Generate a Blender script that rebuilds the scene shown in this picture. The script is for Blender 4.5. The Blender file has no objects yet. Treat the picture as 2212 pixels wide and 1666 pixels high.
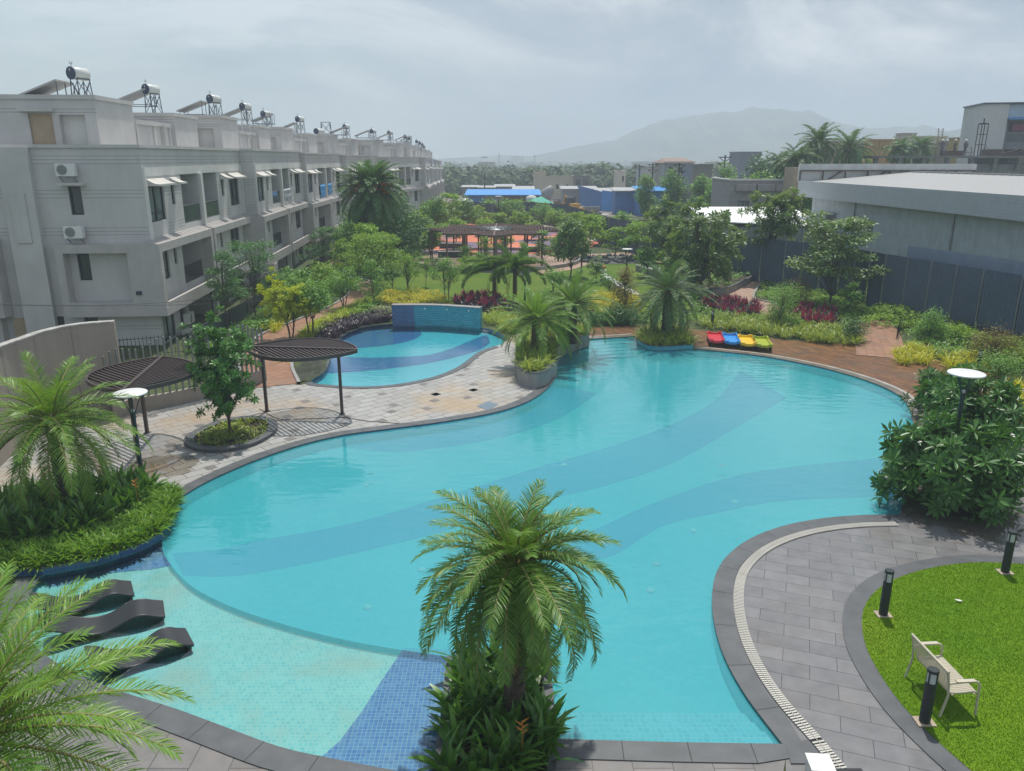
import bpy, math, random
import numpy as np
from mathutils import Vector, Matrix
from mathutils.geometry import tessellate_polygon
R_ = math.radians
SC = bpy.context.scene
COL = SC.collection
# ---------------------------------------------------------------- camera
F_, CX, CY, HC = 1680., 1106., 833., 9.0
PITCH = math.atan((CY-340)/F_)
_s, _c = math.sin(PITCH), math.cos(PITCH)
def ray(x, y):
    a = (x-CX)/F_; b = -(y-CY)/F_
    return (a, _c+b*_s, -_s+b*_c)
def g(x, y, z=0.):
    d = ray(x, y); t = (z-HC)/d[2]
    return (d[0]*t, d[1]*t, z)
def at(x, y, Y):
    d = ray(x, y); t = Y/d[1]
    return (d[0]*t, Y, HC+d[2]*t)
def dep(Y, z=0.): return Y*_c-(z-HC)*_s
cam = bpy.data.cameras.new('camera'); cam.sensor_width = 36; cam.lens = F_/2212*36
cam.clip_start = .1; cam.clip_end = 20000
co = bpy.data.objects.new('camera', cam); COL.objects.link(co)
co.location = (0, 0, HC); co.rotation_euler = (math.pi/2-PITCH, 0, 0); SC.camera = co

# ---------------------------------------------------------------- materials
def srgb(r, g_, b):
    f = lambda v: (v/255/12.92) if v/255 <= .04045 else ((v/255+.055)/1.055)**2.4
    return (f(r), f(g_), f(b))
class NT:
    def __init__(s, name):
        s.m = bpy.data.materials.new(name); s.m.use_nodes = True
        s.t = s.m.node_tree; s.n = s.t.nodes; s.l = s.t.links
        s.b = s.n['Principled BSDF']; s.out = s.n['Material Output']
    def new(s, ty, **k):
        n = s.n.new(ty)
        for a, v in k.items():
            if a.startswith('i_'):
                n.inputs[a[2:].replace('_', ' ')].default_value = v
            else: setattr(n, a, v)
        return n
    def link(s, a, b): s.l.new(a, b)
    def coords(s, mode='xy', rot=0., scale=1.):
        tc = s.new('ShaderNodeTexCoord'); o = tc.outputs['Object']
        if mode in ('xz', 'yz', 'sz'):
            sp = s.new('ShaderNodeSeparateXYZ'); s.link(o, sp.inputs[0])
            cb = s.new('ShaderNodeCombineXYZ')
            if mode == 'sz':
                ad = s.new('ShaderNodeMath', operation='ADD'); s.link(sp.outputs[0], ad.inputs[0]); s.link(sp.outputs[1], ad.inputs[1]); s.link(ad.outputs[0], cb.inputs[0])
            else: s.link(sp.outputs[0 if mode == 'xz' else 1], cb.inputs[0])
            s.link(sp.outputs[2], cb.inputs[1]); o = cb.outputs[0]
        mp = s.new('ShaderNodeMapping'); mp.inputs['Rotation'].default_value = (0, 0, rot); mp.inputs['Scale'].default_value = (scale,)*3
        s.link(o, mp.inputs[0]); return mp.outputs[0]
    def noise(s, vec, scale, detail=4, rough=.55):
        n = s.new('ShaderNodeTexNoise'); n.inputs['Scale'].default_value = scale; n.inputs['Detail'].default_value = detail; n.inputs['Roughness'].default_value = rough
        if vec is not None: s.link(vec, n.inputs['Vector'])
        return n.outputs['Fac']
    def ramp(s, fac, a, b, ca=(0, 0, 0, 1), cb=(1, 1, 1, 1)):
        r = s.new('ShaderNodeValToRGB'); e = r.color_ramp.elements
        e[0].position = a; e[1].position = b; e[0].color = (*ca[:3], 1); e[1].color = (*cb[:3], 1)
        s.link(fac, r.inputs[0]); return r.outputs[0]
    def mix(s, fac, a, b, mode='MIX'):
        m = s.new('ShaderNodeMix', data_type='RGBA', blend_type=mode)
        for k, v in ((0, fac), (6, a), (7, b)):
            if hasattr(v, 'is_output'): s.link(v, m.inputs[k])
            elif k == 0: m.inputs[0].default_value = v
            else: m.inputs[k].default_value = (*v[:3], 1)
        return m.outputs[2]
    def bump(s, h, strength=.3, dist=.02, normal=None):
        b = s.new('ShaderNodeBump'); b.inputs['Strength'].default_value = strength; b.inputs['Distance'].default_value = dist
        s.link(h, b.inputs['Height'])
        if normal is not None: s.link(normal, b.inputs['Normal'])
        return b.outputs[0]
def sc3(c, k): return tuple(max(0, min(1, v*k)) for v in c)
def M(name, col, rough=.6, metal=0., var=.12, vscale=1.5, bump=0., bscale=40., spec=.4, col2=None, streak=0.):
    t = NT(name); v = t.coords('xyz')
    nz = t.noise(v, vscale, 5)
    c = t.mix(t.ramp(nz, .3, .7), sc3(col, 1-var), col2 if col2 else sc3(col, 1+var))
    if streak:
        mp = t.new('ShaderNodeMapping'); mp.inputs['Scale'].default_value = (1.6, 1.6, .12)
        tc = t.new('ShaderNodeTexCoord'); t.link(tc.outputs['Object'], mp.inputs[0])
        c = t.mix(t.ramp(t.noise(mp.outputs[0], 2.2, 4), .45, .8, (0, 0, 0), (streak,)*3), c, sc3(col, .45))
    t.link(c, t.b.inputs['Base Color'])
    t.b.inputs['Roughness'].default_value = rough; t.b.inputs['Metallic'].default_value = metal
    t.b.inputs['Specular IOR Level'].default_value = spec
    if bump: t.link(t.bump(t.noise(v, bscale, 3), bump, .01), t.b.inputs['Normal'])
    return t.m
def leafmat(name, col, col2, gloss=.45, trans=.3, spec=.35, patch=.25):
    t = NT(name)
    ge = t.new('ShaderNodeNewGeometry'); rnd = ge.outputs['Random Per Island']
    c = t.mix(rnd, col, col2)
    oi = t.new('ShaderNodeObjectInfo')
    v = t.coords('xyz'); nz = t.noise(v, 1.1, 2)
    c = t.mix(t.ramp(nz, .3, .75, (0, 0, 0), (patch,)*3), c, sc3(col2, 1.35))
    hs = t.new('ShaderNodeHueSaturation'); t.link(c, hs.inputs['Color'])
    mr = t.new('ShaderNodeMapRange'); mr.inputs[3].default_value = .85; mr.inputs[4].default_value = 1.15; t.link(oi.outputs['Random'], mr.inputs[0]); t.link(mr.outputs[0], hs.inputs['Value'])
    c = hs.outputs[0]
    t.link(c, t.b.inputs['Base Color']); t.b.inputs['Roughness'].default_value = gloss; t.b.inputs['Specular IOR Level'].default_value = spec
    tr = t.new('ShaderNodeBsdfTranslucent'); t.link(t.mix(.5, c, sc3((col2[0]*1.6, col2[1]*1.5, col2[2]*.6), 1.2)), tr.inputs[0])
    mx = t.new('ShaderNodeMixShader'); mx.inputs[0].default_value = trans
    t.link(t.b.outputs[0], mx.inputs[1]); t.link(tr.outputs[0], mx.inputs[2]); t.link(mx.outputs[0], t.out.inputs[0])
    return t.m
def tile(name, c1, c2, mortar, w, h, mode='xy', rot=0., msize=.008, offset=.5, rough=.5, bias=0., stain=None, stain_amt=.5, stain_scale=.5, bump=.25, wet=None, var=.25, spec=.5):
    t = NT(name); v = t.coords(mode, rot)
    b = t.new('ShaderNodeTexBrick'); b.offset = offset; b.inputs['Scale'].default_value = 1
    b.inputs['Color1'].default_value = (*c1, 1); b.inputs['Color2'].default_value = (*c2, 1); b.inputs['Mortar'].default_value = (*mortar, 1)
    b.inputs['Mortar Size'].default_value = msize; b.inputs['Brick Width'].default_value = w; b.inputs['Row Height'].default_value = h; b.inputs['Bias'].default_value = bias
    t.link(v, b.inputs['Vector'])
    c = b.outputs['Color']
    v3 = t.coords('xyz')
    n1 = t.noise(v3, 2.5, 5)
    c = t.mix(t.ramp(n1, .3, .7, (1-var,)*3, (1+var*.4,)*3), (0, 0, 0), (1, 1, 1)) if False else t.mix(1., c, t.ramp(n1, .25, .75, (1-var,)*3, (1, 1, 1)), 'MULTIPLY')
    if stain:
        c = t.mix(t.ramp(t.noise(v3, stain_scale, 6, .6), .48, .68, (0, 0, 0), (stain_amt,)*3), c, stain)
    t.b.inputs['Specular IOR Level'].default_value = spec
    t.b.inputs['Roughness'].default_value = rough
    if wet:  # list of puddles (x, y, radius): smoother, darker stone
        tc = t.new('ShaderNodeTexCoord'); fac = None
        for (x, y, r) in wet:
            vm = t.new('ShaderNodeVectorMath', operation='DISTANCE'); t.link(tc.outputs['Object'], vm.inputs[0]); vm.inputs[1].default_value = (x, y, 0)
            mr = t.new('ShaderNodeMapRange'); mr.inputs[1].default_value = r; mr.inputs[2].default_value = r*.3; mr.inputs[3].default_value = -.25; mr.inputs[4].default_value = .55; t.link(vm.outputs['Value'], mr.inputs[0])
            if fac is None: fac = mr.outputs[0]
            else:
                mm = t.new('ShaderNodeMath', operation='MAXIMUM'); t.link(fac, mm.inputs[0]); t.link(mr.outputs[0], mm.inputs[1]); fac = mm.outputs[0]
        ad = t.new('ShaderNodeMath', operation='ADD'); t.link(fac, ad.inputs[0]); t.link(t.noise(v3, .9, 4), ad.inputs[1])
        wm = t.ramp(ad.outputs[0], .55, .66)
        c = t.mix(wm, c, t.mix(1., c, (.62, .56, .48), 'MULTIPLY'))
        rr = t.ramp(wm, 0, 1, (rough,)*3, (.05,)*3); t.link(rr, t.b.inputs['Roughness'])
    t.link(c, t.b.inputs['Base Color'])
    if bump: t.link(t.bump(b.outputs['Fac'], -bump, .01), t.b.inputs['Normal'])
    return t.m

# ---------------------------------------------------------------- mesh builder
class MB:
    def __init__(s): s.v = []; s.f = []; s.mi = []; s.n = 0; s.sm = []
    def add(s, verts, faces, mi=0, smooth=False):
        verts = np.asarray(verts, float).reshape(-1, 3)
        s.v.append(verts)
        for f in faces: s.f.append([i+s.n for i in f])
        s.mi += [mi]*len(faces); s.sm += [smooth]*len(faces); s.n += len(verts); return s
    def box(s, x0, x1, y0, y1, z0, z1, mi=0, M4=None):
        v = np.array([(x, y, z) for z in (z0, z1) for x, y in ((x0, y0), (x1, y0), (x1, y1), (x0, y1))], float)
        if M4 is not None: v = np.array([tuple(M4 @ Vector(p)) for p in v])
        return s.add(v, [(3, 2, 1, 0), (4, 5, 6, 7), (0, 1, 5, 4), (1, 2, 6, 5), (2, 3, 7, 6), (3, 0, 4, 7)], mi)
    def bar(s, p0, p1, w, h=None, mi=0, up=(0, 0, 1)):
        p0 = Vector(p0); p1 = Vector(p1); h = h or w
        d = (p1-p0).normalized(); u = Vector(up)
        if abs(d.dot(u)) > .98: u = Vector((1, 0, 0))
        a = d.cross(u).normalized()*w/2; b = a.cross(d).normalized()*h/2
        v = [p+q for p in (p0, p1) for q in (-a-b, a-b, a+b, -a+b)]
        return s.add(v, [(3, 2, 1, 0), (4, 5, 6, 7), (0, 1, 5, 4), (1, 2, 6, 5), (2, 3, 7, 6), (3, 0, 4, 7)], mi)
    def tube(s, pts, rad, n=8, mi=0, cap=True):
        pts = [Vector(p) for p in pts]; k = len(pts)
        rad = rad if hasattr(rad, '__len__') else [rad]*k
        vs = []; pa = None
        for i, p in enumerate(pts):
            d = (pts[min(i+1, k-1)]-pts[max(i-1, 0)]).normalized()
            if pa is None:
                u = Vector((0, 0, 1)) if abs(d.z) < .9 else Vector((1, 0, 0)); a = d.cross(u).normalized()
            else: a = (pa-d*pa.dot(d)).normalized()
            pa = a; b = d.cross(a)
            for j in range(n):
                t = 2*math.pi*j/n; vs.append(p+a*math.cos(t)*rad[i]+b*math.sin(t)*rad[i])
        fs = [(i*n+j, i*n+(j+1) % n, (i+1)*n+(j+1) % n, (i+1)*n+j) for i in range(k-1) for j in range(n)]
        s.add(vs, fs, mi, True)
        if cap: s.add(vs[:n], [tuple(range(n))[::-1]], mi); s.add(vs[-n:], [tuple(range(n))], mi)
        return s
    def lathe(s, prof, c=(0, 0, 0), n=20, mi=0, smooth=True):
        vs = [(c[0]+r*math.cos(2*math.pi*j/n), c[1]+r*math.sin(2*math.pi*j/n), c[2]+z) for r, z in prof for j in range(n)]
        k = len(prof)
        return s.add(vs, [(i*n+j, i*n+(j+1) % n, (i+1)*n+(j+1) % n, (i+1)*n+j) for i in range(k-1) for j in range(n)], mi, smooth)
    def poly(s, loops, z, mi=0, down=False):
        vs = [Vector((p[0], p[1], z)) for L in loops for p in L]
        tr = tessellate_polygon([[Vector((p[0], p[1], 0)) for p in L] for L in loops])
        fs = []
        for t in tr:
            a, b, c = (vs[i] for i in t); cr = (b-a).cross(c-a).z
            if abs(cr) < 1e-12: continue
            fs.append(tuple(t) if (cr > 0) != down else tuple(t)[::-1])
        return s.add(vs, fs, mi)
    def wall(s, L, z0, z1, mi=0, closed=False, flip=False):
        n = len(L); vs = [(p[0], p[1], z) for z in (z0, z1) for p in L]
        rg = range(n if closed else n-1)
        fs = [(i, (i+1) % n, n+(i+1) % n, n+i) for i in rg]
        if flip: fs = [f[::-1] for f in fs]
        return s.add(vs, fs, mi)
    def prism(s, L, z0, z1, mi=0, mit=None):
        a = sum(L[i-1][0]*L[i][1]-L[i][0]*L[i-1][1] for i in range(len(L)))
        if a < 0: L = L[::-1]
        s.wall(L, z0, z1, mi, True); s.poly([L], z1, mi if mit is None else mit); s.poly([L], z0, mi, True); return s
    def strip(s, A, B, za, zb=None, mi=0):
        zb = za if zb is None else zb; n = len(A)
        vs = [(p[0], p[1], za) for p in A]+[(p[0], p[1], zb) for p in B]
        fs = []
        for i in range(n-1):
            f = (i, i+1, n+i+1, n+i)
            p = [Vector(vs[k]) for k in f]
            if (p[1]-p[0]).cross(p[2]-p[0]).z < 0: f = f[::-1]
            fs.append(f)
        return s.add(vs, fs, mi)
    def mesh(s, name):
        me = bpy.data.meshes.new(name)
        V = np.concatenate(s.v) if s.v else np.zeros((0, 3))
        me.from_pydata(V.tolist(), [], s.f)
        me.polygons.foreach_set('material_index', s.mi); me.polygons.foreach_set('use_smooth', s.sm)
        me.update(); return me
def np_mesh(name, V, quads, mi=None, smooth=False):
    """fast path: V (n,3), quads (m,4) or (m,3)"""
    me = bpy.data.meshes.new(name); m, k = quads.shape
    me.vertices.add(len(V)); me.vertices.foreach_set('co', V.astype(np.float32).ravel())
    me.loops.add(m*k); me.loops.foreach_set('vertex_index', quads.astype(np.int32).ravel())
    me.polygons.add(m); me.polygons.foreach_set('loop_start', np.arange(0, m*k, k, dtype=np.int32)); me.polygons.foreach_set('loop_total', np.full(m, k, np.int32))
    if mi is not None: me.polygons.foreach_set('material_index', mi.astype(np.int32))
    me.update(calc_edges=True); me.validate(); return me
def link(name, me, mats, parent=None, loc=None):
    o = bpy.data.objects.new(name, me)
    for m in (mats if isinstance(mats, (list, tuple)) else [mats]): me.materials.append(m) if m.name not in [x.name for x in me.materials if x] else None
    COL.objects.link(o)
    if parent: o.parent = parent
    if loc is not None: o.location = loc
    return o
def thing(name, label, cat, loc=(0, 0, 0), rz=0., group=None):
    o = bpy.data.objects.new(name, None); COL.objects.link(o); o.empty_display_size = .2
    o.location = loc; o.rotation_euler = (0, 0, rz); o['label'] = label; o['category'] = cat
    if group: o['group'] = group
    return o
def part(name, mb, mats, parent, label=None, world=False):
    """mb in the parent's own space, or in world space (unrotated parents) when world=True"""
    me = mb.mesh(name) if isinstance(mb, MB) else mb
    if world:
        p = parent; off = Vector((0, 0, 0))
        while p: off += p.location; p = p.parent
        me.transform(Matrix.Translation(-off))
    o = link(name, me, mats, parent)
    if label: o['label'] = label
    return o
def tag(o, label, cat, group=None, kind=None):
    o['label'] = label; o['category'] = cat
    if group: o['group'] = group
    if kind: o['kind'] = kind
    return o
def struct(name, mb, mats):
    o = link(name, mb.mesh(name) if isinstance(mb, MB) else mb, mats); o['kind'] = 'structure'; return o
def copy_tree(o, parent=None):
    c = o.copy(); COL.objects.link(c)
    if parent: c.parent = parent
    for ch in list(o.children): copy_tree(ch, c)
    return c
# ---------------------------------------------------------------- curves
def spline(P, closed=False, step=.25):
    P = [np.array(p[:2], float) for p in P]; n = len(P); out = []
    for i in range(n if closed else n-1):
        p1, p2 = P[i], P[(i+1) % n]
        p0 = P[i-1] if (closed or i > 0) else 2*p1-p2
        p3 = P[(i+2) % n] if (closed or i+2 < n) else 2*p2-p1
        k = max(1, int(np.linalg.norm(p2-p1)/step))
        for j in range(k):
            t = j/k
            out.append(tuple(.5*((2*p1)+(-p0+p2)*t+(2*p0-5*p1+4*p2-p3)*t*t+(-p0+3*p1-3*p2+p3)*t**3)))
    if not closed: out.append(tuple(P[-1]))
    return out
def px(L, z=0.): return [g(q[0], q[1], z)[:2] for q in L]
def pspl(L, z=0., closed=False, step=.25): return spline(px(L, z), closed, step)
def area(L): return .5*sum(L[i-1][0]*L[i][1]-L[i][0]*L[i-1][1] for i in range(len(L)))
def offset(L, d, closed=False):
    n = len(L); out = []
    for i in range(n):
        a = L[i-1] if (closed or i > 0) else L[i]; b = L[(i+1) % n] if (closed or i < n-1) else L[i]
        tx, ty = b[0]-a[0], b[1]-a[1]; q = math.hypot(tx, ty) or 1
        out.append((L[i][0]+ty/q*d, L[i][1]-tx/q*d))
    return out
def seg(L, pa, pb):
    """points of closed loop L from nearest pa forward to nearest pb"""
    k = lambda p: min(range(len(L)), key=lambda i: (L[i][0]-p[0])**2+(L[i][1]-p[1])**2)
    i, j = k(pa), k(pb); out = [L[i]]
    while i != j: i = (i+1) % len(L); out.append(L[i])
    return out
def inside(p, L):
    c = False; x, y = p[0], p[1]; j = len(L)-1
    for i in range(len(L)):
        if (L[i][1] > y) != (L[j][1] > y) and x < (L[j][0]-L[i][0])*(y-L[i][1])/(L[j][1]-L[i][1])+L[i][0]: c = not c
        j = i
    return c
def scatter(L, n, rng, mind=0.):
    xs = [p[0] for p in L]; ys = [p[1] for p in L]; out = []; tries = 0
    while len(out) < n and tries < n*60:
        tries += 1
        p = (rng.uniform(min(xs), max(xs)), rng.uniform(min(ys), max(ys)))
        if inside(p, L) and (not mind or all((p[0]-q[0])**2+(p[1]-q[1])**2 > mind*mind for q in out)): out.append(p)
    return out
# ================================================================ MATERIALS
m_soil = M('soil', (.055, .04, .028), .95, var=.4, vscale=6, bump=.6, bscale=25)
m_ground = M('planted_ground', (.045, .085, .022), .95, var=.4, vscale=2.5, col2=(.085, .10, .035), bump=.5, bscale=12)
m_coping = M('dark_coping_stone', (.095, .10, .105), .45, var=.2, vscale=2.2, bump=.15, bscale=60)
m_copingpale = M('pale_coping_stone', (.36, .34, .30), .4, var=.2, vscale=1.5)
m_copingtan = M('tan_wet_coping', (.17, .145, .115), .25, var=.25, vscale=1.5)
m_deck = tile('pale_stone_paving', (.41, .405, .385), (.33, .32, .30), (.12, .11, .095), .78, .40, rot=R_(-45), msize=.016, rough=.5, stain=(.37, .25, .125), stain_amt=.75, stain_scale=.24, wet=[(-3.2, 34.5, 2.2), (-9.5, 33, 2.2), (-10.6, 22, 1.4)], var=.2)
m_darkslab = M('dark_paving_slab', (.17, .155, .145), .5, var=.25, vscale=3)
m_wood = tile('brown_deck_tiles', (.33, .145, .055), (.17, .08, .035), (.05, .03, .02), .62, .17, rot=R_(62), msize=.012, rough=.38, spec=.3, stain=(.10, .065, .045), stain_amt=.6, stain_scale=.6, var=.45)
m_slate = tile('grey_slate_planks', (.245, .24, .24), (.19, .187, .19), (.085, .083, .082), .95, .42, rot=R_(20), msize=.007, rough=.22, stain=(.20, .175, .15), stain_amt=.3, stain_scale=.55, wet=[(12.6, 19.6, 3.6), (16.5, 22.5, 4.5)], var=.3)
m_slate2 = tile('grey_slate_planks_front', (.235, .22, .212), (.18, .172, .168), (.07, .065, .06), 1.4, .62, rot=R_(90), msize=.008, rough=.4, stain=(.16, .125, .10), stain_amt=.4, stain_scale=.6, var=.3)
m_redpath = tile('red_brick_path', (.36, .175, .095), (.28, .13, .07), (.16, .09, .055), .4, .4, rot=R_(20), msize=.015, rough=.6, stain=(.23, .16, .11), stain_amt=.5, stain_scale=.5, offset=0, var=.3)
m_pinkpath = tile('pink_paving', (.42, .27, .19), (.36, .23, .16), (.24, .16, .12), .5, .5, rot=R_(10), msize=.02, rough=.7, var=.25)
m_kerb = M('grey_kerb', (.28, .27, .26), .7, var=.15)
m_conc = M('grey_concrete', (.30, .29, .275), .75, var=.15, vscale=1.2, streak=.4)
m_floor = tile('turquoise_pool_tiles', (.065, .52, .60), (.08, .58, .64), (.085, .57, .63), .10, .10, msize=.006, offset=0, rough=.4, bump=0, var=.08)
m_band = tile('blue_pool_tiles', (.03, .22, .46), (.045, .27, .51), (.075, .31, .52), .10, .10, msize=.008, offset=0, rough=.4, bump=0, var=.08)
m_shelf = tile('pale_aqua_mosaic', (.22, .62, .62), (.10, .52, .57), (.32, .62, .60), .085, .085, msize=.010, offset=.35, rough=.4, bias=-.25, stain=(.36, .42, .33), stain_amt=.45, stain_scale=.7, bump=0, var=.1)
m_shelfblue = tile('blue_mosaic', (.03, .18, .48), (.09, .28, .55), (.28, .42, .54), .078, .078, msize=.005, offset=0, rough=.35, stain=(.22, .30, .33), stain_amt=.55, stain_scale=.6, bump=0, var=.15)
m_step = tile('aqua_step_mosaic', (.16, .60, .72), (.08, .42, .52), (.34, .66, .72), .105, .105, msize=.010, offset=.2, rough=.35, bias=-.2, bump=0, var=.08)
m_wallaqua = tile('aqua_wall_mosaic', (.05, .38, .50), (.08, .46, .57), (.16, .40, .48), .11, .11, 'sz', msize=.009, offset=0, rough=.3, bump=0)
m_wallblue = tile('blue_wall_mosaic', (.015, .075, .21), (.03, .13, .30), (.10, .16, .24), .11, .11, 'sz', msize=.009, offset=0, rough=.3, bump=0)
m_kaqua = tile('kids_aqua_tiles', (.06, .52, .66), (.08, .60, .72), (.12, .54, .66), .12, .12, msize=.006, offset=0, rough=.35, bump=0, var=.08)
m_kblue = tile('kids_blue_tiles', (.02, .13, .37), (.035, .19, .45), (.08, .24, .45), .12, .12, msize=.008, offset=0, rough=.35, bump=0, var=.1)
m_featA = tile('feature_wall_aqua', (.07, .42, .54), (.11, .52, .62), (.03, .18, .26), .26, .10, 'xz', msize=.014, rough=.3)
m_featB = tile('feature_wall_blue', (.025, .085, .25), (.05, .15, .33), (.22, .27, .36), .26, .10, 'xz', msize=.014, rough=.3)
m_wetstone = M('wet_dark_stone', (.075, .08, .065), .06, var=.35, vscale=1.2)
def water(name, tint, rip=.06, scale=2.6, milk=None):
    t = NT(name); v = t.coords('xyz')
    mp = t.new('ShaderNodeMapping'); mp.inputs['Scale'].default_value = (.55, 1.25, 1); mp.inputs['Rotation'].default_value = (0, 0, R_(-8)); t.link(v, mp.inputs[0])
    n1 = t.noise(mp.outputs[0], scale, 3, .5); n2 = t.noise(v, .35, 2)
    h = t.new('ShaderNodeMath', operation='MULTIPLY'); t.link(n1, h.inputs[0]); t.link(t.ramp(n2, .35, .7, (.25,)*3), h.inputs[1])
    nb = t.bump(h.outputs[0], rip*4, .1)
    fr = t.new('ShaderNodeFresnel'); fr.inputs[0].default_value = 1.72; t.link(nb, fr.inputs['Normal'])
    gl = t.new('ShaderNodeBsdfGlossy'); gl.inputs['Roughness'].default_value = .03; t.link(nb, gl.inputs['Normal'])
    tp = t.new('ShaderNodeBsdfTransparent'); tp.inputs[0].default_value = (*tint, 1)
    body = tp.outputs[0]
    if milk:
        df = t.new('ShaderNodeBsdfDiffuse'); t.link(t.mix(t.ramp(t.noise(v, .12, 3), .35, .7), milk[0], milk[1]), df.inputs[0]); mm = t.new('ShaderNodeMixShader'); mm.inputs[0].default_value = milk[2]; t.link(tp.outputs[0], mm.inputs[1]); t.link(df.outputs[0], mm.inputs[2]); body = mm.outputs[0]
    mx = t.new('ShaderNodeMixShader'); t.link(fr.outputs[0], mx.inputs[0]); t.link(body, mx.inputs[1]); t.link(gl.outputs[0], mx.inputs[2])
    t.link(mx.outputs[0], t.out.inputs[0]); return t.m
m_water = water('pool_water', (.86, .965, .97), .055, 2.6, ((.065, .46, .54), (.085, .53, .59), .46))
m_swater = water('shelf_water', (.88, .97, .97), .04, 3.)
m_kwater = water('kids_water', (.88, .97, .98), .035, 4)
def grassmat():
    t = NT('lawn_grass'); v = t.coords('xyz')
    c = t.mix(t.ramp(t.noise(v, .5, 5), .3, .7), (.085, .20, .003), (.15, .25, .005))
    c = t.mix(t.ramp(t.noise(v, 26, 3), .3, .75, (0, 0, 0), (.35,)*3), c, (.065, .165, .003))
    c = t.mix(t.ramp(t.noise(v, .23, 3), .5, .72, (0, 0, 0), (.5,)*3), c, (.21, .27, .012))
    t.link(c, t.b.inputs['Base Color']); t.b.inputs['Roughness'].default_value = .8; t.b.inputs['Specular IOR Level'].default_value = .2
    t.link(t.bump(t.noise(v, 45, 3), .7, .03), t.b.inputs['Normal']); return t.m
m_grass = grassmat()
m_blade = leafmat('grass_blades', (.075, .185, .003), (.15, .265, .005), .8, .3, .05, .6)

# ================================================================ POOLS AND PAVING
S1 = [(385, 1078), (450, 1040), (550, 996), (650, 962), (740, 941), (850, 926), (950, 913), (1050, 896), (1110, 880), (1155, 860), (1188, 833), (1203, 808), (1203, 786), (1215, 770), (1240, 758), (1272, 748)]
S2 = [(1275, 733), (1325, 730), (1372, 727)]
S3 = [(1376, 742), (1400, 755), (1440, 757), (1497, 754), (1560, 760), (1640, 769), (1720, 783), (1800, 801), (1870, 822), (1925, 845), (1955, 868), (1971, 905), (1973, 960), (1963, 1040), (1943, 1112)]
S4 = [(1940, 1113), (1860, 1114), (1770, 1122), (1690, 1138), (1620, 1165), (1570, 1203), (1545, 1245), (1538, 1295), (1543, 1350), (1562, 1415), (1600, 1488), (1650, 1558), (1697, 1612)]
S5 = [(1690, 1609), (1450, 1605), (1200, 1598)]
S6 = [(1190, 1650), (940, 1682)]
S7 = [(860, 1668), (690, 1635), (600, 1614), (480, 1570), (380, 1533), (300, 1508), (240, 1488), (150, 1450), (80, 1400), (50, 1350), (62, 1290), (88, 1246)]
S8 = [(92, 1242), (200, 1222), (300, 1190), (350, 1163)]
S9 = [(356, 1145), (366, 1120), (382, 1084)]
SEGS = [pspl(s) for s in (S1, S2, S3, S4, S5, S6, S7, S8, S9)]
POOL = [p for s in SEGS for p in s]
KO = [(729, 737), (755, 719), (794, 706), (848, 701), (892, 702), (960, 702), (1037, 708), (1070, 716), (1090, 728), (1088, 741), (1060, 751), (1032, 762), (1003, 784), (976, 800), (929, 817), (856, 831), (782, 836), (721, 833), (672, 826), (700, 805), (712, 783), (716, 760)]
KPOOL = pspl(KO, closed=True)
WZ, KZ, PZ = -.035, -.035, -.36
# terrain: flat estate, then land falling slowly to the plain
gm = MB()
outer = [(-70, -6), (70, -6), (70, 125), (-70, 125)]
gm.poly([outer, POOL, KPOOL], -.035)
def gz(Y): return -.035 if Y < 125 else (-.035-1.5*(Y-125)/40 if Y < 165 else (-1.535-6.5*min(1, (Y-165)/500)))
ys = [125, 145, 165, 200, 260, 350, 500, 700, 1000, 1500, 2300, 4000]
for i in range(len(ys)-1):
    a, b = ys[i], ys[i+1]
    wa, wb = (70 if a == 125 else 60+a*1.3), 60+b*1.3
    gm.add([(-wa, a, gz(a)), (wa, a, gz(a)), (wb, b, gz(b)), (-wb, b, gz(b))], [(0, 1, 2, 3)])
for sx in (-1, 1):
    q = [(sx*70, -6, -.035), (sx*600, -6, -.035), (sx*(60+125*1.3), 125, -.035), (sx*70, 125, -.035)]
    gm.add(q, [(0, 1, 2, 3)] if sx > 0 else [(3, 2, 1, 0)])
struct('ground', gm, m_ground)
# pool shells
sh = MB(); sh.poly([POOL], PZ, 0)
sh.wall(POOL, PZ, .0, 1, True)
far_n = len(SEGS[0])+len(SEGS[1])
struct('pool_basin', sh, [m_floor, m_wallaqua])
def bandloop(U, Lw, z): return pspl(U, z)+pspl(Lw, z)[::-1]
bz = PZ
bm = MB()
bm.poly([bandloop([(372, 1196), (470, 1188), (560, 1168), (760, 1131), (950, 1076), (1150, 1014), (1350, 955), (1470, 908), (1550, 860), (1600, 800)], [(395, 1243), (470, 1246), (560, 1238), (760, 1197), (950, 1150), (1150, 1086), (1300, 1052), (1450, 1002), (1580, 930), (1700, 860)], bz)], bz+.006)
bm.poly([bandloop([(1225, 1165), (1300, 1138), (1400, 1092), (1560, 1036), (1700, 1010), (1950, 985)], [(1250, 1215), (1330, 1198), (1430, 1138), (1560, 1106), (1700, 1082), (1945, 1072)], bz)], bz+.006)
bm.poly([bandloop([(725, 952), (850, 938), (950, 925), (1050, 910), (1110, 895), (1165, 868), (1200, 832)], [(740, 966), (850, 978), (950, 968), (1050, 952), (1150, 927), (1230, 892), (1290, 850)], bz)], bz+.006)
struct('pool_floor_bands', bm, m_band)
fi = MB()
for x_, y_ in [((1300+u/1.31)/1.8445, (1800+v/1.31)/1.8445) for u, v in ((1242, 15), (1092, 118), (925, 238), (725, 378), (495, 545), (210, 738), (205, 118), (1695, 652))]+[(1500, 1120), (1590, 1060), (1420, 1190)]: fi.lathe([(0, PZ+.03), (.09, PZ+.03), (.1, PZ+.008)], g(x_, y_, 0)[:2]+(0,), 14)
struct('pool_floor_inlets', fi, M('pale_inlet', (.30, .62, .66), .5))
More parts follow.
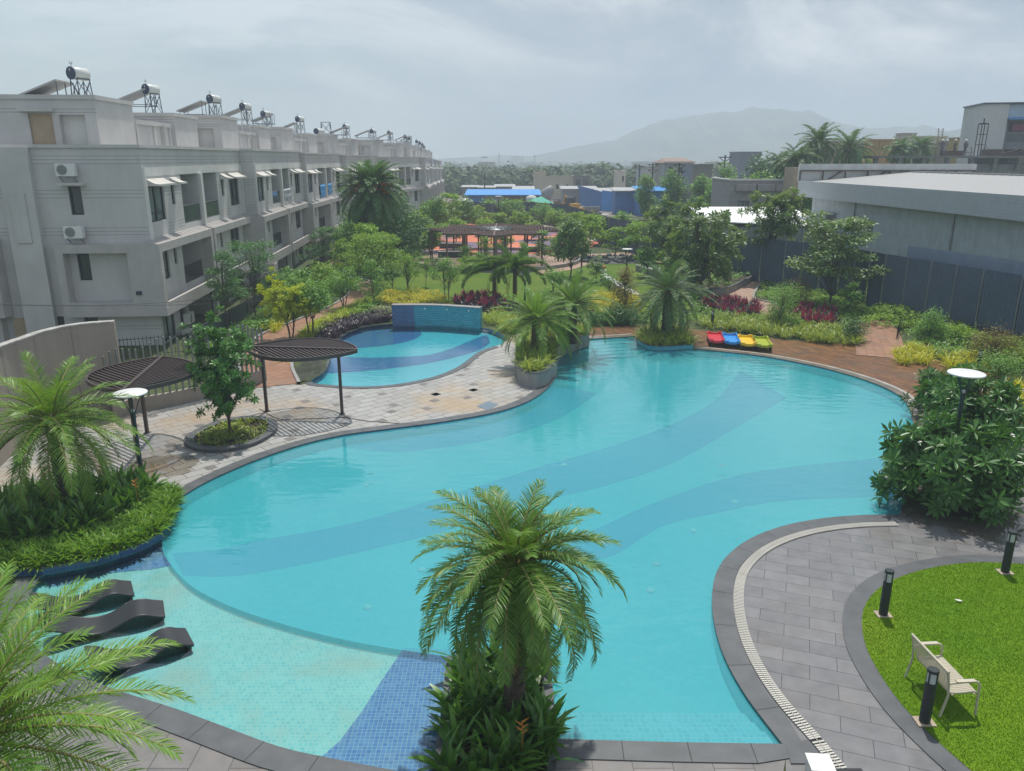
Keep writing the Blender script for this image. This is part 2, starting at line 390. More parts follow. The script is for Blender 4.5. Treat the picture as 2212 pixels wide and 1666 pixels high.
# lounging shelf, its blue patches, and the entry steps
SHE = pspl([(350, 1164), (352, 1190), (376, 1227), (420, 1268), (500, 1308), (600, 1342), (730, 1376), (850, 1398), (985, 1417), (1090, 1425)])
shelf = SHE+px([(1150, 1560)])+SEGS[5]+SEGS[6]+SEGS[7]
s2 = MB(); s2.poly([shelf], -.17, 0); s2.wall(SHE, PZ, -.17, 1)
s2.poly([px([(985, 1404), (872, 1401), (845, 1440), (815, 1485), (780, 1540), (735, 1600), (690, 1640), (860, 1690), (985, 1690)], -.17)], -.164, 2)
s2.poly([px([(92, 1250), (200, 1224), (300, 1192), (350, 1165), (356, 1195), (372, 1222), (330, 1230), (240, 1238), (150, 1262), (110, 1268)], -.17)], -.164, 2)
struct('pool_shelf', s2, [m_shelf, m_wallaqua, m_shelfblue])
st = MB()
for k, (ya, zt) in enumerate(((1566, -.13), (1540, -.20), (1514, -.27))):
    L = px([(1196, 1600), (1700, 1612), (1655+k*-22, ya), (1196, ya-4)], 0)
    st.prism(L, PZ+.01, zt+.002*k, 0)
# far entry steps
A = np.array(g(1277, 737)[:2]); B = np.array(g(1373, 731)[:2])
dr = np.array((.02, -1.)); 
for k in range(4, -1, -1):
    d = .5*(k+1)
    st.prism([tuple(A), tuple(B), tuple(B+dr*d), tuple(A+dr*d)], PZ+.012+.001*k, -.10-.045*k, 1, 0)
struct('pool_steps', st, [m_step, m_wallaqua])
w = MB(); w.poly([SHE[::-1]+px([(940, 1672), (1190, 1650)])[:0]+px([(350, 1164)])[:0]+[p for p in SEGS[8]]+[p for s_ in SEGS[:5] for p in s_]+px([(1150, 1640), (1120, 1560)])], WZ); struct('pool_water', w, m_water)
w = MB(); w.poly([shelf], WZ); struct('shelf_water', w, m_swater)
# blue tiled stretches of the waterline on the far wall
bl = MB()
far = SEGS[2]
def wl(pa, pb):
    q = seg(POOL, g(*pa), g(*pb)); q = offset(q, .004); bl.wall(q, PZ+.02, -.004, 0)
wl((1405, 757), (1478, 756)); wl((1562, 760), (1795, 800)); wl((745, 941), (1150, 863)); wl((1203, 805), (1203, 800))
struct('waterline_tiles', bl, m_wallblue)
# kids' pool
k1 = MB(); k1.poly([KPOOL], -.25, 0); k1.wall(KPOOL, -.25, 0, 1, True)
c4 = lambda L, z: [g((900+u/2.212)/1.8445, (950+v/2.212)/1.8445, z)[:2] for u, v in L]
k1.poly([spline(c4([(985, 915), (1120, 840), (1260, 790), (1480, 772), (1640, 775), (1725, 835), (1650, 893), (1450, 940), (1150, 968), (1000, 960)], -.25), True)], -.244, 1)
k1.poly([spline(c4([(925, 1040), (1250, 1052), (1500, 1047), (1750, 1032), (1950, 985), (2212, 880), (2300, 850)], -.25))+spline(c4([(2330, 920), (2212, 995), (1900, 1078), (1600, 1130), (1200, 1172), (900, 1192)], -.25))], -.244, 1)
struct('kids_pool_basin', k1, [m_kaqua, m_kblue])
kw = MB(); kw.poly([KPOOL], KZ); struct('kids_pool_water', kw, m_kwater)
# pavings (each 4 mm or more above the ground sheet)
STONE = SEGS[0]+px([(1230, 722), (1110, 720), (1098, 736)])+seg(KPOOL, g(1090, 738)[:2], g(673, 826)[:2])+px([(650, 832), (560, 822), (470, 852), (330, 885), (180, 912), (60, 950), (-150, 1010), (-150, 1200), (0, 1150), (200, 1085), (330, 1066)])
dk = MB(); dk.poly([STONE], 0., 0)
cz = lambda L, x0, y0, s: [((x0+u/s)/1.8445, (y0+v/s)/1.8445) for u, v in L]
slabs = cz([(625, 1338), (700, 1437), (650, 1495), (540, 1573), (980, 1466), (1072, 1397), (1378, 1372), (1480, 1470), (1460, 1528), (1375, 1608), (1770, 1500), (1840, 1430), (1850, 1375), (2070, 1207), (2110, 1150), (1745, 1285), (2130, 1404), (2185, 1337), (1060, 1575), (1040, 1640), (355, 1313), (195, 1435)], 900, 950, 2.212)
slabs += cz([(405, 393), (430, 340), (305, 465), (665, 367), (1322, 112), (1556, 86), (1560, 50), (1856, 133)], 900, 1500, 1.58)
slabs += cz([(1345, 570), (1175, 660), (1500, 828), (1520, 980), (1420, 1068), (1855, 1025), (1655, 732), (1760, 655), (880, 1150), (1240, 1195), (2020, 917)], 0, 1400, 2.212)
for x, y in slabs:
    X, Y, _ = g(x, y); a = R_(-8); u = Vector((math.cos(a), -math.sin(a) if False else math.sin(-a), 0)); u = Vector((math.cos(R_(8)), -math.sin(R_(8)), 0)); vv = Vector((math.sin(R_(8)), math.cos(R_(8)), 0))
    u = Vector((.7071, .7071, 0)); vv = Vector((-.7071, .7071, 0)); p = Vector((X, Y, 0)); q = [p+u*.16*i+vv*.16*j for i, j in ((-1, -1), (1, -1), (1, 1), (-1, 1))]
    if all(inside(t, STONE) for t in q): dk.add([(t.x, t.y, .004) for t in q], [(0, 1, 2, 3)], 1)
struct('stone_deck', dk, [m_deck, m_darkslab])
wd = MB(); q = SEGS[1]+SEGS[2]
wd.poly([q[:-14]+px([(2060, 905), (2260, 960), (2330, 900), (2150, 800), (1980, 770), (1860, 745), (1700, 735), (1500, 712), (1380, 705), (1240, 706), (1232, 722)])], 0.)
struct('brick_deck', wd, m_wood)
SLATE = SEGS[3]+px([(1690, 1613), (1697, 1640), (1700, 1800), (2300, 1800), (2500, 1500), (2450, 1000), (2260, 962), (2060, 907)])+[p for p in SEGS[2][-14:]]
slt = MB(); slt.poly([SLATE], .002); struct('slate_paving', slt, m_slate)
sf = MB(); sf.poly([SEGS[4]+SEGS[5]+SEGS[6][:-8]+px([(-100, 1420), (-300, 1700), (100, 2100), (1650, 1900), (1697, 1640)])], .0); struct('front_paving', sf, m_slate2)
# coping
m_joint = M('stone_joint', (.035, .035, .035), .9)
def coping(name, L, w, mat, z=.022, w2=0, mat2=None):
    m = MB(); o = offset(L, -w); m.strip(L, o, z, z, 0); m.wall(L, -.12, z, 0); k_ = 0
    for i in range(2, len(L)-1):
        k_ += math.hypot(L[i][0]-L[i-1][0], L[i][1]-L[i-1][1])
        if k_ > 1.0: k_ = 0; d_ = Vector((L[i+1][0]-L[i][0], L[i+1][1]-L[i][1])).normalized()*.012; m.add([(L[i][0], L[i][1], z+.002), (L[i][0]+d_.x, L[i][1]+d_.y, z+.002), (o[i][0]+d_.x, o[i][1]+d_.y, z+.002), (o[i][0], o[i][1], z+.002)], [(0, 1, 2, 3)], 2 if w2 else 1)
    m.wall(o, -.01, z, 0)
    mats = [mat]
    if w2: o2 = offset(L, -w-w2); m.strip(o, o2, z+.006, z+.006, 1); m.wall(o2, 0, z+.006, 1); mats.append(mat2)
    struct(name, m, mats+[m_joint])
coping('pool_coping', seg(POOL, g(385, 1078)[:2], g(1200, 815)[:2]), .40, m_coping)
coping('pool_coping', seg(POOL, g(1275, 733)[:2], g(1372, 727)[:2]), .45, m_copingtan, w2=.12, mat2=m_copingpale)
coping('pool_coping', seg(POOL, g(1500, 754)[:2], g(1972, 930)[:2]), .34, m_copingtan, w2=.16, mat2=m_copingpale)
NEARR = SEGS[3]
coping('pool_coping', NEARR[:-2]+[SEGS[4][0]]+SEGS[4][2:], .42, m_coping, z=.02)
m = MB(); q_ = [NEARR[-1], offset(NEARR, -.42)[-1], (offset(NEARR, -.42)[-1][0]+.12, offset(SEGS[4], -.42)[0][1]), offset(SEGS[4], -.42)[0]]; m.poly([q_], .024); m.wall(q_, 0, .024, 0, True); struct('pool_coping', m, m_coping)
coping('pool_coping', SEGS[6], .46, m_coping, z=.02)
coping('kids_pool_coping', seg(KPOOL, g(1075, 748)[:2], g(673, 826)[:2]), .30, m_coping)
coping('kids_pool_coping', seg(KPOOL, g(673, 826)[:2], g(848, 701)[:2]), .22, m_wetstone, z=.03)
# drain grating along the near right coping
m_grate = M('cream_grating', (.50, .48, .43), .5, var=.06)
m_void = M('drain_shadow', (.03, .03, .03), .9)
dr1 = offset(seg(NEARR, g(1905, 1113)[:2], g(1697, 1612)[:2]), -.44); e = Vector((dr1[-1][0]-dr1[-6][0], dr1[-1][1]-dr1[-6][1])).normalized()
dr1 += [(dr1[-1][0]+e.x*.1*i, dr1[-1][1]+e.y*.1*i) for i in range(1, 11)]
dr1 = spline(dr1[::3]+[dr1[-1]], step=.055); dr2 = offset(dr1, -.21)
d = thing('drain_grate', 'long curved cream slatted drain grate along the grey coping', 'drain', (*dr1[len(dr1)//2], .01))
m = MB(); m.strip(dr1, dr2, .012, .012); part('channel', m, m_void, d, world=True)
m = MB()
for i in range(0, len(dr1)-1):
    a, b = Vector(dr1[i]), Vector(dr2[i]); m.bar((*a, .022), (*b, .022), .033, .018)
for fr in (.5,):
    m.tube([(a[0]*(1-fr)+b[0]*fr, a[1]*(1-fr)+b[1]*fr, .034) for a, b in zip(dr1, dr2)], .008, 4)
part('slats', m, m_grate, d, world=True)
# near lawn, its border and grass
LAWN = pspl([(2420, 1226), (2300, 1222), (2212, 1221), (2120, 1217), (2040, 1224), (1960, 1243), (1900, 1272), (1865, 1318), (1866, 1385), (1895, 1450), (1950, 1528), (2012, 1592), (2090, 1662), (2180, 1730)])+px([(2500, 1800), (2700, 1500)])
lw = MB(); lw.poly([LAWN], .03); struct('lawn', lw, m_grass)
edge = LAWN[:-2]; bd = MB(); o = offset(edge, .36) if not inside(offset(edge, .36)[20], LAWN) else offset(edge, -.36)
bd.strip(edge, o, .024); bd.wall(o, -.01, .024); struct('lawn_border', bd, m_coping)
rng = np.random.default_rng(5)
def blades(name, poly, n, h, label, zb=.03):
    xs = np.array(poly); lo = xs.min(0); hi = xs.max(0)
    P = rng.uniform(lo, hi, (n*2, 2)); P = np.array([p for p in P if inside(p, poly)])[:n]; k = len(P)
    a = rng.uniform(0, 6.283, k); hh = h*rng.uniform(.5, 1.3, k); le = rng.uniform(-.5, .5, (k, 2))*h
    w = .0065
    V = np.zeros((k, 3, 3)); V[:, 0, 0] = P[:, 0]-np.cos(a)*w; V[:, 0, 1] = P[:, 1]-np.sin(a)*w; V[:, 1, 0] = P[:, 0]+np.cos(a)*w; V[:, 1, 1] = P[:, 1]+np.sin(a)*w
    V[:, :2, 2] = zb; V[:, 2, :2] = P+le; V[:, 2, 2] = zb+hh
    o = link(name, np_mesh(name, V.reshape(-1, 3), np.arange(k*3).reshape(-1, 3)), m_blade); tag(o, label, 'grass', kind='stuff')
vis = [p for p in LAWN if p[0] < 13.5]+[(13.5, 9), (13.5, 16.5)]
blades('grass', [p for p in LAWN[:-2] if p[1] > 7]+[(13.2, 8.0), (14.5, 16)], 150000, .026, 'short bright green grass of the curved lawn around the bench')
# rear lawn and garden paths
LAWN2 = pspl([(825, 645), (830, 615), (880, 590), (950, 583), (1080, 592), (1200, 585), (1290, 570), (1400, 571), (1450, 576), (1500, 600), (1470, 640), (1380, 665), (1270, 655), (1150, 655), (980, 652)], closed=True, step=.6)
l2 = MB(); l2.poly([LAWN2], .04); m_grass2 = m_grass.copy(); m_grass2.name = 'rear_lawn_grass'
for n_ in m_grass2.node_tree.nodes:
    if n_.type == 'MIX':
        for k_ in (6, 7):
            c_ = n_.inputs[k_].default_value; n_.inputs[k_].default_value = (c_[0]*.72, c_[1]*.66, c_[2]*1.5, 1)
struct('rear_lawn', l2, m_grass2)
EXCL = [LAWN2]
def pathstrip(name, L, wd_, mat, z, kerb=True):
    c = pspl(L, step=.4); a = offset(c, wd_); b = offset(c, -wd_); m = MB(); m.strip(a, b, z); EXCL.append(offset(c, wd_+.3)+offset(c, -wd_-.3)[::-1]); mats = [mat, m_kerb]
    if kerb:
        for q, s in ((a, 1), (b, -1)):
            o = offset(q, s*.14); m.strip(q, o, z+.07, z+.07, 1); m.wall(o, -.03, z+.07, 1); m.wall(q, -.03, z+.07, 1)
    struct(name, m, mats)
pathstrip('garden_path', [(585, 835), (575, 790), (600, 732), (672, 698), (742, 668), (783, 642), (788, 622), (765, 610), (730, 590), (720, 560), (760, 520)], 1.05, m_redpath, .02)
pathstrip('side_path', [(1700, 690), (1640, 660), (1590, 645), (1600, 620), (1615, 603), (1570, 590), (1500, 575)], 1.1, m_pinkpath, .02)
pathstrip('exit_path', [(1905, 772), (1900, 745), (1893, 715), (1875, 690)], 1.1, m_redpath, .015, False)
PC = Vector((-1.5, 71.0, 0))
ring = lambda r, n=48: [(PC.x+r*math.cos(2*math.pi*i/n), PC.y+r*math.sin(2*math.pi*i/n)) for i in range(n)]
pv = MB(); pv.poly([ring(7.6), ring(3.6)], .05, 0); pv.poly([ring(3.6), ring(2.0)], .05, 1); pv.poly([ring(2.0)], .054, 0)
struct('pergola_paving', pv, [m_pinkpath, m_grass])
rw = MB(); r1 = ring(7.6); r2 = ring(7.75); rw.wall(r2, -.03, .35, 0, True); rw.strip(r1+r1[:1], r2+r2[:1], .35); rw.wall(r1, .05, .35, 0, True, True)
sector = [i for i in range(48)]
pp = MB(); pp.poly([pspl([(1165, 592), (1230, 585), (1300, 568), (1430, 569), (1490, 560), (1450, 540), (1330, 548), (1250, 552), (1180, 565)], closed=True)], .06); struct('garden_plaza', pp, m_pinkpath)
t = NT('playground_rubber'); v = t.coords('xyz'); n = t.noise(v, .16, 2)
c = t.ramp(n, .52, .54, (.56, .16, .085), (.15, .10, .16)); c = t.mix(t.ramp(t.noise(v, .13, 1), .62, .63), c, (.75, .62, .5)); t.link(c, t.b.inputs['Base Color']); t.b.inputs['Roughness'].default_value = .8
pg = MB(); pg.poly([pspl([(890, 545), (905, 512), (940, 492), (990, 476), (1100, 471), (1215, 474), (1290, 492), (1300, 520), (1240, 545), (1100, 550), (980, 552)], closed=True, step=1)], .075); struct('playground_surface', pg, t.m)
yd = MB(); Ly = [g(x, y, -.03)[:2] for x, y in [(950, 462), (1150, 462), (1300, 480), (1480, 500), (1560, 490)]]
m_yard = M('yard_mud', (.20, .175, .15), .95, var=.35, vscale=.25, bump=.4, bscale=2)
yd.add([(-32, 126, gz(126)+.05), (45, 126, gz(126)+.05), (60, 165, gz(165)+.05), (-40, 165, gz(165)+.05), (80, 270, gz(260)+.3), (-50, 270, gz(260)+.3)], [(0, 1, 2, 3), (3, 2, 4, 5)]); struct('yard_ground', yd, m_yard)
# stone basin beside the kids' pool
bs = MB(); bs.poly([c4([(455, 1252), (560, 1195), (640, 1130), (690, 1075), (700, 1050), (840, 1050), (852, 1090), (840, 1160), (730, 1245), (600, 1285)], 0)], .012); struct('stone_basin', bs, m_wetstone)
mc = MB(); L = px([(1030, 878), (1054, 867), (1077, 874), (1054, 887)]); mc.prism(L, 0, .012)
o = struct('manhole_cover', mc, M('blue_grey_steel', (.17, .22, .27), .4, .3)); del o['kind']; tag(o, 'blue grey square access cover in the pale paving by the pool', 'manhole cover')
# ================================================================ TOWNHOUSES
m_wall = M('grey_render', (.54, .525, .505), .85, var=.08, vscale=.8, bump=.2, bscale=90, streak=.1)
m_trim = M('pale_render', (.66, .645, .61), .8, var=.06, streak=.15)
m_frameg = M('taupe_render', (.46, .435, .415), .85, var=.08, streak=.15)
m_groove = M('wall_groove', (.20, .20, .20), .9)
m_alu = M('dark_window_frame', (.035, .04, .045), .4, .3)
def glassmat(name, col, rough=.05):
    t = NT(name); v = t.coords('xyz'); c = t.mix(t.ramp(t.noise(v, .45, 3), .35, .7), sc3(col, .5), sc3(col, 1.6)); t.link(c, t.b.inputs['Base Color']); t.b.inputs['Roughness'].default_value = rough; t.b.inputs['Specular IOR Level'].default_value = .7; return t.m
m_glass = glassmat('window_glass', (.045, .06, .062))
m_curt = glassmat('curtained_glass', (.22, .26, .25), .1)
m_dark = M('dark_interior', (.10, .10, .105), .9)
m_door = M('tan_door', (.40, .31, .21), .6)
m_rail = M('rail_steel', (.30, .31, .32), .35, .7)
t = NT('balcony_glass'); t.b.inputs['Base Color'].default_value = (.10, .14, .12, 1); t.b.inputs['Roughness'].default_value = .05; t.b.inputs['Specular IOR Level'].default_value = .8
tp = t.new('ShaderNodeBsdfTransparent'); tp.inputs[0].default_value = (.75, .85, .8, 1); mx = t.new('ShaderNodeMixShader'); mx.inputs[0].default_value = .5; t.link(tp.outputs[0], mx.inputs[1]); t.link(t.b.outputs[0], mx.inputs[2]); t.link(mx.outputs[0], t.out.inputs[0]); m_bglass = t.m
m_hood = M('cream_hood', (.56, .545, .50), .75, var=.08, streak=.25)
m_tankw = M('cream_tank', (.62, .63, .60), .35, var=.05)
m_tankb = M('dark_blue_cap', (.035, .055, .10), .4)
m_stand = M('blue_grey_steelwork', (.10, .125, .16), .5, .4)
m_panel = M('solar_collector', (.05, .055, .065), .2, .2, spec=.6)
m_panelb = M('collector_back', (.36, .365, .36), .5, .3)
m_white = M('white_plastic', (.72, .72, .69), .4, var=.04)
m_grille = M('fan_grille', (.17, .175, .175), .6)

def holed(mb, O, u, n, U, Z, holes, d, mi=0, mir=None):
    """wall in plane O + a*u + z, outward normal n, with rectangular holes (a0,a1,z0,z1[,depth])"""
    O, u, n = Vector(O), Vector(u), Vector(n)
    cu = sorted(set([U[0], U[1]]+[h[0] for h in holes]+[h[1] for h in holes])); cz_ = sorted(set([Z[0], Z[1]]+[h[2] for h in holes]+[h[3] for h in holes]))
    P = lambda a, z, k=0: O+u*a+Vector((0, 0, z))-n*k
    def quad(p):
        nn = (p[1]-p[0]).cross(p[2]-p[0]); return p
    for i in range(len(cu)-1):
        for j in range(len(cz_)-1):
            a, b, e, f = cu[i], cu[i+1], cz_[j], cz_[j+1]
            if any(h[0] <= a+1e-6 and h[1] >= b-1e-6 and h[2] <= e+1e-6 and h[3] >= f-1e-6 for h in holes): continue
            q = [P(a, e), P(b, e), P(b, f), P(a, f)]
            if (q[1]-q[0]).cross(q[2]-q[0]).dot(n) < 0: q = q[::-1]
            mb.add(q, [(0, 1, 2, 3)], mi)
    for h in holes:
        a, b, e, f = h[:4]; k = h[4] if len(h) > 4 else d
        for q in ([P(a, e), P(a, f), P(a, f, k), P(a, e, k)], [P(b, e), P(b, f), P(b, f, k), P(b, e, k)], [P(a, f), P(b, f), P(b, f, k), P(a, f, k)], [P(a, e), P(b, e), P(b, e, k), P(a, e, k)]):
            ctr = P((a+b)/2, (e+f)/2, k/2)
            if (q[1]-q[0]).cross(q[2]-q[0]).dot(ctr-q[0]) < 0: q = q[::-1]
            mb.add(q, [(0, 1, 2, 3)], mi if mir is None else mir)
        if len(h) > 5:
            q = [P(a, e, k), P(b, e, k), P(b, f, k), P(a, f, k)]
            if (q[1]-q[0]).cross(q[2]-q[0]).dot(n) < 0: q = q[::-1]
            mb.add(q, [(0, 1, 2, 3)], h[5])
def window(par, O, u, n, a0, a1, z0, z1, mul=1, transom=None, d=.12, pane=None, name='window'):
    """frame part with the glass pane under it"""
    O, u, n = Vector(O), Vector(u), Vector(n); P = lambda a, z, k=d: O+u*a+Vector((0, 0, z))-n*k
    f = MB(); w = .07
    for (p, q) in ((P(a0+w/2, z0), P(a0+w/2, z1)), (P(a1-w/2, z0), P(a1-w/2, z1)), (P(a0+w, z0+w/2), P(a1-w, z0+w/2)), (P(a0+w, z1-w/2), P(a1-w, z1-w/2))): f.bar(p, q, w, w, up=n)
    for k in range(1, mul+1): a = a0+(a1-a0)*k/(mul+1); f.bar(P(a, z0+w), P(a, z1-w), w*1.2, w*.9, up=n)
    if transom: f.bar(P(a0+w, transom), P(a1-w, transom), w*.8, w*.8, up=n)
    fo = part(name, f, m_alu, par)
    gl = MB(); q = [P(a0+.01, z0+.01, d+.03), P(a1-.01, z0+.01, d+.03), P(a1-.01, z1-.01, d+.03), P(a0+.01, z1-.01, d+.03)]
    if (q[1]-q[0]).cross(q[2]-q[0]).dot(n) < 0: q = q[::-1]
    gl.add(q, [(0, 1, 2, 3)]); part('pane', gl, pane or m_glass, fo); return fo
def hood(par, y0, y1, z, out=.62):
    m = MB(); k = 6
    top = [(out*i/k, z+.30-.26*math.sin(i/k*math.pi/2)*1.0) for i in range(k+1)]
    vs = [(x, y, zz) for y in (y0, y1) for x, zz in top]+[(x, y, z-.05) for y in (y0, y1) for x, zz in top]
    n = k+1
    fs = [(i, i+1, n+i+1, n+i)[::-1] for i in range(k)]+[(2*n+i, 2*n+i+1, 3*n+i+1, 3*n+i) for i in range(k)]
    fs += [(i, 2*n+i, 2*n+i+1, i+1)[::-1] for i in range(k)]+[(n+i, 3*n+i, 3*n+i+1, n+i+1) for i in range(k)]+[(k, 2*n+k, 3*n+k, n+k)[::-1]]
    m.add(vs, fs); return part('window_hood', m, m_hood, par)
UX, UY = Vector((1, 0, 0)), Vector((0, 1, 0))
def make_block(L=17.95):
    t = thing('townhouse', '', 'house')
    D = 9.5
    w = MB()
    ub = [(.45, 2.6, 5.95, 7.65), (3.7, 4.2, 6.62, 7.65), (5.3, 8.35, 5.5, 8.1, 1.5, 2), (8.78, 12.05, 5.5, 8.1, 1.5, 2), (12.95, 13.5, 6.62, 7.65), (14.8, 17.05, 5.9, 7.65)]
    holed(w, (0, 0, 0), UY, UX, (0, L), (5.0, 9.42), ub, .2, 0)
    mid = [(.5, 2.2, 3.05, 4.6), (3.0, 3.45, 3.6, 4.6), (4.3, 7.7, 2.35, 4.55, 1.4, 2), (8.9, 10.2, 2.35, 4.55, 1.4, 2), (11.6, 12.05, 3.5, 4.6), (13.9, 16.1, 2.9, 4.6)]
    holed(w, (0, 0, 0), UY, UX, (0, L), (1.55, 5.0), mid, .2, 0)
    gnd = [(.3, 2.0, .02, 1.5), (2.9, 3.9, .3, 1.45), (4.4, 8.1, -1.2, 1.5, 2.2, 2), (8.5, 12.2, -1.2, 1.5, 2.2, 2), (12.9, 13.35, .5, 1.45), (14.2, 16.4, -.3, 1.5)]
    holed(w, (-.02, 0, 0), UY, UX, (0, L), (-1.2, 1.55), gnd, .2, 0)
    # end walls, back, floors
    fr = [(3.0, 3.55, 6.37, 7.68), ]
    holed(w, (0, 0, 0), -UX, -UY, (0, D), (-1.2, 9.42), [(2.88, 3.46, 6.37, 7.68), (2.96, 3.54, 3.25, 4.55), (3.0, 3.65, .4, 1.5), (4.6, 5.3, .2, 1.5)], .16, 0)
    holed(w, (0, L, 0), -UX, UY, (0, D), (-1.2, 9.42), [], .1, 0)
    w.box(-D-.1, -D, 0, L, -1.2, 9.42)
    w.box(-D, -.001, .001, L-.001, 9.0, 9.2)
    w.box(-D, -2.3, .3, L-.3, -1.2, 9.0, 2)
    for z in (5.3, 2.2): w.box(-1.6, -.22, .3, L-.3, z-.25, z)
    # groove lines
    for z in (9.05, 8.88, 8.7, 7.5, 7.33, 7.15, 5.75, 5.58, 5.42):
        if z > 8.6: w.box(0, .003, .02, L-.02, z, z+.018, 1)
        w.box(-D, -.003, -.003, 0, z, z+.018, 1) if not (6.3 < z < 7.7) else (w.box(-2.86, -.003, -.003, 0, z, z+.018, 1), w.box(-D, -3.48, -.003, 0, z, z+.018, 1))
        for a, b in ((2.68, 3.62), (4.28, 5.22), (12.15, 12.85), (13.6, 14.7)):
            if z < 7.6: w.box(0, .003, a, b, z, z+.018, 1)
    for z in (.95, .8): w.box(-2.9, -.003, -.003, 0, z, z+.018, 1)
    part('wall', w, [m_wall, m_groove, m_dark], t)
    # pale recessed strip above the windows, pale column and pilasters
    s = MB(); s.box(.0, .03, .25, 5.2, 8.12, 8.52); s.box(.0, .03, 5.2, 12.1, 8.12, 8.52); s.box(0, .03, 12.1, L-.25, 8.12, 8.52); s.box(.002, .035, .25, 5.25, 7.7, 8.0); s.box(.0, .16, 8.36, 8.77, 5.05, 8.12); s.box(0, .12, .02, .22, 5.02, 8.55); s.box(0, .12, L-.22, L-.02, 5.02, 8.55)
    part('pale_trim', s, m_trim, t)
    # parapet lip
    p = MB(); p.box(-.14, .09, -.09, L, 9.42, 9.57); p.box(-D-.1, -.14, -.09, .12, 9.42, 9.57); p.box(-D-.1, -.14, L-.12, L, 9.42, 9.57); part('parapet', p, m_wall, t)
    # first-floor projecting frames
    f = MB()
    for (a, b) in ((-.6, 8.1), (8.42, L-.4)):
        f.box(0.001, .58, a, b, 4.62, 5.0); f.box(.001, .6, a, b, 1.55, 1.95); f.box(.45, .6, a+.36, b-.36, 1.95, 2.18)
        f.box(.001, .58, a, a+.36, 1.95, 4.62); f.box(.001, .58, b-.36, b, 1.95, 4.62)
        k = 5
        for i in range(k):
            x0, x1 = .58*i/k, .58*(i+1)/k
            f.box(x0, x1+.0005, a, b, 5.0, 5.0+.2*(1-(i+.5)/k)**1.5+.02)
    f.box(-4.25, .001, -.6, -.001, 4.62, 5.02); f.box(-4.25, .001, -.6, -.001, 1.55, 2.25)
    f.box(-4.25, -3.9, -.598, -.001, 2.25, 4.62); f.box(-.95, .001, -.598, -.001, 2.25, 4.62)
    part('projecting_frame', f, m_frameg, t)
    for a, b, z0, z1, mul, tr in ((.45, 2.6, 5.95, 7.65, 1, 6.35), (3.7, 4.2, 6.62, 7.65, 0, None), (12.95, 13.5, 6.62, 7.65, 0, None), (14.8, 17.05, 5.9, 7.65, 1, 6.35), (.5, 2.2, 3.05, 4.6, 1, 3.45), (3.0, 3.45, 3.6, 4.6, 0, None), (11.6, 12.05, 3.5, 4.6, 0, None), (13.9, 16.1, 2.9, 4.6, 1, 3.35), (.3, 2.0, .02, 1.5, 1, None), (14.2, 16.4, -.3, 1.5, 1, None)):
        window(t, (0, 0, 0), UY, UX, a, b, z0, z1, mul, tr, pane=m_curt if mul and a < 3 else m_glass)
    for a, b, z0, z1 in ((2.88, 3.46, 6.37, 7.68), (2.96, 3.54, 3.25, 4.55), (3.0, 3.65, .4, 1.5), (4.6, 5.3, .2, 1.5)):
        window(t, (0, 0, 0), -UX, -UY, a, b, z0, z1, 0, None)
    h = MB(); h.box(-3.72, -2.6, -.45, -.001, 7.74, 7.86); part('window_hood', h, m_wall, t)
    for a, b in ((.35, 2.75), (3.55, 4.5), (12.8, 13.7), (14.6, 17.2)): hood(t, a, b, 7.72)
    for a, b in ((5.3, 8.35), (8.78, 12.05)):
        r = MB(); r.box(-.09, -.06, a+.01, b-.01, 5.52, 6.42); ro = part('balcony_railing', r, m_bglass, t)
        r = MB(); r.bar((-.075, a, 6.45), (-.075, b, 6.45), .05); r.bar((-.075, a, 5.54), (-.075, b, 5.54), .06); part('handrail', r, m_rail, ro)
    for a, b in ((4.3, 7.7), (8.9, 10.2)):
        r = MB(); r.bar((-.1, a, 3.25), (-.1, b, 3.25), .045); r.bar((-.1, a, 2.42), (-.1, b, 2.42), .04)
        y = a+.1
        while y < b: r.bar((-.1, y, 2.44), (-.1, y, 3.24), .018); y += .12
        part('balcony_railing', r, m_alu, t)
    for y_ in (8.26, L-.2): pc = MB(); pc.tube([(.06, y_, -1.2), (.06, y_, 5.0)], .05, 6); pc.tube([(.06, y_, 5.0), (.06, y_, 5.2)], .055, 6); part('downpipe', pc, m_stand, t)
    pc = MB(); pc.box(.15, .45, 8.1, 8.4, -1.2, 1.55); part('porch_column', pc, m_trim, t)
    # roof rooms and screen walls
    for (y0, y1, x1, zt) in ((1.6, 6.2, -2.35, 11.85), (12.2, 16.6, -2.2, 11.6)):
        q = MB(); x0 = x1-6.2
        holed(q, (x1, y0, 0), -UX, -UY, (0, 6.2), (9.2, zt-.2), [(.55, 1.75, 9.2, 10.95, .35, 2), (2.05, 3.15, 9.2, 11.0, .14)], .15)
        holed(q, (x1, y0, 0), UY, UX, (0, y1-y0), (9.2, zt-.2), [], .1)
        q.wall([(x0, y0), (x0, y1), (x1, y1)], 9.2, zt-.2, 0)
        q.box(x0-.08, x1+.08, y0-.08, y1+.08, zt-.2, zt)
        for z in (11.2, 11.05): q.box(x0, x1+.003, y0-.003, y0, z, z+.018, 1)
        ro = part('roof_room', q, [m_wall, m_groove, m_trim], t)
        q = MB(); q.box(x1-3.14, x1-2.06, y0+.1, y0+.14, 9.2, 10.99); part('door', q, m_door, ro)
        q = MB(); q.box(x1-3.45, x1-1.9, y0-.42, y0-.003, 11.08, 11.2); part('door_hood', q, m_wall, ro)
    q = MB(); a, b = 6.5, 11.9
    q.box(-2.6, -2.45, a, b, 9.2, 10.9)
    for y in (a, (a+b)/2-.12, b-.25): q.box(-2.449, -2.36, y, y+.25, 9.2, 10.72)
    q.box(-2.66, -2.34, a-.05, b+.05, 10.72, 10.96); part('terrace_screen', q, m_wall, t)
    q = MB()
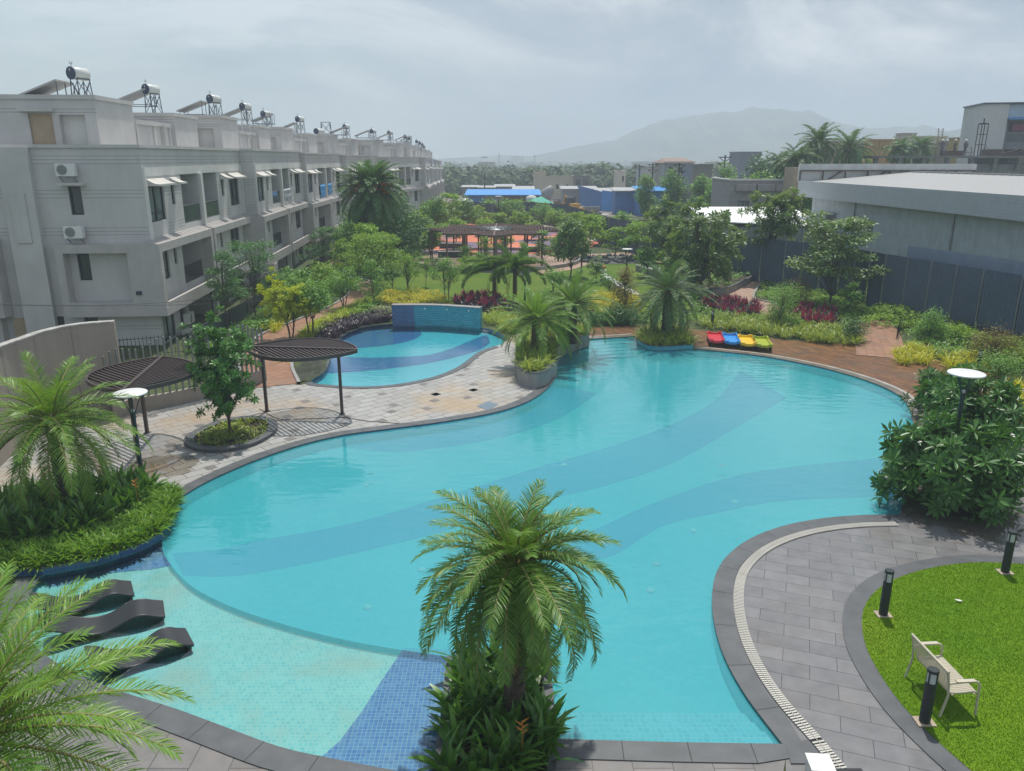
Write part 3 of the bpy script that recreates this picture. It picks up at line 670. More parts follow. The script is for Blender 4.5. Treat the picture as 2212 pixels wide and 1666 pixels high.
    q.box(-8.5, -2.2, 10.4, 10.5, 9.2, 10.8); part('terrace_screen', q, m_wall, t)
    return t
BL = [((-17.46, 38), (-18.86, 56), 0), ((-17.96, 56.1), (-19.35, 73.9), 0), ((-18.94, 74), (-19.5, 92), -.15), ((-18.87, 92.1), (-18.3, 110), -.3), ((-16.9, 110.1), (-14.6, 128), -.5), ((-13.8, 128.1), (-14.8, 146), -.6), ((-14.5, 146.1), (-15.8, 164), -.8), ((-15.4, 164.1), (-16.8, 182), -1.05), ((-16.3, 182.1), (-17.4, 200), -1.3)]
NB = ['nearest grey townhouse block, its windowed end wall facing the pool', 'second grey townhouse block from the camera, behind the feathery trees', 'third grey townhouse block in the row, with blue cloth on its balconies', 'fourth grey townhouse block in the row, partly behind the tall fruiting palm', 'fifth grey townhouse block, emerging to the right of the tall fruiting palm', 'sixth grey townhouse block, first of the narrow far stepped group', 'seventh grey townhouse block in the far stepped group', 'eighth grey townhouse block, last but one in the far row', 'ninth and last grey townhouse block at the far end of the row']
proto = make_block(); ROOF = []
BLK = []
for i, ((a, b, dz), lab) in enumerate(zip(BL, NB)):
    o = proto if i == 0 else copy_tree(proto)
    ang = math.atan2(-(b[0]-a[0]), b[1]-a[1]); Ls = math.hypot(b[0]-a[0], b[1]-a[1])
    o.location = (a[0], a[1], dz); o.rotation_euler = (0, 0, ang); o.scale = (1, Ls/17.95, 1)
    o['label'] = lab; o['group'] = 'row of grey townhouses'
    BLK.append(Matrix.Translation((a[0], a[1], dz)) @ Matrix.Rotation(ang, 4, 'Z'))
# front wall pieces of the first block only: stair pilaster and side bay
def wp(name, mb, mats, label=None): return part(name, mb, mats, proto, label)
q = MB(); q.box(-6.3, -4.9, -.3, -.004, -1.2, 9.42); wp('pilaster', q, m_wall)
q = MB(); q.box(-6.0, -5.3, -.36, -.302, 5.1, 7.4); wp('duct_cover', q, m_wall)
q = MB(); q.box(-12, -6.9, -.8, -.004, 1.6, 5.3); q.box(-12, -7.3, -.5, -.004, -1.2, 1.6); wp('projecting_frame', q, m_frameg)
q = MB(); q.box(-12, -9.61, 0, 17.9, -1.2, 9.45); wp('wall', q, m_wall)
q = MB(); q.box(-6.95, -6.4, -.12, -.003, -.9, 1.45); wp('door', q, m_door)
# air conditioners
def ac_unit(M4, label, group='outdoor air conditioner units', feet=True):
    t = thing('air_conditioner', label, 'air conditioner', group=group); t.matrix_world = M4
    b = MB(); b.box(-.42, .42, 0, .32, .04, .60); part('casing', b, m_white, t)
    f = MB(); n = 24
    f.add([(-.12+.235*math.cos(2*math.pi*i/n), -.006, .32+.235*math.sin(2*math.pi*i/n)) for i in range(n)], [tuple(range(n))[::-1]] if False else [tuple(range(n))])
    for r in (.08, .15, .21): f.tube([(-.12+r*math.cos(2*math.pi*i/16), -.014, .32+r*math.sin(2*math.pi*i/16)) for i in range(17)], .006, 4, 1, False)
    part('fan_grille', f, [m_grille, m_white], t)
    k = MB()
    for x in (-.3, .3): k.bar((x, .0, .02), (x, .42, .02), .05, .04); k.bar((x, .06, .0), (x, .42, -.22), .035)
    if feet: part('bracket', k, m_rail, t)
    return t
B0 = BLK[0]
ac_unit(B0 @ Matrix.Translation((-3.25, -.50, 8.12)), 'white air conditioner high on the end wall above the upper narrow window')
ac_unit(B0 @ Matrix.Translation((-3.32, -.50, 5.28)), 'white air conditioner on the end wall just above the grey frame ledge')
ac_unit(B0 @ Matrix.Translation((.42, 3.35, .36)) @ Matrix.Rotation(R_(90), 4, 'Z'), 'white air conditioner stacked above another beside the ground-floor window')
ac_unit(B0 @ Matrix.Translation((.42, 2.75, -.45)) @ Matrix.Rotation(R_(90), 4, 'Z'), 'white air conditioner lowest by the ground-floor window, near the black railing', feet=False)
ac_unit(BLK[1] @ Matrix.Translation((.75, 1.2, -.1)) @ Matrix.Rotation(R_(90), 4, 'Z'), 'white air conditioner beside the slatted screen at the second townhouse', feet=False)
q = MB(); q.box(-.13, .13, -.05, 0, 0, .19); o = tag(part('meter_box', q, M('navy_box', (.03, .04, .07), .5), None), 'small dark blue box on the grey frame of the end wall', 'meter box'); o.matrix_world = B0 @ Matrix.Translation((-.62, -.602, 2.6))
# slatted screen, clothes
q = MB()
for k in range(8): q.box(-.03, .03, 0, 1.0, .25*k, .25*k+.19); q.box(-.9, -.03, -.03, .03, .25*k, .25*k+.19)
for (x, y) in ((0, 1.0), (-.9, 0), (0, 0)): q.box(x-.05, x+.05, y-.05, y+.05, -.2, 2.0)
o = tag(part('slatted_screen', q, M('pale_boards', (.55, .51, .46), .7), None), 'pale horizontal slatted screen standing before the second townhouse', 'screen'); o.matrix_world = BLK[1] @ Matrix.Translation((1.0, -.8, -.2))
def cloth(M4, w, h, col, label):
    m = MB(); nx, nz = 10, 6
    vs = [(0.05*math.sin(i*1.3+j*.4)+.03*math.sin(j*2), w*i/nx, -h*j/nz*(1+.12*math.sin(i*1.1))) for j in range(nz+1) for i in range(nx+1)]
    m.add(vs, [(j*(nx+1)+i, j*(nx+1)+i+1, (j+1)*(nx+1)+i+1, (j+1)*(nx+1)+i) for j in range(nz) for i in range(nx)], 0, True)
    o = tag(part('cloth', m, M('cloth', col, .8, var=.15), None), label, 'cloth'); o.matrix_world = M4
    md = o.modifiers.new('thick', 'SOLIDIFY'); md.thickness = .01
cloth(BLK[2] @ Matrix.Translation((.06, 5.6, 6.5)), 2.3, 1.2, (.06, .30, .62), 'plain blue sheet hanging over the left balcony of the third townhouse')
cloth(BLK[2] @ Matrix.Translation((.06, 9.4, 6.5)), 2.0, 1.1, (.10, .30, .60), 'rumpled blue cloth on the right balcony of the third townhouse')
cloth(BLK[1] @ Matrix.Translation((.06, 9.0, 6.5)), 2.9, .95, (.42, .44, .46), 'grey patterned cover on the right balcony of the second townhouse')
cloth(BLK[3] @ Matrix.Translation((.06, 5.5, 6.4)), 2.6, .9, (.50, .53, .58), 'pale cover on the balcony railing of the fourth townhouse')
# solar heaters
def make_heater():
    t = thing('solar_water_heater', '', 'water heater', group='solar water tanks on the roofs')
    m = MB(); pr_ = [(-.62, .0), (-.62, .29), (-.60, .315), (.55, .315), (.62, .28), (.64, 0)]
    n = 24; vs = [(x, r*math.cos(2*math.pi*j/n), 1.62+r*math.sin(2*math.pi*j/n)) for x, r in pr_ for j in range(n)]
    m.add(vs, [(i*n+j, i*n+(j+1) % n, (i+1)*n+(j+1) % n, (i+1)*n+j) for i in range(len(pr_)-1) for j in range(n)], 0, True); part('tank', m, m_tankw, t)
    m = MB(); m.tube([(-.70, 0, 1.62), (-.62, 0, 1.62)], .325, 24); m.bar((-.72, 0, 1.72), (-.72, 0, 1.85), .04, mi=1); part('end_cap', m, [m_tankb, m_white], t)
    m = MB(); z = 1.36
    for x in (-.5, .5):
        for y in (-.24, .24): m.bar((x*1.1, y*1.35, 0), (x, y, z), .045)
        m.bar((x*1.05, -.32, .4), (x, .25, z-.1), .03); m.bar((x*1.05, .32, .4), (x, -.25, z-.1), .03)
        m.bar((x, -.3, z), (x, .3, z), .05)
    for y in (-.24, .24): m.bar((-.5, y, z), (.5, y, z), .05); m.bar((-.54, y*1.3, .1), (.5, y, z-.1), .03); m.bar((.54, y*1.3, .1), (-.5, y, z-.1), .03); m.bar((-.54, y*1.3, .1), (.54, y*1.3, .1), .04)
    part('stand', m, m_stand, t)
    m = MB(); m.tube([(-.55, 0, 1.9), (-.55, 0, 2.08)], .015, 6); m.tube([(-.65, 0, 2.2), (-.64, 0, 2.1), (-.55, 0, 2.07), (-.46, 0, 2.1), (-.45, 0, 2.2)], .018, 6); part('vent_pipe', m, m_stand, t)
    return t
hp = make_heater()
HE = [(171, 160, 42), (327, 194, 52), (463, 215, 59.5), (531, 231, 70), (575, 247, 78), (648, 258, 88), (748, 274, 106), (806, 284, 114), (843, 287, 124), (876, 296, 132), (884, 299, 141), (901, 306, 150), (907, 309, 158), (912, 312, 166), (916, 317, 174)]
HL = ['nearest cream solar water tank with dark cap, on the first roof room', 'cream solar water tank, second from the left on the roof line', 'cream solar water tank, third from the left on the roof line', 'cream solar water tank, fourth from the left, above a roof ladder', 'cream solar water tank, fifth from the left on the roof line', 'cream solar water tank, sixth from the left, before the empty stand', 'cream solar water tank, first one right of the empty stand', 'cream solar water tank, second one right of the empty stand', 'cream solar water tank, third one right of the empty stand', 'dark-capped tank, nearer of the close pair above the tall palm', 'dark-capped tank, farther of the close pair above the tall palm', 'dark-capped tank, leftmost of the farthest four on the roofs', 'dark-capped tank, second of the farthest four on the roofs', 'dark-capped tank, third of the farthest four on the roofs', 'dark-capped tank, rightmost and last of the farthest four']
for i, ((x, y, Y), l) in enumerate(zip(HE, HL)):
    o = hp if i == 0 else copy_tree(hp)
    p = at(x, y, Y); o.location = (p[0], p[1], p[2]-1.62); o.rotation_euler = (0, 0, R_(72 if i < 9 else 86))
    o.scale = (.78, .86, .95); o.location[2] = p[2]-1.62*.95
    o['label'] = l
    sb = p[2]-1.62
    # low roof slab that carries it
def make_panel():
    t = thing('solar_collector', '', 'solar panel', group='tilted solar panels on the roofs')
    tl = R_(21); L = 1.95
    for k in range(2):
        m = MB(); y0 = k*1.02
        M4 = Matrix.Rotation(-tl, 4, 'Y'); m.box(0, L, y0, y0+1.0, .22, .30, 0, M4); m.box(.04, L-.04, y0+.04, y0+.96, .301, .306, 1, M4); part('glass_plate', m, [m_panelb, m_panel], t)
    m = MB()
    for y in (.05, 1.0, 1.98): m.bar((L*math.cos(tl)-.12, y, 0), (L*math.cos(tl)-.12, y, .22+L*math.sin(tl)-.05), .04); m.bar((.15, y, 0), (.12, y, .25), .04)
    m.bar((.1, .05, .02), (L*.9, .05, .02), .04); m.bar((.1, 1.98, .02), (L*.9, 1.98, .02), .04); m.bar((L*math.cos(tl)-.12, 0, .04), (L*math.cos(tl)-.12, 2.0, .04), .04); m.bar((.15, 0, .04), (.15, 2.0, .04), .04); part('stand', m, m_stand, t)
    return t
pp_ = make_panel()
PE = [(46, 208, 40.5), (252, 220, 51), (384, 242, 59), (477, 253, 69.5), (544, 263, 77.5), (601, 281, 87), (714, 288, 96), (767, 295, 105), (814, 300, 113), (853, 304, 123), (865, 304.5, 131)]
PL = ['first', 'second', 'third', 'fourth', 'fifth', 'sixth', 'seventh', 'eighth', 'ninth', 'tenth', 'eleventh and farthest']
for i, ((x, y, Y), l) in enumerate(zip(PE, PL)):
    o = pp_ if i == 0 else copy_tree(pp_); p = at(x, y, Y); o.location = (p[0], p[1], p[2]-.18); o.rotation_euler = (0, 0, R_(5)); o['label'] = 'tilted grey-backed solar panel pair, %s from the left on the roofs' % l
# empty stand and fallen tank, ladders
st_ = thing('tank_stand', 'empty steel tank stand on the roof between two water tanks', 'stand', tuple(at(705, 291, 95)))
o = part('frame', [c for c in hp.children if c.name.startswith('stand')][0].data, [], st_)
lt = thing('fallen_tank', 'dark capped tank lying on the roof beside the empty stand', 'tank', tuple(np.array(at(690, 288, 92))-np.array((0, 0, .1)))); lt.rotation_euler = (0, 0, R_(70))
m = MB(); m.tube([(-.6, 0, .3), (.6, 0, .3)], .31, 20); part('tank', m, m_tankw, lt); m = MB(); m.tube([(-.68, 0, .3), (-.6, 0, .3)], .32, 20); part('end_cap', m, m_tankb, lt)
for (x, y, Y, l) in ((531, 262, 64.5, 'pale roof ladder on the wall under the fourth water tank'), (645, 282, 83, 'pale roof ladder on the wall under the sixth water tank'), (744, 295, 98.5, 'pale roof ladder on the wall under the seventh water tank')):
    p = at(x, y, Y); m = MB()
    for s in (-.3, .3): m.bar((s, 0, 0), (s, 0, 2.0), .05)
    for k in range(6): m.bar((-.3, 0, .2+.3*k), (.3, 0, .2+.3*k), .035)
    o = tag(part('roof_ladder', m, m_trim, None), l, 'ladder', 'roof ladders'); o.location = (p[0], p[1]-.1, p[2]-1.3)
# ================================================================ POOLSIDE OBJECTS
m_brown = M('dark_brown_steel', (.085, .062, .058), .45, .2, var=.1)
m_lampst = M('dark_green_steel', (.035, .05, .055), .4, .3)
m_disc = M('white_lamp_disc', (.74, .74, .73), .35, var=.03)
m_boll = M('charcoal_bollard', (.032, .04, .042), .45, .2)
m_frost = M('frosted_lens', (.50, .52, .52), .3, var=.05)
m_beige = M('beige_wall_render', (.34, .295, .25), .85, var=.07, vscale=.7, bump=.2, bscale=60, streak=.25)
m_cap = M('weathered_coping', (.38, .37, .34), .8, var=.35, vscale=4)
m_picket = M('pale_green_pickets', (.22, .23, .21), .55, .1)
m_iron = M('black_iron', (.02, .022, .025), .5, .3)
m_sheet = M('navy_sheet_fence', (.05, .065, .085), .5, .1, var=.12)
m_cream = M('cream_bench_paint', (.50, .455, .35), .45, var=.05)
m_wick = tile('black_wicker', (.065, .068, .078), (.095, .098, .11), (.012, .012, .014), .03, .012, msize=.004, rough=.4, bump=.6, var=.2)

def leaf_pergola(A, B, w, label, posts, arcs=14, zt=2.4, name='leaf_pergola', asym=0.):
    """leaf-shaped canopy with spine A-B (world xy), half width w, chevron slats, square posts"""
    A, B = Vector((*A, zt)), Vector((*B, zt)); Cn = (A+B)/2; L = (B-A).length; u = (B-A).normalized(); v = Vector((-u.y, u.x, 0))
    t = thing(name, label, 'pergola', (Cn.x, Cn.y, 0), group='leaf-shaped pergolas')
    P = lambda s, q: A+u*(s*L)+v*q
    hw = lambda s: w*(math.sin(math.pi*min(1, max(0, s))))**.68
    n = 40
    for sg in (1, -1):
        r = MB(); pts = [P(i/n, sg*hw(i/n)) for i in range(n+1)]
        for i in range(n): r.bar(pts[i], pts[i+1], .05, .13)
        part('rim', r, m_brown, t, world=True)
    r = MB(); r.bar(A-Vector((0, 0, .0)), B-Vector((0, 0, .0)), .10, .16); part('spine', r, m_brown, t, world=True)
    r = MB(); k = int(L/.21)
    for i in range(k):
        s0 = (i+.5)/k
        for sg in (1, -1):
            # slats run from the spine outwards and forwards
            lo, hi = 0, 2.5
            f = lambda d: hw(s0+d*.72/L)-d*.70
            if f(0) <= .03: continue
            for _ in range(22):
                md = (lo+hi)/2
                if s0+md*.72/L < 1 and f(md) > 0: lo = md
                else: hi = md
            if lo > .1: r.bar(P(s0, 0), P(s0+lo*.72/L, sg*lo*.70),   .045, .075)
    part('slats', r, m_brown, t, world=True)
    for (s, q) in posts:
        p = P(s, q); r = MB(); r.bar((p.x, p.y, 0), (p.x, p.y, zt-.06), .10); r.box(p.x-.1, p.x+.1, p.y-.1, p.y+.1, 0, .015); part('post', r, m_brown, t, world=True)
    return t
A1, B1 = g(266, 846, 2.4)[:2], g(350, 774, 2.4)[:2]
leaf_pergola(A1, B1, 1.62, 'brown leaf-shaped pergola canopy behind the left lamp post', [(.12, 0), (.80, .55)])
A2, B2 = g(536, 748, 2.45)[:2], g(771, 758, 2.4)[:2]
leaf_pergola(A2, B2, 1.55, 'brown leaf-shaped pergola canopy beside the round kids pool', [(.12, 0), (.83, 0)])
def lamp_post(loc, H, label, rd=.44):
    t = thing('lamp_post', label, 'lamp post', loc, group='disc-topped lamp posts')
    m = MB(); m.tube([(0, 0, 0), (0, 0, H-.55)], [.062, .05], 12); m.tube([(0, 0, 0), (0, 0, .02)], .12, 12); m.tube([(0, 0, H-.75), (0, 0, H-.55)], .062, 12); part('pole', m, m_lampst, t)
    m = MB()
    for k in range(4): a = k*math.pi/2+.4; m.bar((.05*math.cos(a), .05*math.sin(a), H-.6), (.26*math.cos(a), .26*math.sin(a), H-.03), .022)
    part('arms', m, m_lampst, t)
    m = MB(); m.lathe([(0, H-.03), (rd, H-.03), (rd, H), (rd*.96, H+.012), (0, H+.02)], n=32); part('lamp_disc', m, m_disc, t)
    m = MB(); m.tube([(0, 0, H-.56), (0, 0, H-.48)], .05, 12); part('lamp_head', m, m_frost, t)
    return t
lamp_post(g(311, 1056), 2.84, 'tall lamp post with white disc top behind the left planting bed')
lamp_post((*g(2088, 806, 3.5)[:2], 0), 3.5, 'lamp post with white disc top rising out of the frangipani bush', .46)
def lamp_at(x, y, Y, label, z0=0.):
    p = at(x, y, Y); lamp_post((p[0], Y, z0), p[2]-z0, label, .42)
lamp_at(1134, 592, 49, 'lamp post with white disc top on the rear lawn beside the foxtail palm')
lamp_at(1355, 538, 62, 'lamp post with white disc top at the plaza edge near the long grey bench')
lamp_at(1307, 463, 92, 'small far lamp post before the dark fence, left of the muddy road')
lamp_at(1077, 424, 100, 'small far lamp post among trees before the blue-roofed shed')
def bollard(loc, label, H=1.02):
    t = thing('bollard_light', label, 'bollard light', loc, group='charcoal bollard lights')
    m = MB(); m.tube([(0, 0, 0), (0, 0, H-.24)], .088, 20); part('body', m, m_boll, t)
    m = MB(); m.tube([(0, 0, H-.24), (0, 0, H-.05)], .076, 20); part('lens', m, m_frost, t)
    m = MB()
    for k in range(4): a = k*math.pi/2+.5; m.bar((.082*math.cos(a), .082*math.sin(a), H-.25), (.082*math.cos(a), .082*math.sin(a), H-.04), .02)
    m.tube([(0, 0, H-.05), (0, 0, H-.02), (0, 0, H)], [.09, .092, .085], 20); part('cap', m, m_boll, t)
    m = MB(); m.box(-.15, .15, -.12, .12, -.005, .02); part('base_slab', m, M('mortar_pad', (.40, .33, .25), .9) if 'mortar_pad' not in bpy.data.materials else bpy.data.materials['mortar_pad'], t)
    return t
bollard((*g(1996, 1563)[:2], .03), 'charcoal bollard light in front of the cream bench')
bollard((*g(1907, 1331)[:2], .03), 'charcoal bollard light on the curved lawn edge left of the cream bench')
bollard((*g(2170, 1239)[:2], .03), 'charcoal bollard light at the right frame edge of the lawn')
bollard((*g(1538, 706)[:2], .03), 'small bollard light half hidden in strap-leaved plants behind the coloured trays', .9)
bollard((*g(2112, 800)[:2], .03), 'bollard light mostly hidden behind the frangipani and yellow plants', .9)
# bench
bA = Vector((*g(2035, 1512, .03)[:2], .03)); 
p1, p2, p3, p4 = [Vector((*g(x, y, .03)[:2], 0)) for x, y in ((1967, 1462), (2042, 1548), (2036, 1400), (2114, 1560))]
bu = (p2-p1).normalized(); Lb = (p2-p1).length; bv = Vector((-bu.y, bu.x, 0))
if bv.x < 0: bv = -bv
t = thing('garden_bench', 'cream slatted metal garden bench on the lawn seen from behind', 'bench', (p1.x, p1.y, .03), math.atan2(bu.y, bu.x))
flip = 1 if (Matrix.Rotation(math.atan2(bu.y, bu.x), 3, 'Z') @ Vector((0, 1, 0))).dot(bv) > 0 else -1
Y = lambda y: y*flip
m = MB(); k = 24; sl = [(.02, .44), (.12, .42), (.30, .425), (.44, .44), (.49, .415)]
for i in range(k):
    x = .05+(Lb-.1)*i/(k-1); m.tube([(x, Y(y), z) for y, z in sl], .022, 6)
for y, z in ((.06, .415), (.44, .415)): m.tube([(0, Y(y), z), (Lb, Y(y), z)], .015, 6)
part('seat', m, m_cream, t)
m = MB()
for i in range(k):
    x = .05+(Lb-.1)*i/(k-1); m.tube([(x, Y(.02), .45), (x, Y(-.03), .62), (x, Y(-.09), .86)], .0085, 6)
m.tube([(-.02, Y(-.09), .87), (Lb+.02, Y(-.09), .87)], .022, 8); part('backrest', m, m_cream, t)
for x in (0, Lb):
    m = MB(); m.tube([(x, Y(-.10), .0), (x, Y(-.02), .40), (x, Y(-.04), .62), (x, Y(-.09), .87)], .02, 8); part('leg', m, m_cream, t)
    m = MB(); m.tube([(x, Y(.52), .0), (x, Y(.50), .4), (x, Y(.50), .58), (x, Y(.46), .65), (x, Y(.40), .67)], .02, 8); part('leg', m, m_cream, t)
    m = MB(); m.tube([(x, Y(.42), .67), (x, Y(.1), .66), (x, Y(-.05), .64)], [.022]*3, 8); m.box(x-.035, x+.035, min(Y(.08), Y(.40)), max(Y(.08), Y(.40)), .675, .695); part('armrest', m, m_cream, t)
# in-pool loungers
def lounger(a, b, label, first=None):
    A, B = Vector(g(*a, .34)), Vector(g(*b, .10)); dx = B-A; ang = math.atan2(dx.y, dx.x)
    t = thing('pool_lounger', label, 'lounger', (A.x, A.y, -.17), ang, 'black wicker loungers in the shallow water')
    L = math.hypot(dx.x, dx.y); W = .32
    prof = [(0, .47), (.10, .39), (.20, .27), (.30, .19), (.42, .145), (.52, .165), (.61, .235), (.69, .30), (.77, .335), (.84, .315), (.91, .25), (1.0, .185)]
    ps = spline([(x*L, z) for x, z in prof], step=.05)
    m = MB(); n = len(ps)
    vs = [(x, s*W, z) for s in (-1, 1) for x, z in ps]; m.add(vs, [(i, i+1, n+i+1, n+i) for i in range(n-1)], 0, True)
    vs = [(x, s*W, z-.045) for s in (-1, 1) for x, z in ps]; m.add(vs, [(i, i+1, n+i+1, n+i)[::-1] for i in range(n-1)], 0, True)
    for s in (-1, 1): m.tube([(x, s*W, z-.022) for x, z in ps], .028, 8)
    m.bar((ps[0][0], -W, ps[0][1]-.03), (ps[0][0], W, ps[0][1]-.03), .06); m.bar((ps[-1][0], -W, ps[-1][1]-.03), (ps[-1][0], W, ps[-1][1]-.03), .06)
    part('seat', m, m_wick, t)
    for x in (.16*L, .45*L, .975*L):
        zt = min(ps, key=lambda p: abs(p[0]-x))[1]-.05
        m = MB(); m.box(x-.03, x+.03, -W+.03, W-.03, 0.004, zt); part('leg', m, m_wick, t)
    return t
lounger((66, 1292), (282, 1262), 'black wicker wave lounger in shallow water nearest the fern planting')
lounger((102, 1338), (350, 1306), 'middle black wicker wave lounger of the three in the shallow water')
lounger((190, 1410), (405, 1366), 'black wicker wave lounger partly covered by the foreground palm fronds')
# coloured kids' trays
def tray(c, col, label):
    p = g(*c); t = thing('kids_lounge_tray', label, 'kids lounger', (p[0], p[1], 0), R_(-10), 'coloured kids lounge trays by the pool')
    mt = M('glossy_plastic', col, .3, var=.05, spec=.6)
    t.scale = (1, 1, 1.35); W, D = .35, .95; m = MB()
    m.box(-W+.04, W-.04, -D+.04, D-.04, .16, .19)
    def rim(a, b, z): m.bar((*a, z), (*b, z), .07, .09)
    zc, zs = .235, .20
    for sx in (-1, 1):
        for y0, y1, z in ((-D, -D*.55, .245), (-D*.55, D*.55, .205), (D*.55, D, .245)): rim((sx*W, y0), (sx*W, y1), z)
        for yy in (-1, 1): pass
    for sy in (-1, 1):
        for x0, x1, z in ((-W, -W*.5, .245), (-W*.5, W*.5, .205), (W*.5, W, .245)): rim((x0, sy*D), (x1, sy*D), z)
    part('tray', m, mt, t)
    for sx in (-1, 1):
        for sy in (-1, 1):
            k = MB(); k.tube([(sx*(W-.06), sy*(D-.08), 0), (sx*(W-.06), sy*(D-.08), .165)], [.055, .075], 10); part('leg', k, m_iron, t)
tray((1545, 741), (.62, .035, .06), 'red kids lounge tray on the brown deck, leftmost of the coloured row')
tray((1578, 744), (.03, .27, .68), 'blue kids lounge tray on the brown deck between red and yellow ones')
tray((1612, 748), (.78, .50, .01), 'yellow kids lounge tray on the brown deck between blue and green ones')
tray((1645, 751), (.36, .42, .015), 'lime green kids lounge tray on the brown deck at the right end of the row')
# beige curved wall, picket fence on its low wall
zt = 3.35
WT = pspl([(-160, 830), (-60, 785), (0, 752), (50, 734), (93, 719), (150, 706), (200, 700), (246, 697)], zt)
wt = thing('curved_wall', 'tall curved beige rendered wall with vertical joints behind the left palm', 'wall', (*WT[len(WT)//2], 0))
m = MB(); o = offset(WT, -.22); m.wall(WT, -.1, zt, 0); m.wall(o, -.1, zt, 0, flip=True); m.strip(WT, o, zt); m.wall([WT[-1], o[-1]], -.1, zt)
for i in range(3, len(WT)-2, 6):
    a = Vector(WT[i]); d_ = (Vector(WT[i+1])-a).normalized(); nn = Vector((d_.y, -d_.x)); b = a+d_*.03; 
    m.add([(*(a+nn*.003), 0), (*(b+nn*.003), 0), (*(b+nn*.003), zt-.02), (*(a+nn*.003), zt-.02)], [(0, 1, 2, 3)], 1)
part('wall', m, [m_beige, m_groove], wt, world=True)
m = MB(); i_ = offset(WT, .03); o2 = offset(WT, -.25); m.strip(i_, o2, zt+.05); m.wall(i_, zt, zt+.05); m.wall(o2, zt, zt+.05, flip=True); part('coping', m, m_cap, wt, world=True)
WLn = pspl([(246, 905), (297, 891), (360, 880), (430, 864), (500, 846), (540, 835), (577, 824)])
wl_ = thing('low_wall', 'low grey beige wall carrying pale pickets behind the first pergola', 'wall', (*WLn[len(WLn)//2], 0))
m = MB(); o = offset(WLn, -.18); hh = .52; m.wall(WLn, 0, hh); m.wall(o, 0, hh, flip=True); m.strip(WLn, o, hh); m.wall([WLn[-1], o[-1]], 0, hh); part('wall', m, m_beige, wl_, world=True)
pf = thing('picket_fence', 'row of pale vertical metal pickets standing on the low curved wall', 'fence', (*WLn[len(WLn)//2], hh))
cl = spline(offset(WLn, -.09)[::4]+[offset(WLn, -.09)[-1]], step=.21); m = MB()
for i, p in enumerate(cl):
    k = i/len(cl); zz = 1.95+.30*math.sin(k*3.1)+.12*math.sin(i*.9)
    a = cl[min(i+1, len(cl)-1)]; b = cl[max(i-1, 0)]; dd = Vector((a[0]-b[0], a[1]-b[1], 0)).normalized()
    m.bar((p[0], p[1], hh), (p[0], p[1], zz+.35), .085, .05, up=dd)
part('pickets', m, m_picket, pf, world=True)
m = MB(); m.tube([(p[0], p[1], .95) for p in cl], .025, 6); part('rail', m, m_picket, pf, world=True)
# navy sheet fence and black railing along the house gardens
NF = pspl([(407, 764), (480, 717), (560, 668), (620, 632), (676, 592), (725, 560), (760, 535)])
nf = thing('sheet_fence', 'dark navy sheet fence running back along the house gardens', 'fence', (*NF[len(NF)//3], 0))
m = MB(); o = offset(NF, .05); m.wall(NF, 0, .95); m.wall(o, 0, .95, flip=True); m.strip(NF, o, .95); part('sheet', m, m_sheet, nf, world=True)
for p in NF[::12]: m = MB(); m.bar((p[0]+.06, p[1], 0), (p[0]+.06, p[1], 1.0), .05); part('post', m, m_iron, nf, world=True)
def railing(L, label, h=1.0, st=.16, z0=0.):
    c = pspl(L, step=st) if len(L[0]) == 2 and max(map(abs, L[0])) > 100 else spline(L, step=st)
    t = thing('iron_railing', label, 'railing', (*c[len(c)//2], z0)); m = MB()
    for z in (.12, h-.1): m.tube([(p[0], p[1], z0+z) for p in c], .018, 4)
    part('rails', m, m_iron, t, world=True); m = MB()
    for p in c: m.bar((p[0], p[1], z0), (p[0], p[1], z0+h), .018)
    part('pickets', m, m_iron, t, world=True)
railing([g(255, 777)[:2], g(330, 770)[:2], g(405, 763)[:2]], 'black iron railing in front of the nearest townhouse end wall')
railing([g(520, 663)[:2], g(600, 617)[:2]], 'black iron railing before the second townhouse, behind feathery trees', 1.1)
railing([g(1936, 733)[:2], g(1950, 716)[:2], g(2010, 716)[:2], g(2120, 735)[:2], g(2230, 765)[:2]], 'low dark hooped railing right of the exit path', .75, .3)
# feature wall of the kids' pool
fa, fb = g(848, 703), g(1037, 710)
c = spline([fa[:2], ((fa[0]+fb[0])/2, (fa[1]+fb[1])/2+.35), fb[:2]], step=.2)
fw = thing('tiled_feature_wall', 'curved mosaic wall in two blues behind the round kids pool', 'wall', (*c[len(c)//2], -.1))
n1 = int(len(c)*.24)
for nm, L, mt in (('blue_panel', c[:n1+1], m_featB), ('aqua_panel', c[n1:], m_featA)):
    m = MB(); o = offset(L, -.38); m.wall(L, -.45, 1.12); m.wall(o, -.1, 1.12, flip=True)
    if nm == 'aqua_panel': m.wall([L[-1], o[-1]], -.3, 1.12)
    else: m.wall([o[0], L[0]], -.3, 1.12)
    part(nm, m, mt, fw, world=True)
m = MB(); a = offset(c, .03); b = offset(c, -.41); m.strip(a, b, 1.16); m.wall(a, 1.12, 1.16); m.wall(b, 1.12, 1.16, flip=True); m.wall([a[-1], b[-1]], 1.12, 1.16); part('coping', m, m_kerb, fw, world=True)
m = MB()
for k in (.36, .6, .84): p = c[int(k*len(c))]; m.tube([(p[0], p[1]-.09, .95), (p[0], p[1]+.02, .95)], .045, 10)
part('spouts', m, m_white, fw, world=True)
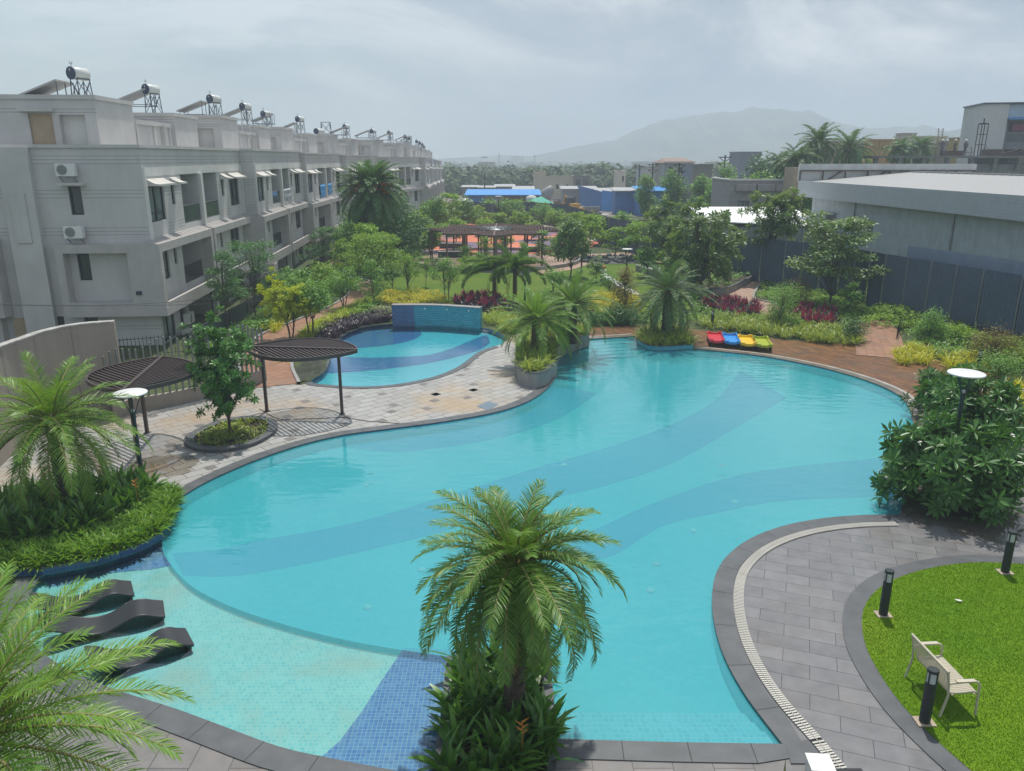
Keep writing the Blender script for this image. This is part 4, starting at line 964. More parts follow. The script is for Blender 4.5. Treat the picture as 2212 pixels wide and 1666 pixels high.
# planters
def planter(name, L, h, face, label, rim=m_coping, rimw=.2, z0=-.6, soil=-.06):
    cx_, cy_ = sum(p[0] for p in L)/len(L), sum(p[1] for p in L)/len(L)
    t = thing(name, label, 'planter', (cx_, cy_, 0)); m = MB()
    s = 1 if area(L) < 0 else -1
    i = offset(L, s*rimw, True); m.wall(L, z0, h, 0, True, flip=s > 0); m.wall(i, h-.12, h, 0, True, flip=s < 0); part('wall', m, face, t, world=True)
    m = MB(); o = offset(L, -s*.03, True); m.strip(o+o[:1], i+i[:1], h+.03); m.wall(o, h-.01, h+.03, 0, True, flip=s > 0); part('rim', m, rim, t, world=True)
    m = MB(); m.poly([i], h+soil); part('soil', m, m_soil, t, world=True); return i
PL1 = SEGS[7]+SEGS[8]+px([(330, 1062), (220, 1062), (100, 1085), (0, 1110), (-140, 1150), (-140, 1235), (30, 1243)])
I1 = planter('planter', PL1, .16, m_wallblue, 'long left planting bed with dark blue tiled edge beside the loungers', rimw=.12)
PL2 = spline(px([(1262, 734), (1215, 727), (1160, 735), (1122, 758), (1115, 790), (1118, 822), (1135, 836), (1160, 839), (1183, 832)]))+seg(POOL, g(1203, 808)[:2], g(1270, 748)[:2])
I2 = planter('planter', PL2, .62, m_conc, 'curved grey concrete planter with two date palms between the pools', z0=-.35)
PL3 = seg(POOL, g(1377, 743)[:2], g(1496, 755)[:2])+px([(1497, 738), (1470, 724), (1420, 720), (1385, 726)])
I3 = planter('planter', PL3, .20, m_wallaqua, 'low tiled planter with a date palm at the far pool edge', rimw=.1)
PL4 = px([(968, 1432), (1080, 1420), (1185, 1440), (1200, 1596), (1196, 1720), (930, 1720), (955, 1570)])
I4 = planter('planter', PL4, .10, m_coping, 'dark stone planter under the big date palm in the foreground', rimw=.15)
PL5 = spline(px([(400, 956), (414, 972), (450, 979), (500, 976), (550, 963), (588, 942), (599, 925), (585, 911), (540, 906), (478, 914), (425, 936)]), True)
I5 = planter('planter', PL5, .10, m_coping, 'teardrop planting bed with dark stone rim around the small tree', rimw=.28)
PL6 = spline(px([(1600, 545), (1625, 600), (1600, 622), (1555, 640), (1500, 640), (1450, 600), (1480, 560)]), True, .5)
I6 = planter('planter', PL6, .45, m_conc, 'curved raised bed of green shrubs beside the pink side path', rimw=.15, z0=-.05)
PL7 = [g(x, y)[:2] for x, y in [(1945, 1040), (1948, 1108), (2010, 1122), (2080, 1110), (2120, 1060), (2130, 980), (2080, 930), (1990, 925)]]
# long grey benches on the rear lawn
for a, b, h, lab in (((1302, 607), (1372, 653), .5, 'long grey concrete bench on the rear lawn, nearer of two'), ((1378, 586), (1415, 597), .5, 'short grey concrete bench on the rear lawn, farther of two')):
    p, q = Vector(g(*a)), Vector(g(*b)); c_ = (p+q)/2; u = (q-p).normalized(); L = (q-p).length
    t = thing('lawn_bench', lab, 'bench', (c_.x, c_.y, .03), math.atan2(u.y, u.x), 'grey benches on the rear lawn')
    m = MB(); m.box(-L/2, L/2, -.22, .22, 0, h-.06); part('base', m, m_conc, t); m = MB(); m.box(-L/2-.04, L/2+.04, -.27, .27, h-.06, h); part('seat', m, M('pale_bench_top', (.45, .46, .46), .5) if 'pale_bench_top' not in bpy.data.materials else bpy.data.materials['pale_bench_top'], t)
# cable, floating leaves, white box
m = MB(); cab = [g(x, y) for x, y in [(560, 884), (600, 905), (640, 906), (690, 905), (740, 903), (800, 911), (880, 917), (912, 922)]]
cs = spline([(p[0], p[1]) for p in cab], step=.1); m.tube([(x, y, .016+.003*math.sin(x*5)) for x, y in cs], .011, 5); tag(part('cable', m, m_iron, None), 'thin black cable lying across the pale paving to the pool edge', 'cable')
m = MB(); hs = spline([g(x, y)[:2] for x, y in [(590, 786), (625, 780), (640, 770), (615, 764), (600, 772), (630, 790)]], step=.1); m.tube([(x, y, .035) for x, y in hs], .022, 6); tag(part('hose', m, M('yellow_hose', (.65, .42, .06), .5), None), 'coiled yellow hose on the brick path behind the second pergola', 'hose')
p = g(1762, 1664); t = thing('plastic_box', 'white plastic lid-topped box on the paving by the end of the drain', 'box', (p[0], p[1]-.12, 0), R_(-4))
m = MB(); m.box(-.16, .16, -.16, .16, 0, .22); part('body', m, m_white, t); m = MB(); m.box(-.18, .18, -.18, .18, .22, .26); part('lid', m, m_white, t)
p = g(1835, 1672); m = MB(); m.box(-.2, .2, -.12, .06, 0, .05); m.box(-.17, .17, -.09, .03, .05, .055); o = tag(part('floor_tray', m, m_iron, None), 'black shallow tray on the grey slabs right of the white box', 'tray'); o.location = p
def leaf_on(x, y, z, s, col, label, rz):
    m = MB(); n = 7; ed = [(s*(i/(n-1)-.5), s*.22*math.sin(math.pi*i/(n-1))) for i in range(n)]
    vs = [(a, b, .004*math.cos(a*9)) for a, b in ed]+[(a, -b, .004*math.cos(a*9)) for a, b in ed]; m.add(vs, [(i, n+i, n+i+1, i+1) for i in range(n-1)])
    o = tag(part('fallen_leaf', m, M('dry_leaf', col, .6), None), label, 'leaf'); p = g(x, y, z); o.location = p; o.rotation_euler = (0, 0, rz)
leaf_on(1628, 1528, -.08, .22, (.45, .42, .05), 'yellow leaf floating beside the near right coping', .9)
leaf_on(1204, 806, -.08, .45, (.50, .46, .05), 'yellow leaves floating at the concrete planter', .1)
leaf_on(2071, 1297, .075, .16, (.62, .62, .58), 'pale leaf lying on the bright lawn', -.4)
leaf_on(1560, 1006, -.08, .3, (.35, .33, .2), 'small brown leaf floating in the middle of the pool', .1)
leaf_on(800, 1024, -.08, .28, (.06, .10, .09), 'dark leaf on the water in the left half of the pool', .3)
leaf_on(1950, 852, -.08, .3, (.30, .26, .15), 'small dry leaf floating by the far right coping', .2)
# shower post at the concrete planter
p = g(1122, 748); t = thing('shower_post', 'thin steel shower post beside the concrete planter', 'shower', p); m = MB(); m.tube([(0, 0, 0), (0, 0, 2.0), (0.05, 0, 2.1), (.3, -.1, 2.12)], .03, 8); part('pipe', m, m_rail, t); m = MB(); m.lathe([(0, 2.09), (.1, 2.09), (.1, 2.12), (0, 2.13)], (.3, -.1, 0), 16); part('head', m, m_rail, t); m = MB(); m.bar((0, 0, .9), (.35, -.3, .5), .03); part('arm', m, m_rail, t)
# overhead wires
for (a, b, Y0, Y1, lab) in (((-80, 652), (470, 643), 30, 36, 'upper thin black wire crossing the nearest townhouse'), ((-80, 657), (700, 640), 30, 40, 'lower thin black wire crossing the nearest townhouse')):
    A_, B_ = Vector(at(*a, Y0)), Vector(at(*b, Y1)); m = MB(); m.tube([A_.lerp(B_, k/20)-Vector((0, 0, .25*4*(k/20)*(1-k/20))) for k in range(21)], .009, 4); tag(part('wire', m, m_iron, None), lab, 'wire')
# ================================================================ ROUND PERGOLA IN THE GARDEN
rp = thing('round_pergola', 'large dark ring pergola of radiating leaf canopies round a star hub', 'pergola', (PC.x, PC.y, 0))
Zp = 2.75; m_brown2 = M('weathered_brown_steel', (.15, .095, .08), .6, .1, var=.2)
for k in range(8):
    a = k*math.pi/4; u = Vector((math.cos(a), math.sin(a), 0)); v = Vector((-u.y, u.x, 0)); r0, r1 = 1.5, 6.1; L = r1-r0; w = 1.75
    P = lambda s, q: PC+u*(r0+s*L)+v*q+Vector((0, 0, Zp))
    hw = lambda s: w*math.sin(math.pi*min(1, max(0, s)))**.8
    m = MB()
    for sg in (1, -1):
        pts = [P(i/16, sg*hw(i/16)) for i in range(17)]
        for i in range(16): m.bar(pts[i], pts[i+1], .06, .16)
    m.bar(P(0, 0), P(1, 0), .12, .18)
    for i in range(1, 17): s = i/17; m.bar(P(s, -hw(s)), P(s, hw(s)), .07, .10)
    co_ = part('leaf_canopy', m, m_brown2, rp, world=True)
    for s, q in ((.30, hw(.3)*.6), (.30, -hw(.3)*.6), (.92, 0)):
        p = P(s, q); m = MB(); m.bar((p.x, p.y, .05), (p.x, p.y, Zp), .14); part('post', m, m_brown2, co_, world=True)
m = MB()
for k in range(16): a = k*math.pi/8; m.bar(PC+Vector((0, 0, Zp)), PC+Vector((1.6*math.cos(a), 1.6*math.sin(a), Zp+.18)), .07)
for r in (.7, 1.45): m.tube([PC+Vector((r*math.cos(i*math.pi/12), r*math.sin(i*math.pi/12), Zp+.1)) for i in range(25)], .05, 5)
m.tube([PC+Vector((0, 0, .05)), PC+Vector((0, 0, Zp))], .16, 8)
part('star_hub', m, m_rail, rp, world=True)
for (x, y, L, rz, lab) in ((978, 556, 2.7, 0, 'dark box bench with pale top at the front of the round pergola'), (975, 537, 2.4, 0, 'dark box bench with pale top farther inside the round pergola'), (1135, 570, 1.6, .4, 'small dark box bench at the right front of the round pergola'), (1150, 545, 1.4, -.4, 'small pale bench at the right side of the round pergola')):
    p = g(x, y, .05); t = thing('box_bench', lab, 'bench', p, rz, 'box benches in the round pergola'); m = MB(); m.box(-L/2, L/2, -.25, .25, 0, .5); part('base', m, m_sheet, t); m = MB(); m.box(-L/2-.03, L/2+.03, -.29, .29, .5, .56); part('seat', m, m_conc, t)
rwt = tag(part('retaining_wall', rw, m_conc, None, world=False), 'low round grey wall edging the round pergola paving', 'wall')
# play things
p = g(1055, 537); t = thing('play_slide', 'small green and purple playground slide behind the round pergola', 'slide', (p[0], p[1]+4, .08), R_(35))
m = MB(); m.add([(0, -.35, 1.5), (0, .35, 1.5), (1.0, .35, .9), (1.0, -.35, .9), (2.2, .35, .15), (2.2, -.35, .15)], [(0, 3, 2, 1), (3, 5, 4, 2)]); m.bar((0, -.38, 1.55), (2.2, -.38, .25), .1, .2); m.bar((0, .38, 1.55), (2.2, .38, .25), .1, .2); part('chute', m, M('green_plastic', (.10, .50, .06), .4), t)
m = MB()
for y in (-.35, .35): m.bar((0, y, 0), (0, y, 1.9), .1); m.bar((-.7, y, 0), (-.7, y, 1.9), .1)
m.box(-.7, 0, -.38, .38, 1.45, 1.52); part('tower', m, M('purple_plastic', (.10, .05, .22), .4), t)
p = g(1190, 478); t = thing('play_carousel', 'yellow and orange flower-shaped playground carousel under the trees', 'carousel', (p[0], p[1], .08)); m = MB()
for k in range(7): a = k*.9; m.lathe([(0, 0), (.55, .05), (.6, .3), (.4, .5), (0, .55)], (1.6*math.cos(a), 1.6*math.sin(a), .55), 10)
part('petals', m, M('yellow_plastic', (.75, .42, .02), .4), t); m = MB(); m.tube([(0, 0, 0), (0, 0, 1.3)], .5, 12); part('hub', m, M('orange_plastic', (.62, .12, .03), .4), t)
p = g(1321, 530); t = thing('stone_stack', 'dark stack of balanced boulders on the garden plaza', 'stones', (p[0], p[1], .03)); r_ = random.Random(4); m = MB()
for k, (rr, z) in enumerate(((.75, .3), (.6, .8), (.5, 1.2), (.35, 1.55))): m.lathe([(0, -.3), (rr*.8, -.22), (rr, 0), (rr*.7, .22), (0, .28)], (r_.uniform(-.15, .15), r_.uniform(-.1, .1), z), 9, smooth=False)
part('boulders', m, M('dark_boulder', (.07, .065, .06), .8, var=.3), t)
m = MB(); L = spline(px([(1240, 563), (1300, 553), (1420, 556), (1440, 562), (1380, 570), (1300, 572)]), True, .5); m.poly([L], .075, 0)
for k in range(70):
    q = scatter(L, 1, r_)[0]; s = r_.uniform(.12, .35); m.lathe([(s, 0), (s*.9, s*.5), (s*.4, s*.8), (0, s*.85)], (q[0], q[1], .07), 6, smooth=False)
tag(part('stone_bed', m, M('dark_gravel', (.075, .075, .075), .8, var=.4), None), 'bed of dark boulders and gravel beside the plaza path', 'stones', kind='stuff')
for (x, y, lab) in ((1303, 590, 'small garden gnome-like orange ball lamp on white base by the lawn'),):
    p = g(x, y); t = thing('ball_lamp', 'small orange ball on a white base at the rear lawn edge', 'ornament', p); m = MB(); m.box(-.25, .25, -.25, .25, 0, .25); part('base', m, m_white, t); m = MB(); m.lathe([(0, 0), (.17, .06), (.22, .2), (.17, .34), (0, .4)], (0, 0, .25), 14); part('ball', m, M('orange_ball', (.6, .2, .08), .5), t)
# tall thin dark pole
p = g(1263, 600); t = thing('flag_pole', 'tall thin dark pole on the garden plaza left of the large-leaved tree', 'pole', (p[0], p[1]+3, 0)); h = at(1263, 470, p[1]+3)[2]; m = MB(); m.tube([(0, 0, 0), (0, 0, h)], [.07, .05], 8); part('pole', m, m_iron, t); m = MB(); m.tube([(0, 0, 0), (0, 0, .05)], .18, 10); part('base', m, m_iron, t)
# ================================================================ VEGETATION
m_palm = leafmat('palm_leaf', (0.077, 0.173, 0.030), (0.153, 0.269, 0.045), .42, .28, .4, .15)
m_palmy = leafmat('palm_leaf_bright', (0.100, 0.237, 0.026), (0.212, 0.358, 0.045), .42, .3, .4, .2)
m_palmd = leafmat('palm_leaf_dark', (0.053, 0.128, 0.045), (0.106, 0.198, 0.060), .45, .25, .4, .1)
m_rach = M('frond_stalk', (.22, .20, .07), .6)
m_trunkp = M('palm_trunk', (.075, .058, .045), .9, var=.5, vscale=7, bump=.9, bscale=22)
m_bark = M('bark', (.10, .078, .058), .9, var=.35, vscale=8, bump=.7, bscale=40)
m_ldark = leafmat('dark_green_leaf', (0.040, 0.122, 0.028), (0.083, 0.205, 0.036), .38, .22, .45, .2)
m_lmid = leafmat('mid_green_leaf', (0.077, 0.198, 0.034), (0.177, 0.339, 0.052), .45, .3, .35, .25)
m_llight = leafmat('light_green_leaf', (0.118, 0.256, 0.030), (0.236, 0.371, 0.045), .5, .33, .3, .3)
m_lolive = leafmat('olive_green_leaf', (.10, .185, .06), (.20, .30, .105), .42, .3, .45, .25)
m_lyel = leafmat('yellow_green_leaf', (0.212, 0.320, 0.018), (0.425, 0.474, 0.022), .5, .33, .3, .3)
m_lblue = leafmat('blue_green_leaf', (0.059, 0.166, 0.060), (0.118, 0.256, 0.085), .5, .28, .3, .2)
m_yellow = leafmat('yellow_leaf', (.36, .36, .02), (.58, .52, .035), .5, .3, .3, .2)
m_strap = leafmat('strap_leaf', (.11, .22, .022), (.36, .42, .06), .42, .3, .4, .2)
m_strapy = leafmat('yellow_strap_leaf', (.25, .32, .012), (.50, .48, .022), .45, .3, .35, .2)
m_fern = leafmat('fern_leaf', (.07, .20, .012), (.18, .31, .025), .45, .32, .35, .25)
m_helic = leafmat('broad_leaf', (.04, .12, .018), (.10, .22, .026), .35, .28, .5, .2)
m_purple = leafmat('purple_leaf', (.022, .016, .026), (.06, .03, .055), .4, .12, .5, .1)
m_mag = leafmat('magenta_leaf', (.09, .012, .035), (.32, .025, .10), .4, .25, .4, .1)
m_redl = leafmat('coppery_leaf', (.14, .10, .03), (.20, .17, .04), .45, .25, .3, .2)
m_variegL = leafmat('variegated_leaf', (.10, .16, .05), (.36, .38, .20), .5, .25, .3, .1)
m_dead = leafmat('dead_frond', (.16, .11, .05), (.26, .19, .09), .7, .2, .2, .2)
m_flower = M('white_flower', (.75, .74, .66), .6)
m_fruit = M('orange_fruit', (.50, .19, .03), .6, var=.3, vscale=6)

class LB:
    """leaf buffer (vectorised): kites and strips"""
    def __init__(s): s.V = []; s.Q = []; s.n = 0
    def kites(s, P, D, N, L, W, fold=.15, wp=.45):
        """P base points, D directions, N leaf normals, L lengths, W widths"""
        D = D/np.linalg.norm(D, axis=1, keepdims=True); S = np.cross(D, N); S /= np.linalg.norm(S, axis=1, keepdims=True)+1e-9; U = np.cross(S, D)
        L = np.broadcast_to(L, len(P))[:, None]; W = np.broadcast_to(W, len(P))[:, None]
        A = P; B = P+D*L*wp+S*W*.5+U*W*fold; C = P+D*L-U*L*.10; E = P+D*L*wp-S*W*.5+U*W*fold
        k = len(P); s.V.append(np.stack([A, B, C, E], 1).reshape(-1, 3)); b = s.n+np.arange(k)[:, None]*4
        s.Q.append(b+np.array([[0, 1, 2, 2]])); s.Q.append(b+np.array([[0, 2, 3, 3]])); s.n += 4*k
    def strips(s, pts, side, W):
        """pts (k,m,3) centrelines, side (k,3) or (k,m,3), W (m,) width profile or (k,m)"""
        k, m, _ = pts.shape
        if side.ndim == 2: side = np.repeat(side[:, None, :], m, 1)
        W = np.broadcast_to(W, (k, m))[:, :, None]
        V = np.stack([pts-side*W*.5, pts+side*W*.5], 2).reshape(-1, 3); s.V.append(V)
        b = s.n+(np.arange(k)*m*2)[:, None, None]+(np.arange(m-1)*2)[None, :, None]+np.array([0, 1, 3, 2])[None, None, :]
        s.Q.append(b.reshape(-1, 4)); s.n += k*m*2
    def mesh(s, name):
        V = np.concatenate(s.V); Q = np.concatenate(s.Q)
        me = bpy.data.meshes.new(name); me.vertices.add(len(V)); me.vertices.foreach_set('co', V.astype(np.float32).ravel())
        tri = Q[:, 2] == Q[:, 3]; T = Q[tri][:, :3]; R = Q[~tri]
        li = np.concatenate([T.ravel(), R.ravel()]).astype(np.int32); me.loops.add(len(li)); me.loops.foreach_set('vertex_index', li)
        ls = np.concatenate([np.arange(len(T))*3, len(T)*3+np.arange(len(R))*4]).astype(np.int32); lt = np.concatenate([np.full(len(T), 3), np.full(len(R), 4)]).astype(np.int32)
        me.polygons.add(len(ls)); me.polygons.foreach_set('loop_start', ls); me.polygons.foreach_set('loop_total', lt)
        me.update(calc_edges=True); return me
def unit(a): return a/(np.linalg.norm(a, axis=-1, keepdims=True)+1e-9)
def palm_crown(seed, nf, L, e_hi=82, e_lo=-25, arch=75, nl=52, ll=.34, lw=.026, vee=.55, droopl=.35, twist=.5, az0=None, plume=1):
    r = np.random.default_rng(seed); lb = LB(); st = MB()
    for i in range(nf):
        k = (i+.5)/nf; az = i*2.39996+r.uniform(-.25, .25); e = R_(e_hi+(e_lo-e_hi)*k**.8+r.uniform(-7, 7)); Lf = L*r.uniform(.85, 1.1)*(.72+.33*min(1, k*1.6))
        ar = R_(arch)*(.55+.6*k)*r.uniform(.8, 1.2); m = 14; ts = np.linspace(0, 1, m); el = e-ar*ts**1.3
        h = np.array([math.cos(az), math.sin(az), 0]); bend = r.uniform(-.18, .18); hs = np.array([-math.sin(az), math.cos(az), 0])
        step = Lf/(m-1); d = np.cos(el)[:, None]*(h+hs*bend*ts[:, None])+np.sin(el)[:, None]*np.array([0, 0, 1]); d = unit(d)
        pts = np.concatenate([[np.zeros(3)], np.cumsum(d[:-1]*step, 0)]); pts += h*.06
        st.tube(pts[::2], [.020*(1-.85*q)*L/2+.003 for q in ts[::2]], 5, cap=False)
        n_ = max(8, int(nl*Lf/L)); tt = np.linspace(.10, .995, n_)
        for pl in range(plume):
            for sg in (-1, 1):
                t_ = tt+r.uniform(-.006, .006, n_); t_ = np.clip(t_, 0, 1)
                bx_ = np.stack([np.interp(t_, ts, pts[:, c]) for c in range(3)], 1); dd = unit(np.stack([np.interp(t_, ts, d[:, c]) for c in range(3)], 1))
                side = unit(np.cross(dd, np.array([0, 0, 1.])+h*.001)); up = np.cross(side, dd)
                lean = (.55+.75*t_)[:, None]*r.uniform(.85, 1.15, (n_, 1)); vv = vee*(1-.55*t_)[:, None]+r.normal(0, .13, (n_, 1))
                if plume > 1: vv = vv+(pl-(plume-1)/2)*.9
                ld = unit(side*sg*1.0+dd*lean+up*vv)
                le = ll*(np.sin(math.pi*np.clip(.16+.80*t_, 0, 1))**.6)[:, None]*r.uniform(.85, 1.12, (n_, 1))+.02
                p1 = bx_+ld*le*.55; p2 = p1+unit(ld-np.array([0, 0, droopl])*r.uniform(.5, 1.4, (n_, 1)))*le*.45
                P = np.stack([bx_, p1, p2], 1); S = unit(np.cross(ld, up)+up*r.normal(0, .4, (n_, 1)))
                lb.strips(P, S, np.array([lw*.8, lw, lw*.12]))
    return lb.mesh('crown'), st
def palm_trunk(H, r0, r1, seed, stubs=True, lean=(0, 0)):
    r = random.Random(seed); m = MB(); n = 14; k = 16
    pts = [(lean[0]*(i/k)**1.5, lean[1]*(i/k)**1.5, H*i/k) for i in range(k+1)]
    m.tube(pts, [(r0+(r1-r0)*i/k)*(1+.05*r.uniform(-1, 1)) for i in range(k+1)], n)
    if stubs:
        nst = int(H/.045)
        for i in range(nst):
            z = H*(i+.5)/nst; a = i*2.39996; rr = (r0+(r1-r0)*z/H); fx = lean[0]*(z/H)**1.5; fy = lean[1]*(z/H)**1.5
            c = Vector((math.cos(a), math.sin(a), 0)); s_ = Vector((-c.y, c.x, 0)); p = Vector((fx, fy, z))+c*rr*.92; w = .075*rr/.16; hgt = .11*rr/.16
            q = p+c*.045*rr/.16+Vector((0, 0, hgt)); m.add([p-s_*w, p+s_*w, q, p+Vector((0, 0, -hgt*.7))], [(0, 1, 2), (0, 2, 3), (1, 3, 2)])
    return m
def palm(name, loc, H, L, seed, label, nf=42, mat=None, r0=.17, r1=.15, group=None, stubs=True, lean=(0, 0), fruit=False, rz=0., dead=3, **k):
    t = thing(name, label, 'palm tree', loc, rz, group)
    part('trunk', palm_trunk(H, r0, r1, seed, stubs, lean), m_trunkp, t)
    cm, st = palm_crown(seed, nf, L, **k)
    c = part('crown', cm, mat or m_palm, t); c.location = (lean[0], lean[1], H)
    s = part('frond_stalks', st, m_rach, c)
    if fruit:
        r = random.Random(seed)
        for i in range(9):
            m = MB(); a = i*2*math.pi/9+r.uniform(-.2, .2); b = Vector((math.cos(a), math.sin(a), 0))
            m.tube([(0, 0, -.1), b*.6+Vector((0, 0, .35)), b*1.25+Vector((0, 0, .1))], .03, 4)
            for j in range(40):
                p = b*(1.25+r.uniform(-.35, .35))+Vector((r.uniform(-.3, .3), r.uniform(-.3, .3), r.uniform(-.65, .2))); m.lathe([(0, -.09), (.08, 0), (0, .09)], p, 5)
            part('fruit_cluster', m, m_fruit, c)
    if dead:
        dm, ds = palm_crown(seed+500, dead, L*.95, e_hi=-38, e_lo=-68, arch=45, nl=40, ll=.28, lw=.02)
        d = part('dead_fronds', dm, m_dead, c)
    return t
def pdep(Y, z): return Y*_c-(z-HC)*_s
# the big date palms round the pool
palm('date_palm', (*g(1112, 1570)[:2], .05), 2.98, 1.97, 11, 'big date palm in the dark planter, centre foreground, drooping fronds over the pool', nf=82, e_lo=-52, arch=98, nl=78, ll=.30, lw=.016, r0=.19, r1=.16)
palm('date_palm', (*g(148, 1118)[:2], .1), 2.6, 2.45, 23, 'date palm in the left planting bed before the curved beige wall', nf=48, e_lo=-45, arch=70, nl=74, ll=.38, lw=.018, mat=m_palmy, r0=.18, r1=.16)
palm('date_palm', (-6.3, 7.35, .0), 2.6, 2.4, 37, 'date palm in the near left corner, its crown cut by the frame edge', rz=2.1, nf=54, e_lo=-25, arch=62, nl=84, ll=.38, lw=.016, mat=m_palmy, r0=.18, r1=.16)
def palm_at(x, yb, yc, z0, L, seed, label, dx=0, **k):
    p = g(x, yb, z0); h = at(x+dx, yc, p[1])[2]-z0; palm('date_palm', p, h, L, seed, label, **k)
palm_at(1158, 768, 690, .5, 2.2, 41, 'front date palm of the pair in the concrete planter', nf=44, e_lo=-28, arch=62, nl=64, ll=.36, lw=.020, mat=m_palmy, r0=.23, r1=.19)
palm_at(1236, 742, 656, .5, 2.3, 43, 'rear date palm of the pair in the concrete planter', nf=42, e_lo=-35, arch=64, nl=60, ll=.36, lw=.022, r0=.22, r1=.18)
palm_at(1437, 728, 628, .2, 2.5, 47, 'date palm in the low tiled planter at the far pool edge', nf=46, e_lo=-48, arch=72, nl=60, ll=.36, lw=.022, mat=m_palmd, r0=.22, r1=.18)
p = g(842, 560); palm('fruiting_palm', (p[0], 64, 0), at(842, 402, 64)[2], 3.5, 53, 'tall date palm with orange fruit above the dark tree beside the houses', nf=150, e_hi=75, e_lo=-86, arch=72, nl=56, ll=.62, lw=.05, mat=m_palmd, r0=.34, r1=.30, fruit=True, stubs=False)
for (x, yb, yc, l) in ((1068, 652, 585, 'foxtail palm with arching feathery fronds on the rear lawn, left of the lamp'), (1112, 655, 580, 'foxtail palm on the rear lawn right beside the lamp post')):
    p = g(x, yb); palm('foxtail_palm', p, at(x, yc, p[1])[2], 2.3, 59+x, l, nf=14, mat=m_palm, r0=.16, r1=.10, stubs=False, group='foxtail palms', e_hi=72, e_lo=8, arch=88, nl=50, ll=.34, lw=.04, plume=3, droopl=.1)
for (x, yc, Y_, L, l) in ((1768, 305, 88, 3.2, 'coconut palm with upright crown above the bushes left of the tan houses'), (1722, 345, 84, 2.9, 'coconut palm with yellowing lower fronds beside the truss parapet'), (1838, 318, 92, 3.6, 'coconut palm with wide arching crown before the orange house'), (1990, 318, 110, 3.0, 'coconut palm before the cream building next to the ladder'), (1945, 322, 108, 2.6, 'half hidden coconut palm left of the cream building'), (1688, 352, 95, 2.4, 'small coconut palm among the bushes left of the others')):
    p = at(x, yc, Y_); palm('coconut_palm', (p[0], Y_, 0), p[2], L, int(x), l, nf=34, mat=m_palmd, r0=.2, r1=.14, stubs=False, group='coconut palms', e_hi=80, e_lo=-45, arch=85, nl=40, ll=.72, lw=.06, droopl=.9)

